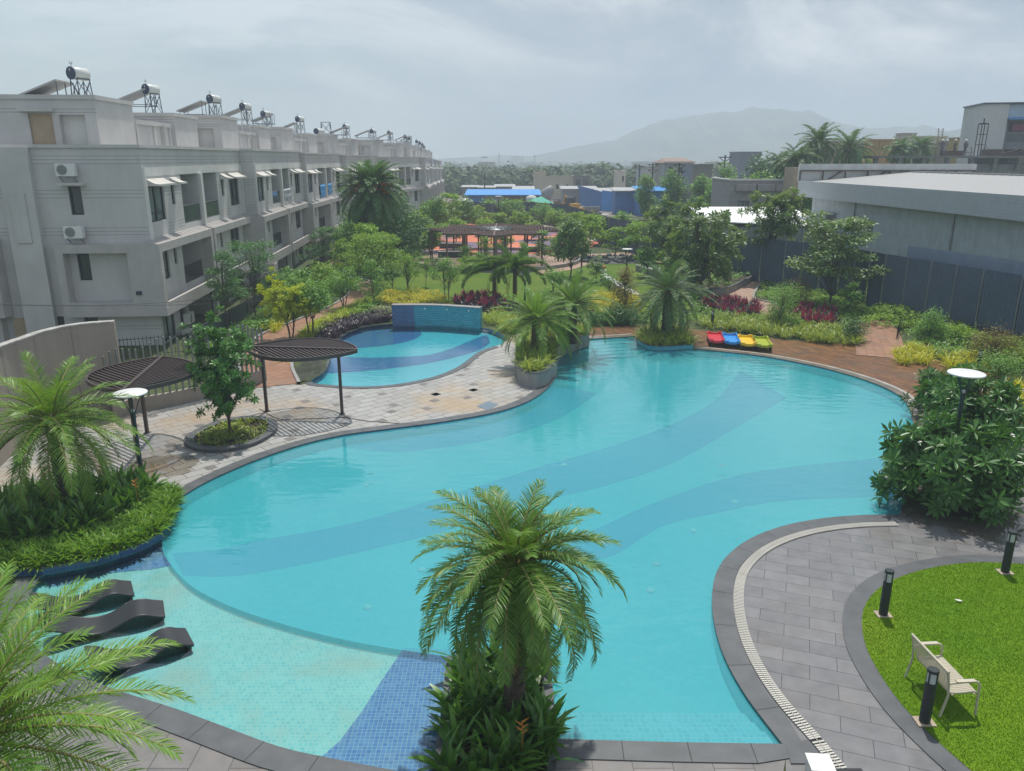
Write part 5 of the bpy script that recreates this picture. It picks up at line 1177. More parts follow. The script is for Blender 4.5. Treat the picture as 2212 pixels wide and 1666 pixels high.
# ---- broadleaf trees
def leaf_dirs(r, k, up=.5):
    a = r.uniform(0, 2*math.pi, k); z = r.uniform(-.5, .8, k); d = np.stack([np.cos(a), np.sin(a), z], 1); return unit(d)
def make_tree(seed, H, R, style='round', leaf=.12, n=2200, cb=.35, mat=None, stems=1, r0=.05, clumps=26, flat=.6, cl=.30, mats2=None, lw=.5, flowers=0, spread=1.):
    r = np.random.default_rng(seed); tm = MB(); lb = LB(); rr = random.Random(seed)
    C = []
    for i in range(clumps):
        if style == 'tier':
            nt = 4; ti = i % nt; z = H*(cb+(1-cb)*(ti+.5)/nt); rad = R*(1-.55*(ti/nt))*math.sqrt(r.uniform(.05, 1)); a = r.uniform(0, 6.283); C.append((rad*math.cos(a), rad*math.sin(a), z+r.normal(0, .04*H)))
        elif style == 'column':
            z = H*(cb+(1-cb)*(i+.5)/clumps); q = (z/H-cb)/(1-cb); rad = R*math.sin(math.pi*min(1, .25+.72*q))*r.uniform(.2, .9); a = i*2.4; C.append((rad*math.cos(a), rad*math.sin(a), z))
        else:
            while True:
                q = r.uniform(-1, 1, 3)
                if .25 < np.linalg.norm(q) < 1: break
            q = q*(.62+.38*np.linalg.norm(q)); zc = H*(cb+1)/2; C.append((q[0]*R*.85, q[1]*R*.85, zc+q[2]*H*(1-cb)/2*.9))
    C = np.array(C); top = C[:, 2].max()
    for s in range(stems):
        a = s*2.4; off = Vector((math.cos(a), math.sin(a), 0))*(R*.16 if stems > 1 else 0); tip = Vector((off.x*2+rr.uniform(-.1, .1)*R, off.y*2+rr.uniform(-.1, .1)*R, H*.82))
        P0 = off*.25; pts = [P0.lerp(tip, k/6)+Vector((rr.uniform(-1, 1), rr.uniform(-1, 1), 0))*.02*H*(k > 0) for k in range(7)]
        tm.tube(pts, [r0*(1-.75*k/6) for k in range(7)], 7)
        for i in range(s, clumps, stems):
            c = Vector(C[i]); k = min(5, max(1, int(c.z/H*6-1.0))); b = pts[k]
            md = b.lerp(c, .5)+Vector((0, 0, .03*H)); tm.tube([b, md, c], [r0*.38, r0*.25, r0*.1], 4, cap=False)
    per = max(6, n//clumps); rc = cl*R
    if style == 'rosette':
        for c in C:
            ax = unit(np.array([c[0], c[1], (c[2]-H*.4)*.8+.35*R])); k = 15; nr = max(1, per//k)
            for j in range(nr):
                cc = c+r.normal(0, rc*.55, 3); ax2 = unit(ax+r.normal(0, .3, 3)); t1 = unit(np.cross(ax2, [.3, .2, 1.])); t2 = np.cross(ax2, t1)
                a = np.arange(k)*2.39996; e = np.linspace(1.0, -.45, k)
                D = np.cos(e)[:, None]*(np.cos(a)[:, None]*t1+np.sin(a)[:, None]*t2)+np.sin(e)[:, None]*ax2; lb.kites(np.repeat(cc[None], k, 0), D, np.repeat(ax2[None], k, 0)+.001, leaf*r.uniform(.75, 1.15, k), leaf*lw*r.uniform(.8, 1.1, k), .10, .62)
    else:
        P = np.repeat(C, per, 0); k = len(P); q = r.normal(0, 1, (k, 3)); q = unit(q)*r.uniform(.15, 1, (k, 1))**.6
        q[:, 2] *= flat if style != 'tier' else .30
        P = P+q*rc*spread; D = leaf_dirs(r, k); D[:, 2] -= .25; D += .6*unit(q)
        N = np.array([0, 0, 1.])+r.normal(0, .45, (k, 3))+.5*unit(q); lb.kites(P, D, N, leaf*r.uniform(.7, 1.2, k), leaf*lw*r.uniform(.8, 1.2, k))
    fl = None
    if flowers:
        fl = []
        for i in range(flowers):
            fm = MB(); fl.append(fm)
            c = C[rr.randrange(len(C))]; o = unit(np.array([c[0], c[1], c[2]-H*.45])+.01); p = c+o*rc*1.0
            for j in range(4): q = p+r.normal(0, .022, 3); fm.lathe([(0, 0), (.035, .02), (.045, .035), (0, .03)], q, 6)
    return tm, lb.mesh('crown'), fl
def tree(name, loc, H, R, label, seed, mat, group=None, tilt=0, **k):
    t = thing(name, label, 'tree', loc, seed % 6, group)
    tm, cm, fl = make_tree(seed, H, R, mat=mat, **k)
    part('trunk', tm, m_bark, t); c = part('crown', cm, mat, t)
    for q in fl or (): part('flower_cluster', q, m_flower, c)
    return t
def tree_px(name, bx, by, ty, wpx, label, seed, mat, Y=None, z0=0., **k):
    p = g(bx, by, z0) if Y is None else (at(bx, by, Y)[0], Y, z0)
    H = at(bx, ty, p[1])[2]-z0; R = wpx/2/F_*pdep(p[1], z0+H*.6)
    return tree(name, (p[0], p[1], z0), H, R, label, seed, mat, **k)
# small tree in the teardrop bed
tree_px('magnolia_tree', 497, 940, 672, 150, 'small dark glossy-leaved tree in the teardrop bed between the two pergolas', 101, m_ldark, style='rosette', leaf=.20, lw=.45, n=4200, clumps=46, cb=.20, cl=.34, r0=.06, flat=1)
# frangipani
tree('frangipani', (*g(2050, 1090)[:2], .0), 2.15, 2.0, 'large lower frangipani bush with white flowers overhanging the pool corner', 107, m_ldark, style='rosette', leaf=.36, lw=.30, n=6600, clumps=95, cb=.0, cl=.20, r0=.09, stems=3, flowers=16)
tree('frangipani', (*g(2090, 1000)[:2], .0), 2.75, 1.60, 'upper frangipani bush behind the right lamp post', 109, m_ldark, style='rosette', leaf=.34, lw=.30, n=4800, clumps=72, cb=.05, cl=.22, r0=.08, stems=3, flowers=12)
tree('frangipani', (*g(2035, 905)[:2], .0), 1.9, 1.15, 'farthest frangipani bush at the bend of the brown deck', 113, m_ldark, style='rosette', leaf=.33, lw=.30, n=2600, clumps=40, cb=.05, cl=.30, r0=.07, stems=2, flowers=8)
TP = [
 ('yellow_leaved_tree', 628, 735, 600, 135, 'yellow-green leafy tree by the brick path near the second pergola', m_lyel, dict(style='rosette', leaf=.24, lw=.34, n=3000, clumps=40, cb=.38, stems=3, r0=.045)),
 ('young_tree', 672, 728, 592, 120, 'fuller green tree growing right behind the yellow-green tree', m_lmid, dict(leaf=.17, n=2600, clumps=34, cb=.35, stems=2)),
 ('young_tree', 742, 668, 578, 88, 'round dark green young tree on the inside bend of the brick path', m_lmid, dict(leaf=.15, n=2000, cb=.3, stems=3, r0=.035)),
 ('feathery_tree', 555, 690, 512, 128, 'blue-green feathery tree against the second townhouse', m_lblue, dict(style='tier', leaf=.20, lw=.3, n=3200, clumps=34, cb=.30, cl=.42, r0=.05)),
 ('feathery_tree', 492, 712, 545, 75, 'smaller feathery tree against the far end of the nearest townhouse', m_lblue, dict(style='tier', leaf=.20, lw=.3, n=1800, clumps=22, cb=.4, cl=.45)),
 ('feathery_tree', 700, 590, 488, 85, 'feathery blue-green tree in front of the third townhouse', m_lblue, dict(style='tier', leaf=.24, lw=.3, n=2200, clumps=26, cb=.3, cl=.45)),
 ('young_tree', 596, 690, 590, 62, 'thin spindly sapling in front of the black railing', m_lmid, dict(leaf=.14, n=800, clumps=16, cb=.35, r0=.03)),
 ('young_tree', 648, 672, 576, 92, 'dense leafy tree behind the garden bend, below the second townhouse', m_lmid, dict(leaf=.18, n=2000, cb=.2, r0=.04)),
 ('young_tree', 700, 640, 560, 95, 'pale green leafy tree between the houses and the brick path', m_llight, dict(leaf=.18, n=1900, cb=.2, r0=.04)),
 ('young_tree', 742, 612, 520, 70, 'tall narrow sapling beside the brick path, before the dark mango tree', m_llight, dict(style='column', leaf=.19, n=1400, clumps=26, cb=.25, r0=.04)),
 ('umbrella_tree', 812, 628, 508, 150, 'wide tiered light green tree in front of the dark mango tree', m_llight, dict(style='tier', leaf=.22, lw=.42, n=3600, clumps=44, cb=.45, cl=.36, r0=.06)),
 ('umbrella_tree', 800, 610, 482, 62, 'tall slim umbrella tree with a bright flat top before the dark mango tree', m_llight, dict(style='tier', leaf=.22, lw=.42, n=1300, clumps=18, cb=.72, cl=.5, r0=.05)),
 ('young_tree', 806, 660, 562, 70, 'sparse grey-stemmed sapling left of the rear lawn', m_lmid, dict(style='column', leaf=.15, n=1000, clumps=24, cb=.2, r0=.03)),
 ('young_tree', 850, 640, 565, 52, 'small sapling at the left edge of the rear lawn', m_lmid, dict(leaf=.14, n=700, clumps=16, cb=.35, r0=.03)),
 ('bright_sapling', 884, 640, 542, 66, 'airy light green sapling on the lawn, first left of the feature wall end', m_llight, dict(leaf=.12, n=1800, clumps=26, cb=.35, stems=2, r0=.035)),
 ('bright_sapling', 966, 655, 552, 88, 'airy sapling on the lawn directly behind the aqua feature wall', m_lmid, dict(leaf=.12, n=2000, clumps=28, cb=.35, stems=2, r0=.035)),
 ('bright_sapling', 920, 622, 548, 40, 'thin staked sapling on the lawn between two airy saplings', m_llight, dict(leaf=.12, n=500, clumps=14, cb=.4, r0=.025)),
 ('small_tree', 745, 575, 470, 90, 'mid-green tree left of the dark mango tree by the third townhouse', m_lmid, dict(leaf=.2, n=2200, cb=.2, r0=.05)),
 ('large_leaved_tree', 1232, 600, 466, 95, 'dark large-leaved tree on the garden plaza right of the round pergola', m_lolive, dict(style='rosette', leaf=.42, lw=.42, n=2200, clumps=34, cb=.25, r0=.06)),
 ('large_leaved_tree', 1512, 640, 435, 185, 'biggest bushy large-leaved tree before the navy fence', m_lolive, dict(style='rosette', leaf=.40, lw=.42, n=4000, clumps=60, cb=.12, cl=.3, r0=.09, stems=2)),
 ('large_leaved_tree', 1432, 600, 425, 120, 'tall broad tree left of the biggest bushy one, before the muddy road', m_lolive, dict(style='rosette', leaf=.38, lw=.42, n=2600, clumps=42, cb=.2, cl=.32, r0=.08)),
 ('large_leaved_tree', 1660, 612, 405, 135, 'open large-leaved tree standing in front of the white shed roof', m_lolive, dict(style='rosette', leaf=.40, lw=.42, n=2800, clumps=36, cb=.40, cl=.30, r0=.07)),
 ('large_leaved_tree', 1790, 668, 462, 190, 'wide layered tree in front of the grey warehouse corner', m_lolive, dict(style='tier', leaf=.30, lw=.42, n=4600, clumps=48, cb=.34, cl=.30, r0=.08)),
 ('slim_sapling', 1352, 565, 505, 40, 'slim sapling behind the lamp at the plaza edge', m_lmid, dict(leaf=.22, n=600, clumps=14, cb=.4, r0=.04)),
 ('slim_sapling', 1320, 655, 580, 62, 'thin spreading sapling at the back of the yellow hedge', m_lmid, dict(leaf=.14, n=700, clumps=18, cb=.35, stems=2, r0=.03)),
 ('conical_tree', 1346, 690, 582, 58, 'narrow conical bush of coppery new leaves in the yellow hedge', m_redl, dict(style='column', leaf=.13, n=2400, clumps=40, cb=.03, cl=.6, r0=.04)),
 ('umbrella_tree', 1275, 560, 462, 75, 'light green layered tree right of the tall thin pole', m_llight, dict(style='tier', leaf=.30, lw=.42, n=1500, clumps=22, cb=.4, cl=.42, r0=.05)),
 ('umbrella_tree', 1375, 560, 478, 80, 'small pale layered tree before the fence, left of the broad tree', m_llight, dict(style='tier', leaf=.28, lw=.42, n=1300, clumps=22, cb=.4, cl=.42, r0=.05)),
 ('shrub_tree', 1830, 690, 608, 60, 'feathery dark sapling beside the wide layered tree', m_lmid, dict(leaf=.15, n=1400, cb=.2, r0=.04)),
 ('shrub_tree', 2190, 640, 552, 56, 'small leafy treetop showing above the navy fence at the right edge', m_lmid, dict(leaf=.18, n=1200, cb=.3)),
 ('bushy_tree', 1015, 590, 552, 60, 'yellow-green bush at the left front of the round pergola', m_llight, dict(leaf=.14, n=1300, cb=.05)),
 ('bushy_tree', 1195, 632, 575, 62, 'green sapling beside the plaza path before the small-leaved hedge', m_lmid, dict(leaf=.16, n=1200, cb=.2)),
 ('bushy_tree', 1085, 548, 502, 48, 'small tree growing through the middle of the round pergola', m_lmid, dict(style='tier', leaf=.2, n=1000, clumps=18, cb=.3, cl=.5)),
 ('airy_sapling', 1050, 585, 512, 38, 'airy sapling before the round pergola, just right of its dark box benches', m_llight, dict(style='tier', leaf=.17, n=800, clumps=16, cb=.3, cl=.5, r0=.03)),
 ('airy_sapling', 1122, 588, 520, 46, 'airy sapling in front of the right half of the round pergola', m_lmid, dict(leaf=.17, n=1000, clumps=18, cb=.3, r0=.03)),
 ('airy_sapling', 1172, 575, 498, 48, 'airy sapling at the right rim of the round pergola', m_lmid, dict(style='tier', leaf=.19, n=1100, clumps=18, cb=.25, cl=.5, r0=.035)),
 ('airy_sapling', 1288, 612, 552, 50, 'loose sapling on the rear lawn left of the small orange ball', m_lolive, dict(leaf=.17, n=1000, clumps=18, cb=.25, r0=.03)),
 ('airy_sapling', 1398, 600, 520, 60, 'leafy sapling behind the short grey lawn bench', m_lmid, dict(leaf=.2, n=1500, clumps=24, cb=.2, r0=.04)),
 ('airy_sapling', 1330, 560, 490, 48, 'slender tiered sapling between the stacked boulders and the lamp', m_llight, dict(style='tier', leaf=.22, n=1000, clumps=18, cb=.35, cl=.45, r0=.04)),
 ('bushy_tree', 1005, 575, 525, 40, 'slim tree at the left inside of the round pergola', m_lmid, dict(leaf=.18, n=700, cb=.3)),
]
for i, (nm, bx, by, ty, wp_, lab, mt, k) in enumerate(TP): tree_px(nm, bx, by, ty, wp_, lab, 300+i*7, mt, **k)
# big mango trees under the tall palm
tree_px('mango_tree', 838, 590, 428, 185, 'big dense dark mango tree beneath the tall fruiting palm', 201, m_ldark, Y=70, style='round', leaf=.30, lw=.36, n=9000, clumps=70, cb=.06, cl=.36, r0=.22, flat=.9)
tree_px('mango_tree', 768, 590, 442, 100, 'dark mango tree left of the biggest one, against the houses', 203, m_ldark, Y=72, style='round', leaf=.28, lw=.36, n=4200, clumps=40, cb=.08, cl=.4, r0=.18, flat=.9)
tree_px('mango_tree', 905, 590, 440, 70, 'dark mango tree at the right flank of the biggest one', 205, m_ldark, Y=76, style='round', leaf=.28, lw=.36, n=3200, clumps=32, cb=.06, cl=.42, r0=.16, flat=.9)
# garden trees farther back, in front of and behind the playground
FT = [(940, 520, 418, 66, 0), (975, 505, 412, 52, 2), (1005, 500, 428, 60, 0), (905, 545, 452, 60, 1), (960, 490, 440, 62, 1), (1030, 492, 448, 55, 1), (1062, 485, 426, 60, 0), (1100, 488, 420, 64, 0), (1118, 478, 432, 52, 2), (1142, 478, 436, 50, 2), (1172, 492, 442, 62, 0), (1200, 500, 452, 54, 1), (1232, 505, 460, 50, 2), (1262, 510, 455, 52, 1), (1050, 512, 470, 44, 1), (1148, 520, 474, 46, 1), (930, 560, 480, 46, 1), (1222, 530, 480, 40, 1), (985, 525, 470, 50, 1), (1300, 530, 468, 56, 1), (1345, 520, 458, 54, 0), (1075, 505, 458, 48, 2), (920, 505, 430, 50, 0), (1125, 505, 455, 46, 1)]
FL = ['bushy dark green garden tree before the far navy fence', 'pale layered garden tree among the playground planting', 'light-crowned umbrella tree near the yellow carousel']
for i, (x, by, ty, w_, kd) in enumerate(FT):
    tree_px('garden_tree', x, by, ty, w_, FL[kd], 500+i*3, (m_lmid, m_llight, m_llight)[kd], group=('dark bushy trees in the far garden', 'pale trees around the playground', 'umbrella trees around the playground')[kd], style='tier' if kd == 2 else 'round', leaf=.34, lw=.5, n=1300, clumps=22, cb=.18, cl=.42, r0=.06)
# trees beyond the fence on the right, before the tan houses
BT = [(1600, 372, 60, 90, 'rounded pale green tree behind the grey building, right of the pale houses'), (1648, 318, 95, 98, 'tall dark bushy tree behind the grey building roof'), (1700, 350, 70, 90, 'dark bush below the yellowing coconut palm'), (1560, 350, 70, 105, 'green tree beside the utility pole by the old houses'), (1520, 372, 60, 112, 'low bushy tree in front of the old brown house'), (1455, 362, 60, 118, 'green tree left of the old brown house'), (1405, 368, 60, 118, 'leafy tree behind the navy sheds, left of the house row'), (1870, 330, 70, 100, 'light green bush behind the truss parapet'), (1810, 345, 80, 96, 'rounded green bush under the wide coconut palm'), (1905, 345, 50, 104, 'dark bush at the left end of the unfinished slab'), (1742, 368, 62, 82, 'green bush directly behind the left end of the truss parapet'), (1782, 352, 62, 92, 'mid-green bush under the upright coconut palm'), (1850, 343, 56, 97, 'dark leafy bush right of the wide coconut palm trunk'), (1640, 362, 90, 90, 'wide green bush rising behind the mauve grey building roof'), (1585, 380, 62, 98, 'low green bush at the left corner of the mauve grey building')]
for i, (x, ty, w_, Y_, lab) in enumerate(BT):
    p = at(x, ty, Y_); tree('leafy_tree', (p[0], Y_, -.3), p[2]+.3, w_/2/F_*pdep(Y_, 5), lab, 700+i*5, (m_lmid, m_ldark)[i in (1, 2, 9)], style='round', leaf=.42, lw=.5, n=2600, clumps=34, cb=.05, cl=.42, r0=.14, flat=.9)
# clipped and loose shrubs
def bush(x, by, ty, w_, label, seed, mat, leaf=.10, n=3000, mat2=None, name='round_shrub', z0=0.):
    t = tree_px(name, x, by, ty, w_, label, seed, mat, style='round', leaf=leaf, lw=.5, n=n, clumps=40, cb=.0, cl=.42, r0=.04, flat=.9, z0=z0); t['category'] = 'shrub'; return t
bush(1682, 705, 600, 90, 'tall rounded green shrub between the two magenta plantings', 801, m_lmid)
bush(1715, 668, 585, 70, 'yellowish shrub behind the tall rounded green shrub', 803, m_redl, n=1800)
bush(2008, 738, 662, 72, 'round shrub with yellow-green top right of the exit path', 805, m_lmid)
bush(2140, 790, 702, 110, 'loose shrub with coppery tips before the navy fence at the right edge', 807, m_redl, n=2600)
bush(2160, 820, 765, 100, 'dark green loose shrub behind the yellow plants at the right edge', 809, m_lmid, n=2600)
bush(1842, 735, 680, 64, 'dark green rounded shrub at the end of the strap-leaved bed', 811, m_ldark, n=1800)
bush(1340, 700, 655, 80, 'dark green shrub mass beneath the yellow hedge', 813, m_ldark, n=2200)
bush(945, 585, 552, 56, 'low dark rounded shrub on the left of the rear lawn', 815, m_ldark, leaf=.12, n=1200)
bush(1500, 600, 560, 60, 'blue-green round shrub by the navy fence, beside the raised bed', 817, m_lblue, leaf=.14, n=1300)
bush(1440, 612, 560, 80, 'loose green shrub at the right end of the rear lawn', 819, m_lmid, leaf=.14, n=1600)
# ---- planting beds that nobody could count
def straps(name, poly, n, z, L, w, mat, label, seed, leaves=16, arch=1.0, e0=70, segs=4, cat='ground cover', jit=.0, broad=False):
    r = np.random.default_rng(seed); rr = random.Random(seed); P = scatter(poly, n, rr); lb = LB()
    for (x, y) in P:
        k = leaves; a = r.uniform(0, 6.283, k); e = R_(e0)*r.uniform(.45, 1.15, k); ln = L*r.uniform(.65, 1.15, k); ar = arch*r.uniform(.7, 1.3, k)
        ts = np.linspace(0, 1, segs); el = e[:, None]-ar[:, None]*ts[None]**1.2*1.5; h = np.stack([np.cos(a), np.sin(a), 0*a], 1)
        d = np.cos(el)[:, :, None]*h[:, None]+np.sin(el)[:, :, None]*np.array([0, 0, 1.]); st_ = (ln/(segs-1))[:, None, None]
        pts = np.concatenate([np.zeros((k, 1, 3)), np.cumsum(d[:, :-1]*st_, 1)], 1)+np.array([x, y, z+r.uniform(-jit, jit)])+h[:, None]*.03
        sd = np.stack([-np.sin(a), np.cos(a), 0*a], 1)+r.normal(0, .25, (k, 3)); prof = np.array([.35, 1, .85, .05]) if broad else np.array([.8, 1, .8, .08])
        lb.strips(pts, unit(sd), np.interp(np.linspace(0, 1, segs), [0, .33, .66, 1], prof)[None]*w*r.uniform(.8, 1.2, (k, 1)))
    o = link(name, lb.mesh(name), mat); return tag(o, label, cat, kind='stuff')
def leafbed(name, poly, n, z, h, leaf, mat, label, seed, cat='hedge', mound=0.):
    r = np.random.default_rng(seed); rr = random.Random(seed); P = np.array(scatter(poly, max(30, n//14), rr)); lb = LB()
    hz = h*(.65+.35*np.sin(P[:, 0]*2.3+1)*np.sin(P[:, 1]*2.9)+r.uniform(-.12, .12, len(P)))
    q = np.repeat(np.concatenate([P, hz[:, None]], 1), 14, 0); k = len(q); q[:, :2] += r.normal(0, .10, (k, 2)); q[:, 2] = z+q[:, 2]*r.uniform(.25, 1, k)**.55
    D = leaf_dirs(r, k); N = np.array([0, 0, 1.])+r.normal(0, .45, (k, 3)); lb.kites(q, D, N, leaf*r.uniform(.7, 1.2, k), leaf*.5)
    o = link(name, lb.mesh(name), mat); return tag(o, label, cat, kind='stuff')
zp = .56
straps('spider_lilies', I2, 210, zp, .78, .035, m_strap, 'arching green-yellow strap leaves filling the concrete planter', 1)
straps('spider_lilies', I3, 150, .16, .78, .035, m_strap, 'arching strap-leaved plants filling the low tiled planter', 2)
straps('spider_lilies', px([(1500, 706), (1560, 688), (1700, 690), (1800, 708), (1858, 728), (1850, 748), (1760, 740), (1640, 724)]), 320, 0, .78, .04, m_strap, 'long band of strap-leaved plants behind the coloured trays', 3)
straps('spider_lilies', px([(1042, 690), (1075, 672), (1112, 690), (1118, 722), (1092, 720)]), 90, 0, .62, .035, m_strap, 'strap-leaved plants between the feature wall and the concrete planter', 4)
straps('yellow_spider_lilies', px([(1925, 768), (1960, 752), (2030, 765), (2020, 795), (1950, 790)]), 60, 0, .62, .04, m_strapy, 'yellow-green strap plants at the corner of the exit path', 5)
straps('yellow_spider_lilies', px([(2030, 775), (2110, 770), (2130, 800), (2060, 810)]), 70, 0, .66, .04, m_strapy, 'bright yellow strap plants behind the farthest frangipani', 6)
straps('yellow_spider_lilies', px([(2150, 850), (2230, 830), (2300, 900), (2240, 925), (2170, 890)]), 80, 0, .75, .04, m_strapy, 'bright yellow strap plants at the right frame edge beyond the lamp', 7)
straps('bright_strap_plants', px([(568, 712), (600, 690), (625, 690), (590, 722)]), 50, 0, .55, .05, m_strapy, 'yellow-green strap plants left of the brick path', 8)
straps('bright_strap_plants', px([(640, 745), (655, 722), (700, 690), (760, 668), (800, 650), (815, 655), (760, 685), (705, 712), (672, 738)]), 170, 0, .5, .05, m_lyel, 'bright yellow-green plants in a strip along the brick path', 9)
straps('purple_ground_cover', px([(676, 735), (700, 708), (748, 690), (845, 672), (850, 692), (800, 700), (752, 715), (728, 732), (690, 745)]), 330, 0, .42, .05, m_purple, 'dark purple low plants bordering the round kids pool', 10, leaves=18, e0=65, arch=.7)
for i, (L, lab) in enumerate((([(978, 665), (1000, 645), (1060, 648), (1108, 668), (1100, 682), (1040, 678)], 'magenta cordylines behind the right end of the feature wall'), ([(1515, 670), (1540, 655), (1640, 665), (1640, 692), (1580, 694)], 'magenta cordylines behind the strap-leaved band, left clump'), ([(1704, 690), (1720, 672), (1800, 680), (1808, 712), (1740, 712)], 'magenta cordylines under the wide layered tree'))):
    q = px(L); straps('purple_cordylines', q, 75, 0, .72, .07, m_purple, lab.replace('magenta', 'dark purple-leaved'), 20+i, leaves=16, e0=75, arch=.6); straps('magenta_cordylines', q, 42, .38, .48, .065, m_mag, lab, 30+i, leaves=9, e0=85, arch=.35)
leafbed('yellow_hedge', px([(812, 660), (830, 645), (900, 638), (965, 652), (985, 664), (850, 668)]), 5200, 0, .75, .13, m_yellow, 'yellow-leaved hedge behind the left half of the feature wall', 40)
leafbed('yellow_hedge', px([(1272, 688), (1280, 660), (1340, 655), (1385, 668), (1380, 694), (1320, 700)]), 6500, 0, 1.15, .13, m_yellow, 'yellow-leaved hedge between the rear date palm and the tiled planter palm', 41)
leafbed('white_variegated_hedge', px([(1290, 655), (1320, 645), (1400, 652), (1400, 664)]), 2200, 0, .7, .12, m_variegL, 'pale variegated hedge along the rear lawn behind the yellow hedge', 42)
leafbed('white_variegated_hedge', px([(800, 672), (840, 668), (848, 682), (815, 690)]), 900, 0, .45, .13, m_variegL, 'pale flowering ground cover left of the blue feature wall panel', 43)
leafbed('dark_hedge', px([(1245, 705), (1250, 690), (1380, 690), (1385, 706)]), 3800, 0, .7, .12, m_ldark, 'dark green low hedge along the brown deck behind the date palms', 44)
leafbed('green_ground_cover', I6, 6500, .4, .45, .16, m_lmid, 'green shrubs filling the curved raised bed by the side path', 45)
leafbed('mixed_ground_cover', px([(1860, 705), (1880, 660), (2000, 680), (2100, 715), (2150, 760), (2060, 745), (1990, 715), (1940, 715)]), 5200, 0, .6, .17, m_llight, 'mixed yellow-green ground cover along the navy fence', 46)
leafbed('mixed_ground_cover', px([(1690, 690), (1700, 640), (1780, 640), (1870, 665), (1860, 700), (1790, 700)]), 5000, 0, .6, .16, m_llight, 'mixed ground cover beneath the wide layered tree', 47)
leafbed('mixed_ground_cover', px([(545, 700), (575, 665), (640, 620), (700, 590), (770, 560), (790, 600), (720, 640), (650, 680), (580, 715)]), 7000, 0, .55, .18, m_lmid, 'mixed green planting between the sheet fence and the brick path', 48)
leafbed('mixed_ground_cover', px([(690, 690), (740, 672), (800, 645), (815, 600), (800, 560), (850, 565), (835, 620), (820, 660), (760, 690)]), 3500, 0, .5, .17, m_llight, 'mixed light green planting along the inside of the brick path', 49)
leafbed('mixed_ground_cover', [g(x, y)[:2] for x, y in [(880, 560), (900, 500), (1000, 480), (1000, 490), (920, 530), (910, 580)]], 5200, 0, .9, .3, m_lmid, 'green planting behind the left side of the round pergola', 50)
leafbed('mixed_ground_cover', [g(x, y)[:2] for x, y in [(960, 478), (1100, 466), (1250, 474), (1320, 490), (1320, 500), (1220, 480), (1100, 472), (980, 484)]], 6000, 0, 1.0, .35, m_lmid, 'green planting along the far navy fence behind the playground', 51)
leafbed('mixed_ground_cover', px([(1380, 600), (1480, 560), (1560, 560), (1600, 540), (1500, 520), (1400, 540)]), 6000, 0, .8, .25, m_lmid, 'green planting between the plaza and the navy fence', 52)
def fill(poly, n, h, leaf, mat, label, seed):
    rr = random.Random(seed); P = [p for p in scatter(poly, n//14, rr) if not any(inside(p, q) for q in EXCL)]
    leafbed_pts(P, h, leaf, mat, label, seed)
def leafbed_pts(P, h, leaf, mat, label, seed):
    r = np.random.default_rng(seed); lb = LB(); P = np.array(P); hz_ = h*(.6+.4*np.sin(P[:, 0]*1.3+1)*np.sin(P[:, 1]*1.1)+r.uniform(-.15, .15, len(P)))
    q = np.repeat(np.concatenate([P, hz_[:, None]], 1), 14, 0); k = len(q); q[:, :2] += r.normal(0, .16, (k, 2)); q[:, 2] *= r.uniform(.2, 1, k)**.6
    D = leaf_dirs(r, k); N = np.array([0, 0, 1.])+r.normal(0, .45, (k, 3)); lb.kites(q, D, N, leaf*r.uniform(.6, 1.3, k), leaf*.5); tag(link('garden_ground_cover', lb.mesh('cover'), mat), label, 'ground cover', kind='stuff')
fill(px([(1250, 702), (1400, 650), (1480, 600), (1600, 520), (1750, 545), (1950, 600), (2260, 745), (2330, 860), (2150, 800), (2010, 775), (1960, 745), (1870, 735), (1700, 715), (1500, 700), (1400, 708)]), 42000, .5, .17, m_lmid, 'dense green planting between the brown deck and the navy fence', 70)
fill(px([(1250, 702), (1480, 605), (1750, 560), (1950, 610), (2260, 750), (2320, 850), (2150, 795), (1960, 742), (1870, 732), (1700, 712), (1500, 698)]), 16000, .62, .15, m_llight, 'light green planting mixed along the navy fence', 71)
fill(px([(415, 770), (545, 690), (690, 590), (780, 520), (880, 520), (905, 560), (830, 640), (800, 690), (720, 700), (650, 740), (590, 770)]), 30000, .5, .17, m_lmid, 'dense green planting between the houses and the rear lawn', 72)
fill(px([(1875, 695), (1950, 640), (2100, 690), (2260, 765), (2260, 815), (2120, 768), (2010, 722), (1940, 712)]), 17000, .85, .19, m_llight, 'fuller yellow-green planting against the right end of the navy fence', 73)
# left bed: ferns in front, broad leaves behind
ferns = px([(365, 1070), (384, 1085), (366, 1125), (350, 1160), (300, 1190), (200, 1220), (90, 1240), (-60, 1240), (-60, 1205), (100, 1195), (220, 1165), (290, 1120), (310, 1075)])
straps('fern_hedge', ferns, 620, .1, .42, .05, m_fern, 'bright green fern-like hedge spilling over the blue tiled edge', 60, leaves=20, e0=75, arch=.9)
straps('heliconias', px([(60, 1090), (200, 1070), (330, 1066), (318, 1090), (290, 1118), (220, 1160), (60, 1195), (-60, 1200), (-60, 1120)]), 210, .1, .85, .14, m_helic, 'broad-leaved heliconias filling the middle of the left bed', 61, leaves=9, e0=85, arch=.55, segs=5, broad=True)
straps('heliconias', I4, 60, .04, .80, .12, m_helic, 'broad-leaved heliconias around the foot of the big date palm', 62, leaves=11, e0=85, arch=.6, segs=5, broad=True)
straps('bed_ground_cover', I5, 110, .05, .26, .035, m_strap, 'low strap plants covering the teardrop bed', 63, leaves=14, e0=60)
straps('bed_purple_cover', px([(415, 960), (450, 974), (500, 972), (550, 958), (580, 938), (560, 935), (500, 955), (440, 958)]), 90, .05, .2, .03, m_purple, 'low purple plants along the front of the teardrop bed', 64, leaves=12, e0=60)
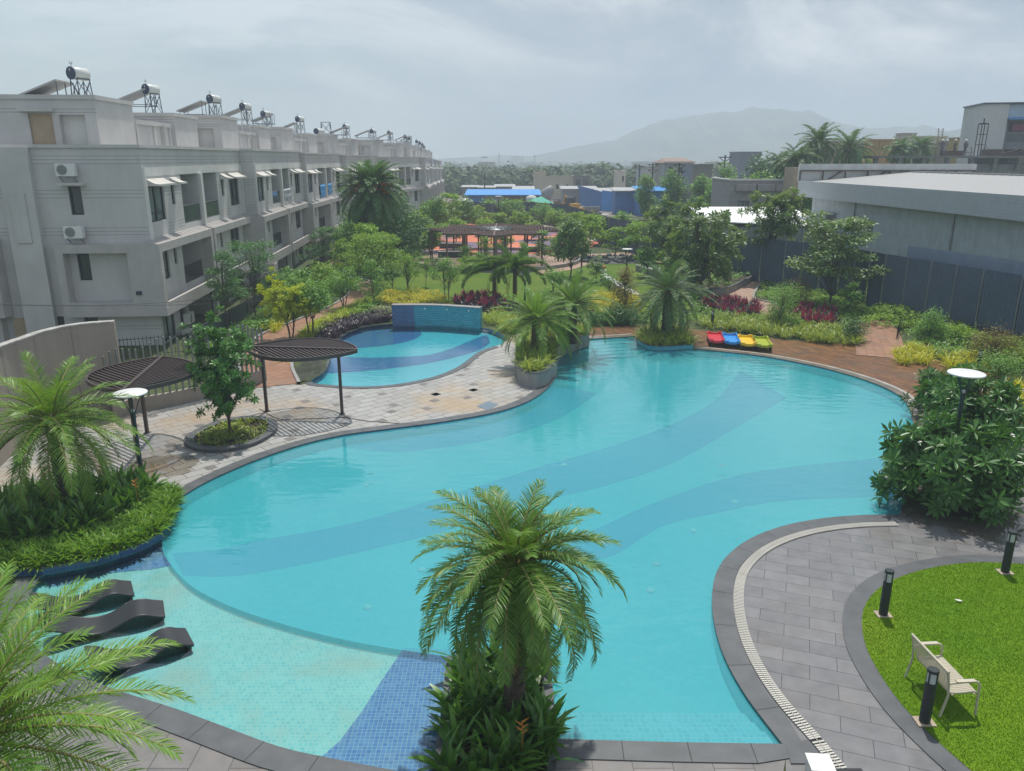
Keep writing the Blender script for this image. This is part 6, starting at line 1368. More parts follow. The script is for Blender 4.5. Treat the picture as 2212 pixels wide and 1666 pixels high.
# orange heliconia bracts
for i, (x, y, z, lab) in enumerate(((530/2.0*0+292, 1046, .9, 'orange heliconia flower spike above the left bed'), (1128, 1572, .75, 'orange heliconia flower at the foot of the big date palm'))):
    p = g(x, y, z); m = MB()
    for k in range(5): m.tube([(0, 0, .05*k-.1), (.1*(-1)**k, .02, .05*k-.04)], [.02, .004], 5)
    m.tube([(0, 0, -z+.05), (0, 0, .12)], .008, 4); tag_o = tag(part('flower_spike', m, m_fruit, None), lab, 'flower'); tag_o.location = p
# ================================================================ FENCE, WAREHOUSE, BACKGROUND
m_navy = M('navy_corrugated', (.08, .115, .175), .5, .1, var=.12, streak=.2)
m_pblue = M('pale_blue_corrugated', (.24, .29, .37), .5, .1, var=.1)
m_galv = M('galvanised_post', (.32, .33, .34), .5, .5)
m_ware = tile('warehouse_cladding', (.42, .45, .465), (.43, .46, .475), (.35, .38, .39), 8, .20, 'sz', msize=.012, rough=.5, var=.12)
m_warew = M('warehouse_wall', (.42, .46, .48), .7, var=.10, streak=.35)
t = NT('ribbed_roof'); v = t.coords('xyz', R_(-4.5)); wv = t.new('ShaderNodeTexWave'); wv.bands_direction = 'Y'; wv.inputs['Scale'].default_value = .62; t.link(v, wv.inputs[0])
t.link(t.mix(t.ramp(wv.outputs['Fac'], .0, .15), (.17, .17, .17), (.36, .36, .35)), t.b.inputs['Base Color']); t.b.inputs['Roughness'].default_value = .5; m_roof = t.m
def corr(mb, A, B, z0, z1, pitch=.12, amp=.025, mi=0):
    A, B = Vector((*A, 0)), Vector((*B, 0)); L = (B-A).length; u = (B-A).normalized(); v = Vector((-u.y, u.x, 0)); n = max(2, int(L/pitch*2)); vs = []
    P = [A+u*(L*i/n)+v*(amp if (i//1) % 2 else -amp) for i in range(n+1)]
    mb.wall([(p.x, p.y) for p in P], z0, z1, mi); q = [p+v*.012 for p in P]; mb.wall([(p.x, p.y) for p in q], z0, z1, mi, flip=True)
FT_ = [(2330, 613, 3.5), (2212, 595, 3.5), (2128, 582, 3.5), (1917, 549, 3.5), (1820, 533, 3.4), (1700, 520, 3.3), (1600, 510, 3.2), (1500, 498, 3.1), (1407, 487, 3.0), (1316, 470, 3.0), (1274, 457, 3.0), (1223, 443, 3.0), (1145, 436, 3.0), (1064, 440, 3.0), (985, 434, 3.0)]
FP = [g(x, y, z)[:2] for x, y, z in FT_]; FZ = [z for *_, z in FT_]
nf = thing('perimeter_fence', 'tall navy corrugated sheet fence enclosing the garden on the right and far sides', 'fence', (*FP[3], 0))
acc = 0
for i in range(len(FP)-1):
    a, b = Vector(FP[i]), Vector(FP[i+1]); L = (b-a).length; k = max(1, round(L/(1.55 if i < 5 else 2.6)))
    for j in range(k):
        p, q = a.lerp(b, j/k), a.lerp(b, (j+1)/k); z = FZ[i]*(1-(j+.5)/k)+FZ[i+1]*(j+.5)/k
        if i == 12 and j == 3: continue
        d_ = (q-p).normalized()*.045; m = MB(); corr(m, p+d_, q-d_, .02, z, .14 if i < 7 else .3)
        if acc < 95: part('panel', m, m_navy, nf, world=True)
        acc += 1
np_ = 0
for i in range(len(FP)-1):
    a, b = Vector(FP[i]), Vector(FP[i+1]); L = (b-a).length; k = max(1, round(L/(1.55 if i < 5 else 2.6))); v = Vector((-(b-a).y, (b-a).x)).normalized()*.06
    for j in range(k):
        np_ += 1; p = a.lerp(b, j/k)+v*1.0; m = MB(); m.bar((p.x, p.y, 0), (p.x, p.y, FZ[i]+.02), .038)
        if np_ < 99: part('post', m, m_galv, nf, world=True)
# pale blue second fence behind
ex = Vector((math.cos(R_(4.46)), math.sin(R_(4.46)), 0)); ey = Vector((-ex.y, ex.x, 0))
bf = thing('pale_blue_fence', 'pale blue corrugated sheet strip behind the navy fence along the warehouse', 'fence', tuple(Vector((*FP[3], 0))+ex*1.2)); m = MB()
corr(m, Vector(FP[0])+ex.xy*1.2, Vector(FP[1])+ex.xy*1.2, 0, 4.0); corr(m, Vector(FP[1])+ex.xy*1.2, Vector(FP[3])+ex.xy*1.2, 0, 4.0); part('sheet', m, m_pblue, bf, world=True)
# warehouse: corner on the line of sight through the fascia's left end
Wc = Vector((*at(1757, 430, 70)[:2], 0)); O = Wc
wh = thing('warehouse', 'long pale grey warehouse with deep fascia and ribbed roof behind the navy fence', 'warehouse', tuple(O), R_(4.46))
Lw, Dw = 52, 18
zt_, zb_ = at(1739, 391, 70)[2], at(1736, 425, 70)[2]
m = MB(); holed(m, (0, 0, 0), -UY, -UX, (0, Lw), (-.3, zb_+.3), [(2.6, 4.5, 2.6, 4.4, .2, 1), (9.5, 10.4, 3.0, 4.3, .2, 1)], .2); holed(m, (0, 0, 0), UX, UY, (0, Dw), (-.3, zb_+.3), [], .2); m.box(0, .12, -.001, .12, -.3, zb_)
for k in range(1, 42):
    y_ = -1.25*k
    if not (-4.6 < y_ < -2.5 or -10.5 < y_ < -9.4): m.box(-.004, 0, y_-.012, y_+.012, -.3, zb_, 2)
part('wall', m, [m_warew, m_dark, m_ware], wh)
for y_ in (-7.5, -20, -32): m = MB(); m.tube([(-.08, y_, -.2), (-.08, y_, zb_)], .06, 8); m.tube([(-.08, y_, -.2), (-.2, y_, -.25)], .06, 8); part('downpipe', m, m_galv, wh)
m = MB()
for (a, b, z0, z1) in ((2.6, 4.5, 2.6, 4.4), (9.5, 10.4, 3.0, 4.3)):
    y = a+.15
    while y < b: m.bar((-.02, -y, z0), (-.02, -y, z1), .03); y += .2
    for z in (z0+.5, z0+1.1): m.bar((-.02, -a, z), (-.02, -b, z), .03)
    m.box(-.35, -.001, -b-.1, -a+.1, z1+.05, z1+.13)
part('window_grille', m, m_galv, wh)
m = MB(); m.box(-1.1, -.95, -Lw, .9, zb_, zt_); m.box(-.95, Dw, .8, .9, zb_, zt_); m.box(-.95, -.001, -Lw, .8, zb_+.02, zb_+.12); part('fascia', m, m_ware, wh)
zr = zt_+.72; m = MB(); Dr = 9.0
m.add([(-.95, -Lw, zt_-.12), (Dr, -Lw, zr), (Dr, .7, zr), (-.95, .7, zt_-.12)], [(0, 1, 2, 3)]); m.add([(Dr, -Lw, zr), (2*Dr, -Lw, zt_-.12), (2*Dr, .7, zt_-.12), (Dr, .7, zr)], [(0, 1, 2, 3)]); part('roof', m, m_roof, wh)
m = MB(); m.box(Dr-.2, Dr+.2, -Lw, .7, zr+.02, zr+.09)
for k in range(60): m.box(Dr-.34, Dr-.2, -.6-k*.85, -.25-k*.85, zr+.005, zr+.08)
part('ridge_cap', m, m_roof, wh)
# truss-backed parapet at the far end
m = MB(); zp_ = zt_+1.42; m.box(-1.1, 15.2, .95, 1.1, zp_-.55, zp_); part('parapet_band', m, M('pale_parapet', (.50, .51, .50), .6), wh)
m = MB(); m.box(-1.1, 15.2, 1.102, 1.2, zt_-.1, zp_-.02); part('parapet_backing', m, M('pale_sheet', (.52, .53, .52), .6), wh)
m = MB(); m_rust = M('rust_steel', (.10, .065, .055), .7)
m.bar((-1.0, .9, zp_-.58), (15.1, .9, zp_-.58), .10)
for k in range(8): x = -1.0+2.05*k; m.bar((x, .9, zt_-.1), (x, .9, zp_-.58), .10); m.bar((x+.3, .9, zt_-.05), (x+1.75, .9, zp_-.6), .10) if k % 2 else None
part('truss', m, m_rust, wh)
# small grey-mauve building, white roofed shed
gb = thing('grey_building', 'two-storey mauve grey building with flat hooded windows left of the warehouse', 'building', tuple(at(1571, 470, 84)[:2])+(0,), R_(-1))
Hb = at(1571, 388, 84)[2]; m = MB(); ht = [(.8, 1.6, 0, 2.6), (1.05, 2.1, Hb-2.1, Hb-1.25), (3.2, 4.5, .7, Hb-1.25), (5.0, 6.3, .7, Hb-1.25)]
ht = [(1.1, 2.0, 0, 2.9), (1.0, 2.2, 3.6, 4.6), (3.1, 4.4, 1.2, 4.4), (4.9, 6.2, 1.2, 4.4)]
holed(m, (0, 0, 0), UX, -UY, (0, 9.6), (-.3, Hb-.1), ht, .25); m.wall([(0, 8), (0, 0)], -.3, Hb-.1); m.wall([(9.6, 0), (9.6, 8)], -.3, Hb-.1); m.poly([[(0, 0), (9.6, 0), (9.6, 8), (0, 8)]], Hb-.2); m_mauve = M('mauve_render', (.34, .315, .315), .8, streak=.1); part('wall', m, m_mauve, gb)
m = MB(); m.box(-.15, 9.75, -.15, .2, Hb-.1, Hb+.05); m.box(-.15, .2, .2, 8, Hb-.1, Hb+.05); m.box(9.4, 9.75, .2, 8, Hb-.1, Hb+.05); part('roof_edge', m, m_trim, gb)
for a, b, z0, z1 in ht: window(gb, (0, 0, 0), UX, -UY, a, b, z0, z1, 1, None, .2, m_curt if z0 > 1 else m_dark)
for a, b in ((.6, 2.6), (2.8, 4.6), (4.7, 6.5)): m = MB(); m.box(a, b, -.55, -.001, Hb-1.15, Hb-.5); part('window_hood', m, m_mauve, gb)
m = MB(); m.box(6.9, 9.9, -.9, -.002, Hb-.62, Hb-.5); part('awning', m, m_trim, gb)
ws = thing('white_roof_shed', 'low shed with broad white sheet roof below the mauve grey building', 'shed', tuple(at(1660, 480, 68)[:2])+(0,), R_(-3)); z0, z1 = at(1660, 478, 67)[2], at(1660, 447, 76)[2]
m = MB(); m.add([(-5.5, -1, z0), (4.2, -2.5, z0-.3), (4.2, 8, z1), (-5.5, 8, z1), (-5.5, -1, z0-.08), (4.2, -2.5, z0-.38), (4.2, 8, z1-.08), (-5.5, 8, z1-.08)], [(0, 1, 2, 3), (7, 6, 5, 4), (0, 4, 5, 1), (1, 5, 6, 2), (3, 7, 4, 0)]); part('roof', m, M('white_sheet_roof', (.80, .80, .78), .5), ws); m = MB(); corr(m, (-5.3, -.8), (4.0, -2.3), 0, z0-.45, .3); m.wall([(4.0, -2.3), (4.0, 7.8), (-5.3, 7.8), (-5.3, -.8)], 0, z0-.45); part('wall', m, m_galv, ws)
# ---- simple building helper for the background
def house(name, x0, x1, ytop, ybot, Y, D, col, label, wins=(), zbase=-2., roof=None, cat='building', rz=0., flat_lip=True, extra=None):
    pa, pb = at(x0, ytop, Y), at(x1, ytop, Y); W = pb[0]-pa[0]; H = pa[2]
    t = thing(name, label, cat, (pa[0], Y, zbase), rz); h = H-zbase; m = MB(); mt = M('painted_render', col, .85, var=.08, streak=.25)
    hl = [(W*a, W*b, h-(h2)*1., h-(h1)*1.) for a, b, h1, h2 in wins]
    holed(m, (0, 0, 0), UX, -UY, (0, W), (0, h), hl, .25, 0); m.wall([(W, 0), (W, D), (0, D), (0, 0)], 0, h); m.poly([[(0, 0), (W, 0), (W, D), (0, D)]], h-.02); part('wall', m, mt, t)
    for a, b, e, f in hl: window(t, (0, 0, 0), UX, -UY, a, b, e, f, 0, None, .18, m_glass)
    if flat_lip: m = MB(); m.box(-.12, W+.12, -.14, .1, h, h+.22); m.box(-.12, .1, .1, D, h, h+.22); m.box(W-.1, W+.12, .1, D, h, h+.22); part('parapet', m, mt, t)
    if roof: m = MB(); m.add([(-.4, -.5, h), (W+.4, -.5, h), (W+.4, D+.4, h), (-.4, D+.4, h), (0+W*.15, D/2, h+roof[1]), (W*.85, D/2, h+roof[1])], [(0, 1, 5, 4), (1, 2, 5), (2, 3, 4, 5), (3, 0, 4)]); part('roof', m, M('roof_tiles', roof[0], .8), t)
    return t, W, h
W1 = ((.15, .3, .6, 1.7), (.55, .8, .6, 1.7))
house('house', 1435, 1500, 352, 385, 135, 9, (.40, .355, .28), 'old tan house with pinkish roof beside the utility pole', W1, roof=((.26, .19, .165), .8))
house('house', 1498, 1540, 358, 400, 125, 8, (.27, .235, .22), 'old brown grey house block with narrow windows, right of the pinkish roof', ((.3, .6, 1.5, 3.2),))
house('house', 1390, 1440, 362, 392, 160, 9, (.48, .47, .44), 'long low off-white building left of the old tan house', ())
house('house', 1335, 1352, 371, 395, 200, 8, (.58, .53, .42), 'small cream house alone among trees above the blue sheds', ((.55, .8, 1, 2.4),))
house('house', 1790, 1850, 308, 340, 130, 3, (.42, .31, .26), 'pinkish tan house left of the orange house', ((.1, .25, 1, 2.2),), zbase=0)
house('house', 1848, 1886, 306, 340, 140, 3, (.40, .41, .37), 'pale grey-green house with banded windows between two coconut palms', ((.5, .9, .8, 1.6), (.5, .9, 2.2, 3.0)), zbase=0)
house('house', 1886, 1952, 304, 345, 122, 3, (.50, .30, .13), 'orange house with flat roof in the hillside row', ((.3, .38, .8, 1.4),), zbase=0)
house('house', 1952, 1980, 290, 340, 150, 3, (.44, .39, .34), 'tall pinkish block rising behind the row of flat-roofed houses', (), zbase=0)
house('house', 1978, 2046, 297, 345, 126, 3, (.58, .55, .42), 'cream house behind the leaning bamboo ladder', (), zbase=0)
house('house', 2046, 2078, 308, 345, 122, 3, (.33, .29, .25), 'narrow brown house between the cream and ochre houses', (), zbase=0)
house('house', 2074, 2124, 300, 345, 118, 3, (.42, .31, .12), 'ochre yellow house next to the white apartment tower', (), zbase=0)
house('house', 1600, 1645, 330, 360, 180, 9, (.14, .16, .20), 'dark blue-grey shed roof above the dark bushy tree', (), zbase=0)
house('house', 1718, 1741, 362, 402, 78, 3, (.36, .29, .21), 'tan wall behind the left end of the truss parapet', (), zbase=0, flat_lip=False)
# apartment tower at the right edge
Yt = 96; pa = at(2128, 225, Yt); tw = thing('apartment_tower', 'white apartment tower with dark balconies and blue roof edge at the right frame edge', 'building', (pa[0], Yt, 0), R_(-14)); h = pa[2]
m_twr = M('white_panel', (.55, .545, .53), .8, var=.05, streak=.2); m_twd = M('tower_grey', (.20, .21, .23), .85, var=.15)
m = MB(); m.box(0, 2.6, 0, 8, 0, h); part('wall', m, m_twr, tw); m = MB(); holed(m, (2.6, .5, 0), UX, -UY, (0, 9), (0, h-1.5), [(.35, 3.3, z-2.5, z-.15, 1.6) for z in (h-1.7, h-4.9, h-8.1)]+[(4.2, 8, z-2.5, z-.15, 1.6) for z in (h-1.7, h-4.9, h-8.1)], 1.6); m.box(2.6, 11.6, 2.1, 8, 0, h-1.5); part('balcony_wall', m, m_twd, tw)
m = MB(); m.box(2.6, 11.6, .3, 8, h-1.5, h-.05); part('attic_band', m, M('pale_blue_band', (.40, .50, .60), .6), tw)
m = MB(); m.box(-.2, 11.8, -.2, 8, h, h+.15); part('roof_edge', m, m_tankb, tw); m = MB(); m.add([(2.6, -.6, h-1.75), (11.6, -.6, h-1.75), (11.6, .5, h-1.4), (2.6, .5, h-1.4)], [(0, 1, 2, 3)]); part('awning', m, M('blue_awning', (.05, .24, .50), .5), tw)
for z in (h-4.2, h-7.4, h-10.6):
    for a, b in ((2.95, 5.9), (6.8, 10.6)):
        m = MB(); m.bar((a, .45, z+1.0), (b, .45, z+1.0), .07); x = a
        while x <= b: m.bar((x, .45, z), (x, .45, z+1.0), .035); x += .16
        part('balcony_railing', m, m_galv, tw)
for i, (x, z, c, l) in enumerate(((3.6, h-2.6, (.30, .08, .14), 'dark pink cloth hung on the top balcony of the white tower'), (5.0, h-6.2, (.30, .22, .10), 'ochre cloth on the lower balcony of the white tower'))):
    o = tag(part('cloth', MB().box(0, 1.2, 0, .03, -.8, 0), M('laundry', c, .8), None), l, 'cloth'); o.matrix_world = Matrix.Translation(tw.location) @ Matrix.Rotation(R_(-14), 4, 'Z') @ Matrix.Translation((x, 1.0, z+.4))
# concrete frame under construction
Yc = 90; pa = at(1888, 337, Yc); cf = thing('unfinished_building', 'unfinished concrete slab storeys with props and planks below the flat-roofed houses', 'building', (pa[0], Yc, 0), R_(-2)); h = pa[2]; m_rc = M('raw_concrete', (.20, .195, .19), .9, var=.25, streak=.35)
m = MB(); m.box(0, 19, 0, 8, h-.22, h); m.box(0, 19, 0, 8, h-1.9, h-1.55); m.box(0, 19, .5, 8, h-1.55, h-.9); part('slab', m, m_rc, cf)
m = MB()
for k in range(8): m.box(.2+2.6*k, .6+2.6*k, .1, .5, 0, h-.22)
part('columns', m, m_rc, cf)
m = MB(); r_ = random.Random(3)
for k in range(46): x = .3+.41*k; m.bar((x, .9+r_.uniform(-.3, .3), h-5.5), (x+r_.uniform(-.12, .12), .9, h-1.9), .07)
part('props', m, m_rust, cf)
for k in range(22): x = r_.uniform(.5, 18); m = MB(); m.bar((x, r_.uniform(.2, 2), h), (x+r_.uniform(-.08, .08), r_.uniform(.2, 2), h+r_.uniform(.5, 1.7)), .03); part('rebar', m, m_rust, cf)
for k in range(10): x = r_.uniform(6, 17); m = MB(); m.bar((x, .5, h+.1), (x+r_.uniform(1, 2.6), .7, h+r_.uniform(.1, .8)), .12, .05); part('plank', m, m_rust, cf)
for a_, b_, c_ in ((8.2, 9.9, .55), (12.6, 14.2, .7)): m = MB(); m.box(a_, b_, .5, 2, h+.02, h+c_); part('formwork', m, m_rust, cf)
m = MB()
for (dx, dy) in ((0, 0), (.7, 0), (0, .7), (.7, .7)): m.bar((dx, dy, 0), (dx, dy, 3.4), .07)
for z in (1.2, 2.3, 3.4): 
    for a, b in (((0, 0), (.7, 0)), ((.7, 0), (.7, .7)), ((.7, .7), (0, .7)), ((0, .7), (0, 0))): m.bar((*a, z), (*b, z), .06)
m.bar((-.15, .3, 3.45), (.85, .3, 3.45), .12); m.bar((.35, .35, 3.4), (.35, .35, 4.0), .1)
p = at(2112, 330, 91); o = tag(part('hoist_mast', m, m_iron, None), 'dark hoist mast standing on the slab before the white tower', 'hoist'); o.location = (p[0], 91, h)
m = MB()
for s in (0, .5): m.bar((s, 0, 0), (s+.1, .4, 3.0), .07)
for k in range(9): m.bar((.0+.011*k, .04*k, .3*k+.2), (.5+.011*k, .04*k, .3*k+.2), .045)
p = at(2022, 333, 92); o = tag(part('bamboo_ladder', m, M('bamboo', (.30, .22, .12), .7), None), 'bamboo ladder rising from the slab in front of the cream house', 'ladder'); o.location = (p[0], 92, h)
def person(loc, rz, shirt, trouser, label, arm=.3):
    V = [(0, 0, .92), (0, 0, 1.15), (0, 0, 1.42), (0, 0, 1.52), (0, .02, 1.66), (.09, 0, .88), (.10, .02, .48), (.10, 0, .06), (.10, .14, .03), (-.09, 0, .88), (-.11, .04, .48), (-.11, .02, .06), (-.11, .16, .03), (.19, 0, 1.40), (.25, .02, 1.13), (.24, .2*arm*3, .92), (-.19, 0, 1.40), (-.25, .02, 1.13), (-.24, .1, .90)]
    Ed = [(0, 1), (1, 2), (2, 3), (3, 4), (0, 5), (5, 6), (6, 7), (7, 8), (0, 9), (9, 10), (10, 11), (11, 12), (2, 13), (13, 14), (14, 15), (2, 16), (16, 17), (17, 18)]
    Rr = [.13, .13, .14, .06, .095, .09, .065, .045, .04, .09, .065, .045, .04, .07, .05, .04, .07, .05, .04]
    me = bpy.data.meshes.new('body'); me.from_pydata(V, Ed, []); o = bpy.data.objects.new('body', me); COL.objects.link(o)
    o.modifiers.new('skin', 'SKIN'); 
    for i, r in enumerate(Rr): me.skin_vertices[0].data[i].radius = (r, r*.85); me.skin_vertices[0].data[i].use_root = i == 0
    o.modifiers.new('sub', 'SUBSURF').levels = 1
    t = NT('clothing'); tc = t.coords('xyz'); sp = t.new('ShaderNodeSeparateXYZ'); t.link(tc, sp.inputs[0]); c = t.mix(t.ramp(sp.outputs[2], .90, .91), trouser, shirt); mr = t.new('ShaderNodeMath', operation='GREATER_THAN'); t.link(sp.outputs[2], mr.inputs[0]); mr.inputs[1].default_value = 1.5; t.link(t.mix(mr.outputs[0], c, (.20, .11, .07)), t.b.inputs['Base Color']); me.materials.append(t.m)
    th = thing('person', label, 'person', loc, rz); o.parent = th; m = MB(); m.lathe([(.0, .13), (.09, .10), (.125, .03), (.15, .0), (.14, -.01)], (0, .02, 1.68), 12); part('helmet', m, m_white, th)
for (x, Y_, rz, s_, l) in ((2062, 91.2, .5, (.16, .12, .10), 'person in a white helmet standing on the slab left of the ochre house'), (2034, 91.5, 2.2, (.12, .10, .12), 'person in a white helmet standing by the bamboo ladder'), (2084, 92, 3.5, (.10, .08, .08), 'person in dark clothes bending near the hoist mast')):
    p = at(x, 325, Y_); person((p[0], Y_, h), rz, s_, (.06, .06, .08), l)
# utility poles, masts
def pole(x, yt, Y_, label, arms=2, zb=-2):
    p = at(x, yt, Y_); t = thing('utility_pole', label, 'utility pole', (p[0], Y_, zb), group=None); m = MB(); m.tube([(0, 0, 0), (0, 0, p[2]-zb)], [.16, .10], 8); part('pole', m, m_iron, t); m = MB()
    for k in range(arms): z = p[2]-zb-.3-.9*k; m.bar((-.9, 0, z), (.9, 0, z), .12); m.bar((-.8, 0, z), (0, 0, z-.7), .08); m.bar((.8, 0, z), (0, 0, z-.7), .08)
    part('crossarms', m, m_iron, t)
pole(1411, 352, 140, 'utility pole with V-shaped crossarm left of the old tan house'); pole(1468, 352, 118, 'utility pole in front of the old tan house', 3); pole(1567, 335, 112, 'tall utility pole with crossarms before the green tree', 3); pole(1382, 356, 150, 'utility pole left of the off-white building', 1)
for x, yt, Y_, l in ((1078, 331, 900, 'thin far telecom mast on the plain, left one'), (1155, 334, 850, 'far telecom mast with thicker head on the plain, right one')):
    p = at(x, yt, Y_); m = MB(); m.tube([(0, 0, 0), (0, 0, p[2]+8)], [1.0, .4], 6)
    for k in range(3): m.tube([(0, 0, p[2]+8-1.5-3*k), (0, 0, p[2]+8-3.2-3*k)], 1.1, 6)
    o = tag(part('telecom_mast', m, m_rail, None), l, 'mast', None); o.location = (p[0], Y_, -8)
p = at(1047, 398, 190); m = MB(); m.tube([(0, 0, 0), (0, 0, at(1047, 372, 190)[2]+2)], [.2, .12], 6); m.bar((-.7, 0, 11), (.7, 0, 11), .12); o = tag(part('utility_pole', m, m_iron, None), 'dark pole before the forest above the blue-roofed shed', 'utility pole'); o.location = (p[0], 190, -2)
# ---- construction yard
m_broof = M('blue_roof_sheet', (.045, .27, .66), .45, var=.1); m_bwall = M('blue_sheet_wall', (.03, .15, .42), .5, var=.2); m_gsheet = M('grey_sheet', (.26, .26, .27), .6, var=.2, streak=.3); m_green = M('green_tarp', (.02, .38, .26), .6, var=.15)
def shed(x0, x1, yf, yb, Yf, D, label, roofm, wallm, zb, cat='shed', th=None, name='site_shed'):
    a, b = Vector(at(x0, yf, Yf)), Vector(at(x1, yf, Yf)); hb = at((x0+x1)/2, yb, Yf+D)[2]; t = thing(name, label, cat, (a.x, Yf, zb)); W = b.x-a.x; hf = a.z-zb; hb -= zb
    m = MB(); m.add([(-.4, -.5, hf), (W+.4, -.5, hf), (W+.4, D+.3, hb), (-.4, D+.3, hb)], [(0, 1, 2, 3)]); m.add([(-.4, -.5, hf-.1), (W+.4, -.5, hf-.1), (W+.4, D+.3, hb-.1), (-.4, D+.3, hb-.1)], [(3, 2, 1, 0)]); m.bar((-.4, -.5, hf-.05), (W+.4, -.5, hf-.05), .12); part('roof', m, roofm, t)
    m = MB(); k = max(1, int(W/3))
    for i in range(k): m.box(W*i/k+.05, W*(i+1)/k-.05, 0, .08, 0, hf-.14, i % len(wallm))
    m.box(0, .1, .09, D, 0, hf-.2, 0); m.box(W-.1, W, .09, D, 0, hf-.2, 0); part('wall', m, wallm, t); return t
shed(1008, 1165, 421, 409, 148, 9, 'long site shed with bright blue sheet roof beyond the navy fence', m_broof, [m_bwall, m_bwall, m_gsheet, m_rust], -1.2)
shed(1385, 1462, 412, 402, 128, 8, 'smaller site shed with bright blue roof behind the broad garden tree', m_broof, [m_bwall, m_dark, m_galv], -.3)
shed(1330, 1378, 412, 405, 136, 5, 'site shelter with pale roof and open dark front between blue sheds', m_panelb, [m_bwall, m_dark], -.3)
for i, (x0, x1, yf, yb, Y_, l) in enumerate(((998, 1030, 404, 400, 200, 'low grey-green roofed hut left of the long blue shed'), (1035, 1068, 405, 401, 196, 'grey sheet hut just behind the long blue shed'), (1070, 1110, 403, 398, 205, 'dark open hut with pale roof edge above the long blue shed'), (1215, 1290, 408, 402, 190, 'long low grey shed with pale roof right of the mixer drum'), (1290, 1330, 414, 406, 175, 'grey sheet hut with sagging roof behind the blue sheet fence'), (1110, 1152, 409, 402, 185, 'hut with white sheet roof at the right end of the long blue shed'))): shed(x0, x1, yf, yb, Y_, 7, l, m_panelb, [m_gsheet, m_dark], -2.2)
house('yard_building', 1154, 1240, 382, 415, 215, 10, (.48, .43, .32), 'cream two-part building behind the yard with small dark windows', ((.55, .62, 2, 3.2), (.8, .86, 2, 3.2)), zbase=-3); house('yard_building', 1154, 1178, 372, 384, 216, 6, (.48, .43, .32), 'cream upper storey block on the left of the yard building', (), zbase=-1.0); house('yard_building', 1241, 1275, 381, 410, 214, 8, (.16, .14, .13), 'dark unfinished block on the right of the cream yard building', ((.1, .4, .8, 2.6), (.55, .9, .8, 2.6)), zbase=-3)
# blue sheet fence pieces
sf = [(1250, 430, 1.9), (1298, 442, 1.9), (1350, 448, 1.8), (1384, 452, 1.8)]
for i, (x0, x1, yt, Y0, Y1, l, mt) in enumerate(((1248, 1300, 403, 193, 157, 'blue corrugated sheet fence along the muddy road, nearest the excavator', m_bwall), (1301, 1330, 411, 157, 150, 'paler blue sheet fence section with grey posts along the muddy road', m_broof), (1332, 1342, 413, 149, 148, 'narrow beige sheet fence section between blue ones', m_gsheet), (1344, 1386, 416, 147, 138, 'light blue sheet fence section at the rubble heap', m_broof))):
    a, b = at(x0, yt, Y0), at(x1, yt+(4 if i else 8), Y1); m = MB(); corr(m, a[:2], b[:2], -1.9, (a[2]+b[2])/2, .35, .04); o = tag(part('sheet_fence', m, mt, None), l, 'fence')
# tarp tent
p = at(1168, 442, 138); t = thing('tarp_tent', 'green tarpaulin tent peaking above the navy fence', 'tent', (p[0], 138, -.6)); ht = at(1168, 424, 138)[2]+.6; hb_ = at(1168, 436, 138)[2]+.6
m = MB(); ring_ = [(-2.6, -1, hb_), (-.5, -1.6, hb_-.3), (1.6, -1.2, hb_-.1), (2.6, 1, hb_-.5), (0, 2, hb_), (-2.4, 1.2, hb_)]; m.add(ring_+[(.1, 0, ht)], [(i, (i+1) % 6, 6) for i in range(6)]); part('canopy', m, m_green, t); m = MB()
for q in ring_: m.bar((q[0]*.95, q[1]*.95, 0), (q[0]*.95, q[1]*.95, q[2]), .06)
part('poles', m, m_galv, t)
# backhoe loader
p = at(1236, 440, 152); t = thing('backhoe_loader', 'yellow backhoe loader parked behind the navy fence near the muddy road', 'backhoe', (p[0], 152, -1.0), R_(20)); m_jcb = M('yellow_machine_paint', (.55, .30, .02), .5, var=.15); m_tyre = M('tyre', (.02, .02, .02), .9)
m = MB(); m.box(-.6, .6, -2.2, .2, .9, 1.6); m.box(-.75, .75, .2, 1.7, .8, 1.2); part('body', m, m_jcb, t)
m = MB(); 
for x in (-.7, .7):
    for y in (.2, 1.6): m.bar((x, y, 1.2), (x, y, 2.7), .09)
m.box(-.8, .8, .1, 1.7, 2.7, 2.8); m.box(-.66, .66, .3, 1.5, 1.25, 2.6, 1); part('cab', m, [m_iron, m_glass], t)
for x in (-.85, .85):
    for y, r in ((-1.7, .45), (1.1, .72)): m = MB(); m.tube([(x-.2, y, r), (x+.2, y, r)], r, 16); w_ = part('wheel', m, m_tyre, t); m = MB(); m.tube([(x-.22, y, r), (x+.22, y, r)], r*.5, 12); part('rim', m, m_jcb, w_)
m = MB(); m.bar((0, 1.8, 1.0), (0, 3.2, 2.9), .3); m.bar((0, 3.2, 2.9), (0, 4.0, 1.4), .25); m.box(-.4, .4, 3.7, 4.3, .7, 1.4); part('digger_arm', m, m_jcb, t); m = MB(); m.box(-1.1, 1.1, -3.4, -2.9, .2, .9); m.bar((-.7, -2.9, .6), (-.6, -.8, 1.5), .18); m.bar((.7, -2.9, .6), (.6, -.8, 1.5), .18); part('loader_bucket', m, m_jcb, t)
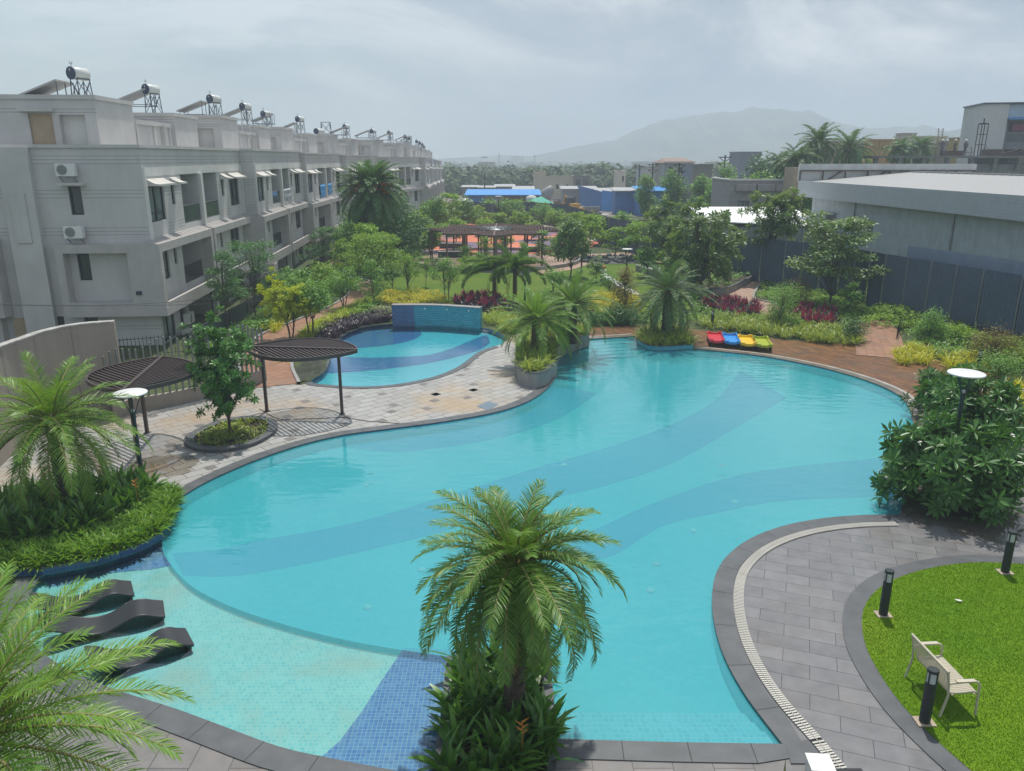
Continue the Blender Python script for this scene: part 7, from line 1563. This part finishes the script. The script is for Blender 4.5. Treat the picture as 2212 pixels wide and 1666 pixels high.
# mixer drum, cable drum, tanks
p = at(1180, 428, 165); t = thing('concrete_mixer', 'grey concrete mixer drum tilted on a frame in the yard', 'mixer', (p[0], 165, -1.5)); m = MB(); m.lathe([(.0, -2), (.9, -1.8), (1.3, -.3), (1.0, 1.0), (.5, 2), (.45, 2.0)], n=14); me = m.mesh('drum'); me.transform(Matrix.Translation((0, 0, 3.2)) @ Matrix.Rotation(R_(40), 4, 'Y')); part('drum', me, m_gsheet, t); m = MB()
for x in (-1, 1):
    for y in (-.8, .8): m.bar((x*1.2, y, 0), (x*.8, y, 2.4), .15)
m.bar((-1.2, -.8, .3), (1.2, -.8, .3), .15); m.bar((-1.2, .8, .3), (1.2, .8, .3), .15); part('frame', m, m_rust, t)
p = at(1205, 436, 145); t = thing('cable_drum', 'brown wooden cable drum standing by the green tent', 'cable drum', (p[0], 145, -.75)); m = MB()
for y in (-.5, .4): m.tube([(0, y, 1.05), (0, y+.1, 1.05)], 1.05, 20)
part('flanges', m, M('old_wood', (.20, .12, .07), .85), t); m = MB(); m.tube([(0, -.4, 1.05), (0, .4, 1.05)], .55, 14); part('core', m, m_rust, t)
for i, (x, yt, yb, Y_, r, l, mt) in enumerate(((1148, 422, 438, 140, .95, 'domed cream water tank standing before the long blue shed', m_hood), (1003, 428, 442, 118, 1.3, 'round pale water tank at the left end of the long blue shed', m_panelb))):
    p = at(x, yt, Y_); hh = p[2]+1.2; t = thing('water_tank', l, 'water tank', (p[0], Y_, -1.2)); m = MB(); m.lathe([(r, 0), (r, hh-.5)], n=18); part('body', m, mt, t); m = MB(); m.lathe([(r, hh-.5), (r*.85, hh-.2), (r*.3, hh), (0, hh)], n=18); part('lid', m, mt, t)
rr_ = random.Random(8); m = MB()
for k in range(240):
    x, Y_ = rr_.uniform(-10, 34), rr_.uniform(132, 205); s = rr_.uniform(.15, .9); zz = gz(Y_)
    m.box(x-s, x+s, Y_-s*.5, Y_+s*.5, zz, zz+s*rr_.uniform(.4, 1.4), rr_.randrange(4))
tag(part('yard_debris', m, [m_gsheet, m_dark, m_rust, m_rc], None), 'scattered building debris and stacked material across the muddy yard', 'debris', kind='stuff')
# ---- hazy plain: forest, far town, hills
lb = LB(); r = np.random.default_rng(77); NTr = 2600
Yf = 225*np.exp(r.uniform(0, 1, NTr)**1.0*math.log(1330/225)); Xf = Yf*r.uniform(-.62, .72, NTr)
keep = ~((Yf < 330) & (Xf < -10) & (Xf > -60) & (Yf < 210)); Yf, Xf = Yf[keep], Xf[keep]
zf = np.array([gz(y) for y in Yf]); 
Hh = r.uniform(4.5, 9.5, len(Yf))*(1+.25*(Yf > 900)); Rr = Hh*r.uniform(.5, .85, len(Yf))
for i in range(len(Yf)):
    k = 260 if Yf[i] < 420 else (110 if Yf[i] < 800 else 50); q = unit(r.normal(0, 1, (k, 3)))*r.uniform(.45, 1, (k, 1))**.5; lump = 1+.3*np.sin(q[:, :1]*5+i)*np.sin(q[:, 1:2]*5+i*2); q = q*lump
    P = np.array([Xf[i], Yf[i], zf[i]+Hh[i]*.55])+q*np.array([Rr[i], Rr[i], Hh[i]*.5]); N = unit(q+np.array([0, 0, .6])+r.normal(0, .35, (k, 3))); D = unit(np.cross(N, r.normal(0, 1, (k, 3)))); s = Rr[i]*(.31 if k > 200 else (.46 if k > 60 else .7)); lb.kites(P-D*s*.5, D, N, s*r.uniform(.7, 1.2, k), s*.8, .05)
m_forest = leafmat('forest_leaf', (.030, .062, .024), (.065, .105, .035), .6, .15, .2, .4)
tag(link('forest', lb.mesh('forest'), m_forest), 'green tree-covered plain stretching to the hazy hills', 'forest', kind='stuff')
m = MB(); rr_ = random.Random(12)
for k in range(330):
    Y_ = rr_.choice((rr_.uniform(420, 900), rr_.uniform(800, 1250))); X_ = Y_*rr_.uniform(-.08, .34); s = rr_.uniform(4, 11)*(1 if Y_ > 700 else .7); hh = rr_.uniform(5, 12); z = gz(Y_); m.box(X_, X_+s*rr_.uniform(1, 2.4), Y_, Y_+s, z, z+hh, rr_.randrange(3))
p = at(1118, 337, 1200); m.box(p[0]-9, p[0]+9, 1200, 1212, -8, p[2], 1)
tag(part('far_town', m, [M('far_white', (.62, .61, .58), .8), M('far_tan', (.45, .40, .34), .8), M('far_grey', (.40, .41, .42), .8)], None), 'scattered pale buildings of a far town among the trees of the plain', 'town', kind='stuff')
def hill(name, prof, Y_, depth, label=None, seed=0):
    r = np.random.default_rng(seed); xs = np.array([p[0] for p in prof], float); zs = np.array([at(x, y, Y_)[2] for x, y in prof]); X = np.array([at(x, 300, Y_)[0] for x in xs])
    n, mrow = 220, 26; U = np.linspace(X[0], X[-1], n); Zr = np.interp(U, X, zs); jag = sum(np.sin(U*f+p)*a for f, p, a in ((.055, 1, 1.5), (.11, 2, 1.1), (.23, 4, .8), (.43, 5, .5)))*np.clip((Zr-8)/50, 0, 1); Zr = Zr+jag; ph = r.uniform(0, 6, 12); V = []
    for j in range(mrow):
        s = j/(mrow-1); fall = (1-s)**1.25
        gul = sum(math.sin(0) + np.sin(U*f+ph[k]+s*3*math.sin(k)) * a for k, (f, a) in enumerate(((.021, .07), (.047, .06), (.09, .04), (.17, .03), (.31, .02))))*math.sin(math.pi*min(1, s*1.2+.02))
        Z = -10+(Zr+10)*np.clip(fall*(1+gul*1.6), 0, 1.0 if s == 0 else .995)
        V.append(np.stack([U, np.full(n, Y_-depth*s), Z], 1))
    V.append(np.stack([U, np.full(n, Y_+depth*.5), np.full(n, -10.)], 1)); idx = [mrow]+list(range(mrow)); V = np.concatenate([V[i] for i in idx]); q = [(j*n+i, (j+1)*n+i, (j+1)*n+i+1, j*n+i+1) for j in range(mrow) for i in range(n-1)]
    me = np_mesh(name, V, np.array(q)); me.polygons.foreach_set('use_smooth', [True]*len(q)); o = struct(name, me, m_hill); return o
m_hill = M('hill_scrub', (.02, .042, .042), .95, var=.35, vscale=.02, col2=(.12, .115, .07))
hill('hills', [(1090, 345), (1160, 335), (1240, 318), (1330, 300), (1370, 285), (1395, 272), (1440, 256), (1475, 253), (1500, 251), (1540, 243), (1580, 239), (1620, 233), (1655, 234), (1690, 237), (1740, 240), (1775, 254), (1800, 264), (1830, 268), (1860, 280), (1890, 278), (1930, 273), (1965, 271), (1985, 269), (2005, 275), (2022, 288), (2060, 292), (2150, 295), (2300, 300), (2420, 312), (2520, 345)], 1560, 420, seed=2)
hill('hills', [(1880, 345), (1950, 316), (2010, 296), (2050, 282), (2080, 277), (2110, 270), (2150, 268), (2210, 262), (2300, 270), (2420, 300), (2520, 345)], 1120, 260, seed=5)
hill('hills', [(900, 346), (1000, 340), (1080, 335), (1150, 338), (1250, 346)], 1600, 260, seed=9)
# ================================================================ SKY, SUN, HAZE
wd_ = bpy.data.worlds.new('World'); SC.world = wd_; wd_.use_nodes = True; nt = wd_.node_tree; nd = nt.nodes; bg = nd['Background']
sky = nd.new('ShaderNodeTexSky'); sky.sky_type = 'NISHITA'; sky.sun_disc = False; sky.sun_elevation = R_(68); SUN_AZ = R_(9); sky.sun_rotation = SUN_AZ; sky.air_density = 1.5; sky.dust_density = 1.0; sky.altitude = 500
tc = nd.new('ShaderNodeTexCoord'); mp = nd.new('ShaderNodeMapping'); mp.inputs['Scale'].default_value = (1.0, 1.0, 2.6); nt.links.new(tc.outputs['Generated'], mp.inputs[0])
def wn(scale, det, rough, dist=0.):
    n = nd.new('ShaderNodeTexNoise'); n.inputs['Scale'].default_value = scale; n.inputs['Detail'].default_value = det; n.inputs['Roughness'].default_value = rough; n.inputs['Distortion'].default_value = dist; nt.links.new(mp.outputs[0], n.inputs['Vector']); return n.outputs['Fac']
def wr(f, stops):
    r = nd.new('ShaderNodeValToRGB'); e = r.color_ramp.elements
    while len(e) < len(stops): e.new(.5)
    for q, (p, c) in zip(e, stops): q.position = p; q.color = (*c, 1)
    nt.links.new(f, r.inputs[0]); return r.outputs[0]
K = CLOUD = 1.0
cloud = wr(wn(2.1, 9, .60, .6), [(.37, (.23, .31, .42)), (.50, (.40, .465, .54)), (.61, (.70, .73, .77))])
sc_ = nd.new('ShaderNodeVectorMath'); sc_.operation = 'SCALE'; sc_.inputs['Scale'].default_value = 10.0; nt.links.new(cloud, sc_.inputs[0])
mask = wr(wn(1.7, 6, .55, .2), [(.32, (.55,)*3), (.58, (.95,)*3)])
mxw = nd.new('ShaderNodeMix'); mxw.data_type = 'RGBA'; sx_ = nd.new('ShaderNodeSeparateXYZ'); nt.links.new(tc.outputs['Generated'], sx_.inputs[0]); m1 = nd.new('ShaderNodeMath'); m1.operation = 'MULTIPLY_ADD'; m1.use_clamp = True; nt.links.new(sx_.outputs[0], m1.inputs[0]); m1.inputs[1].default_value = .75; nt.links.new(mask, m1.inputs[2]); nt.links.new(m1.outputs[0], mxw.inputs[0]); nt.links.new(sky.outputs[0], mxw.inputs[6]); nt.links.new(sc_.outputs[0], mxw.inputs[7])
nt.links.new(mxw.outputs[2], bg.inputs[0]); bg.inputs[1].default_value = .1
sl = bpy.data.lights.new('sun', 'SUN'); sl.energy = 3.7; sl.angle = R_(1.2); sl.color = (1, .955, .88); so = bpy.data.objects.new('sun', sl); COL.objects.link(so)
el = R_(68); dv = Vector((math.sin(SUN_AZ)*math.cos(el), math.cos(SUN_AZ)*math.cos(el), math.sin(el))); so.rotation_euler = dv.to_track_quat('Z', 'Y').to_euler(); so.location = (0, 0, 60)
hz = MB(); hz.box(-2300, 2300, -60, 2000, -11, 116); ho = link('haze', hz.mesh('haze'), []); ho['kind'] = 'stuff'; ho['label'] = 'pale monsoon haze filling the air over the plain and hills'; ho['category'] = 'haze'
hm = bpy.data.materials.new('haze_air'); hm.use_nodes = True; hn = hm.node_tree; hn.nodes.remove(hn.nodes['Principled BSDF']); pv_ = hn.nodes.new('ShaderNodeVolumePrincipled'); pv_.inputs['Color'].default_value = (.80, .90, 1, 1); pv_.inputs['Density'].default_value = .00102; hn.links.new(pv_.outputs[0], hn.nodes['Material Output'].inputs['Volume']); ho.data.materials.append(hm)
vs_ = SC.view_settings; vs_.view_transform = 'Standard'; vs_.look = 'None'; vs_.gamma = 1; vs_.exposure = .24; vs_.use_curve_mapping = False
cy = SC.cycles; cy.use_denoising = True; cy.max_bounces = 6; cy.diffuse_bounces = 2; cy.glossy_bounces = 2; cy.transmission_bounces = 3; cy.transparent_max_bounces = 12; cy.volume_bounces = 1; cy.caustics_reflective = False; cy.caustics_refractive = False; cy.sample_clamp_indirect = 4
try: cy.denoiser = 'OPENIMAGEDENOISE'; cy.denoising_input_passes = 'RGB_ALBEDO_NORMAL'
except Exception: pass
bpy.context.view_layer.update()
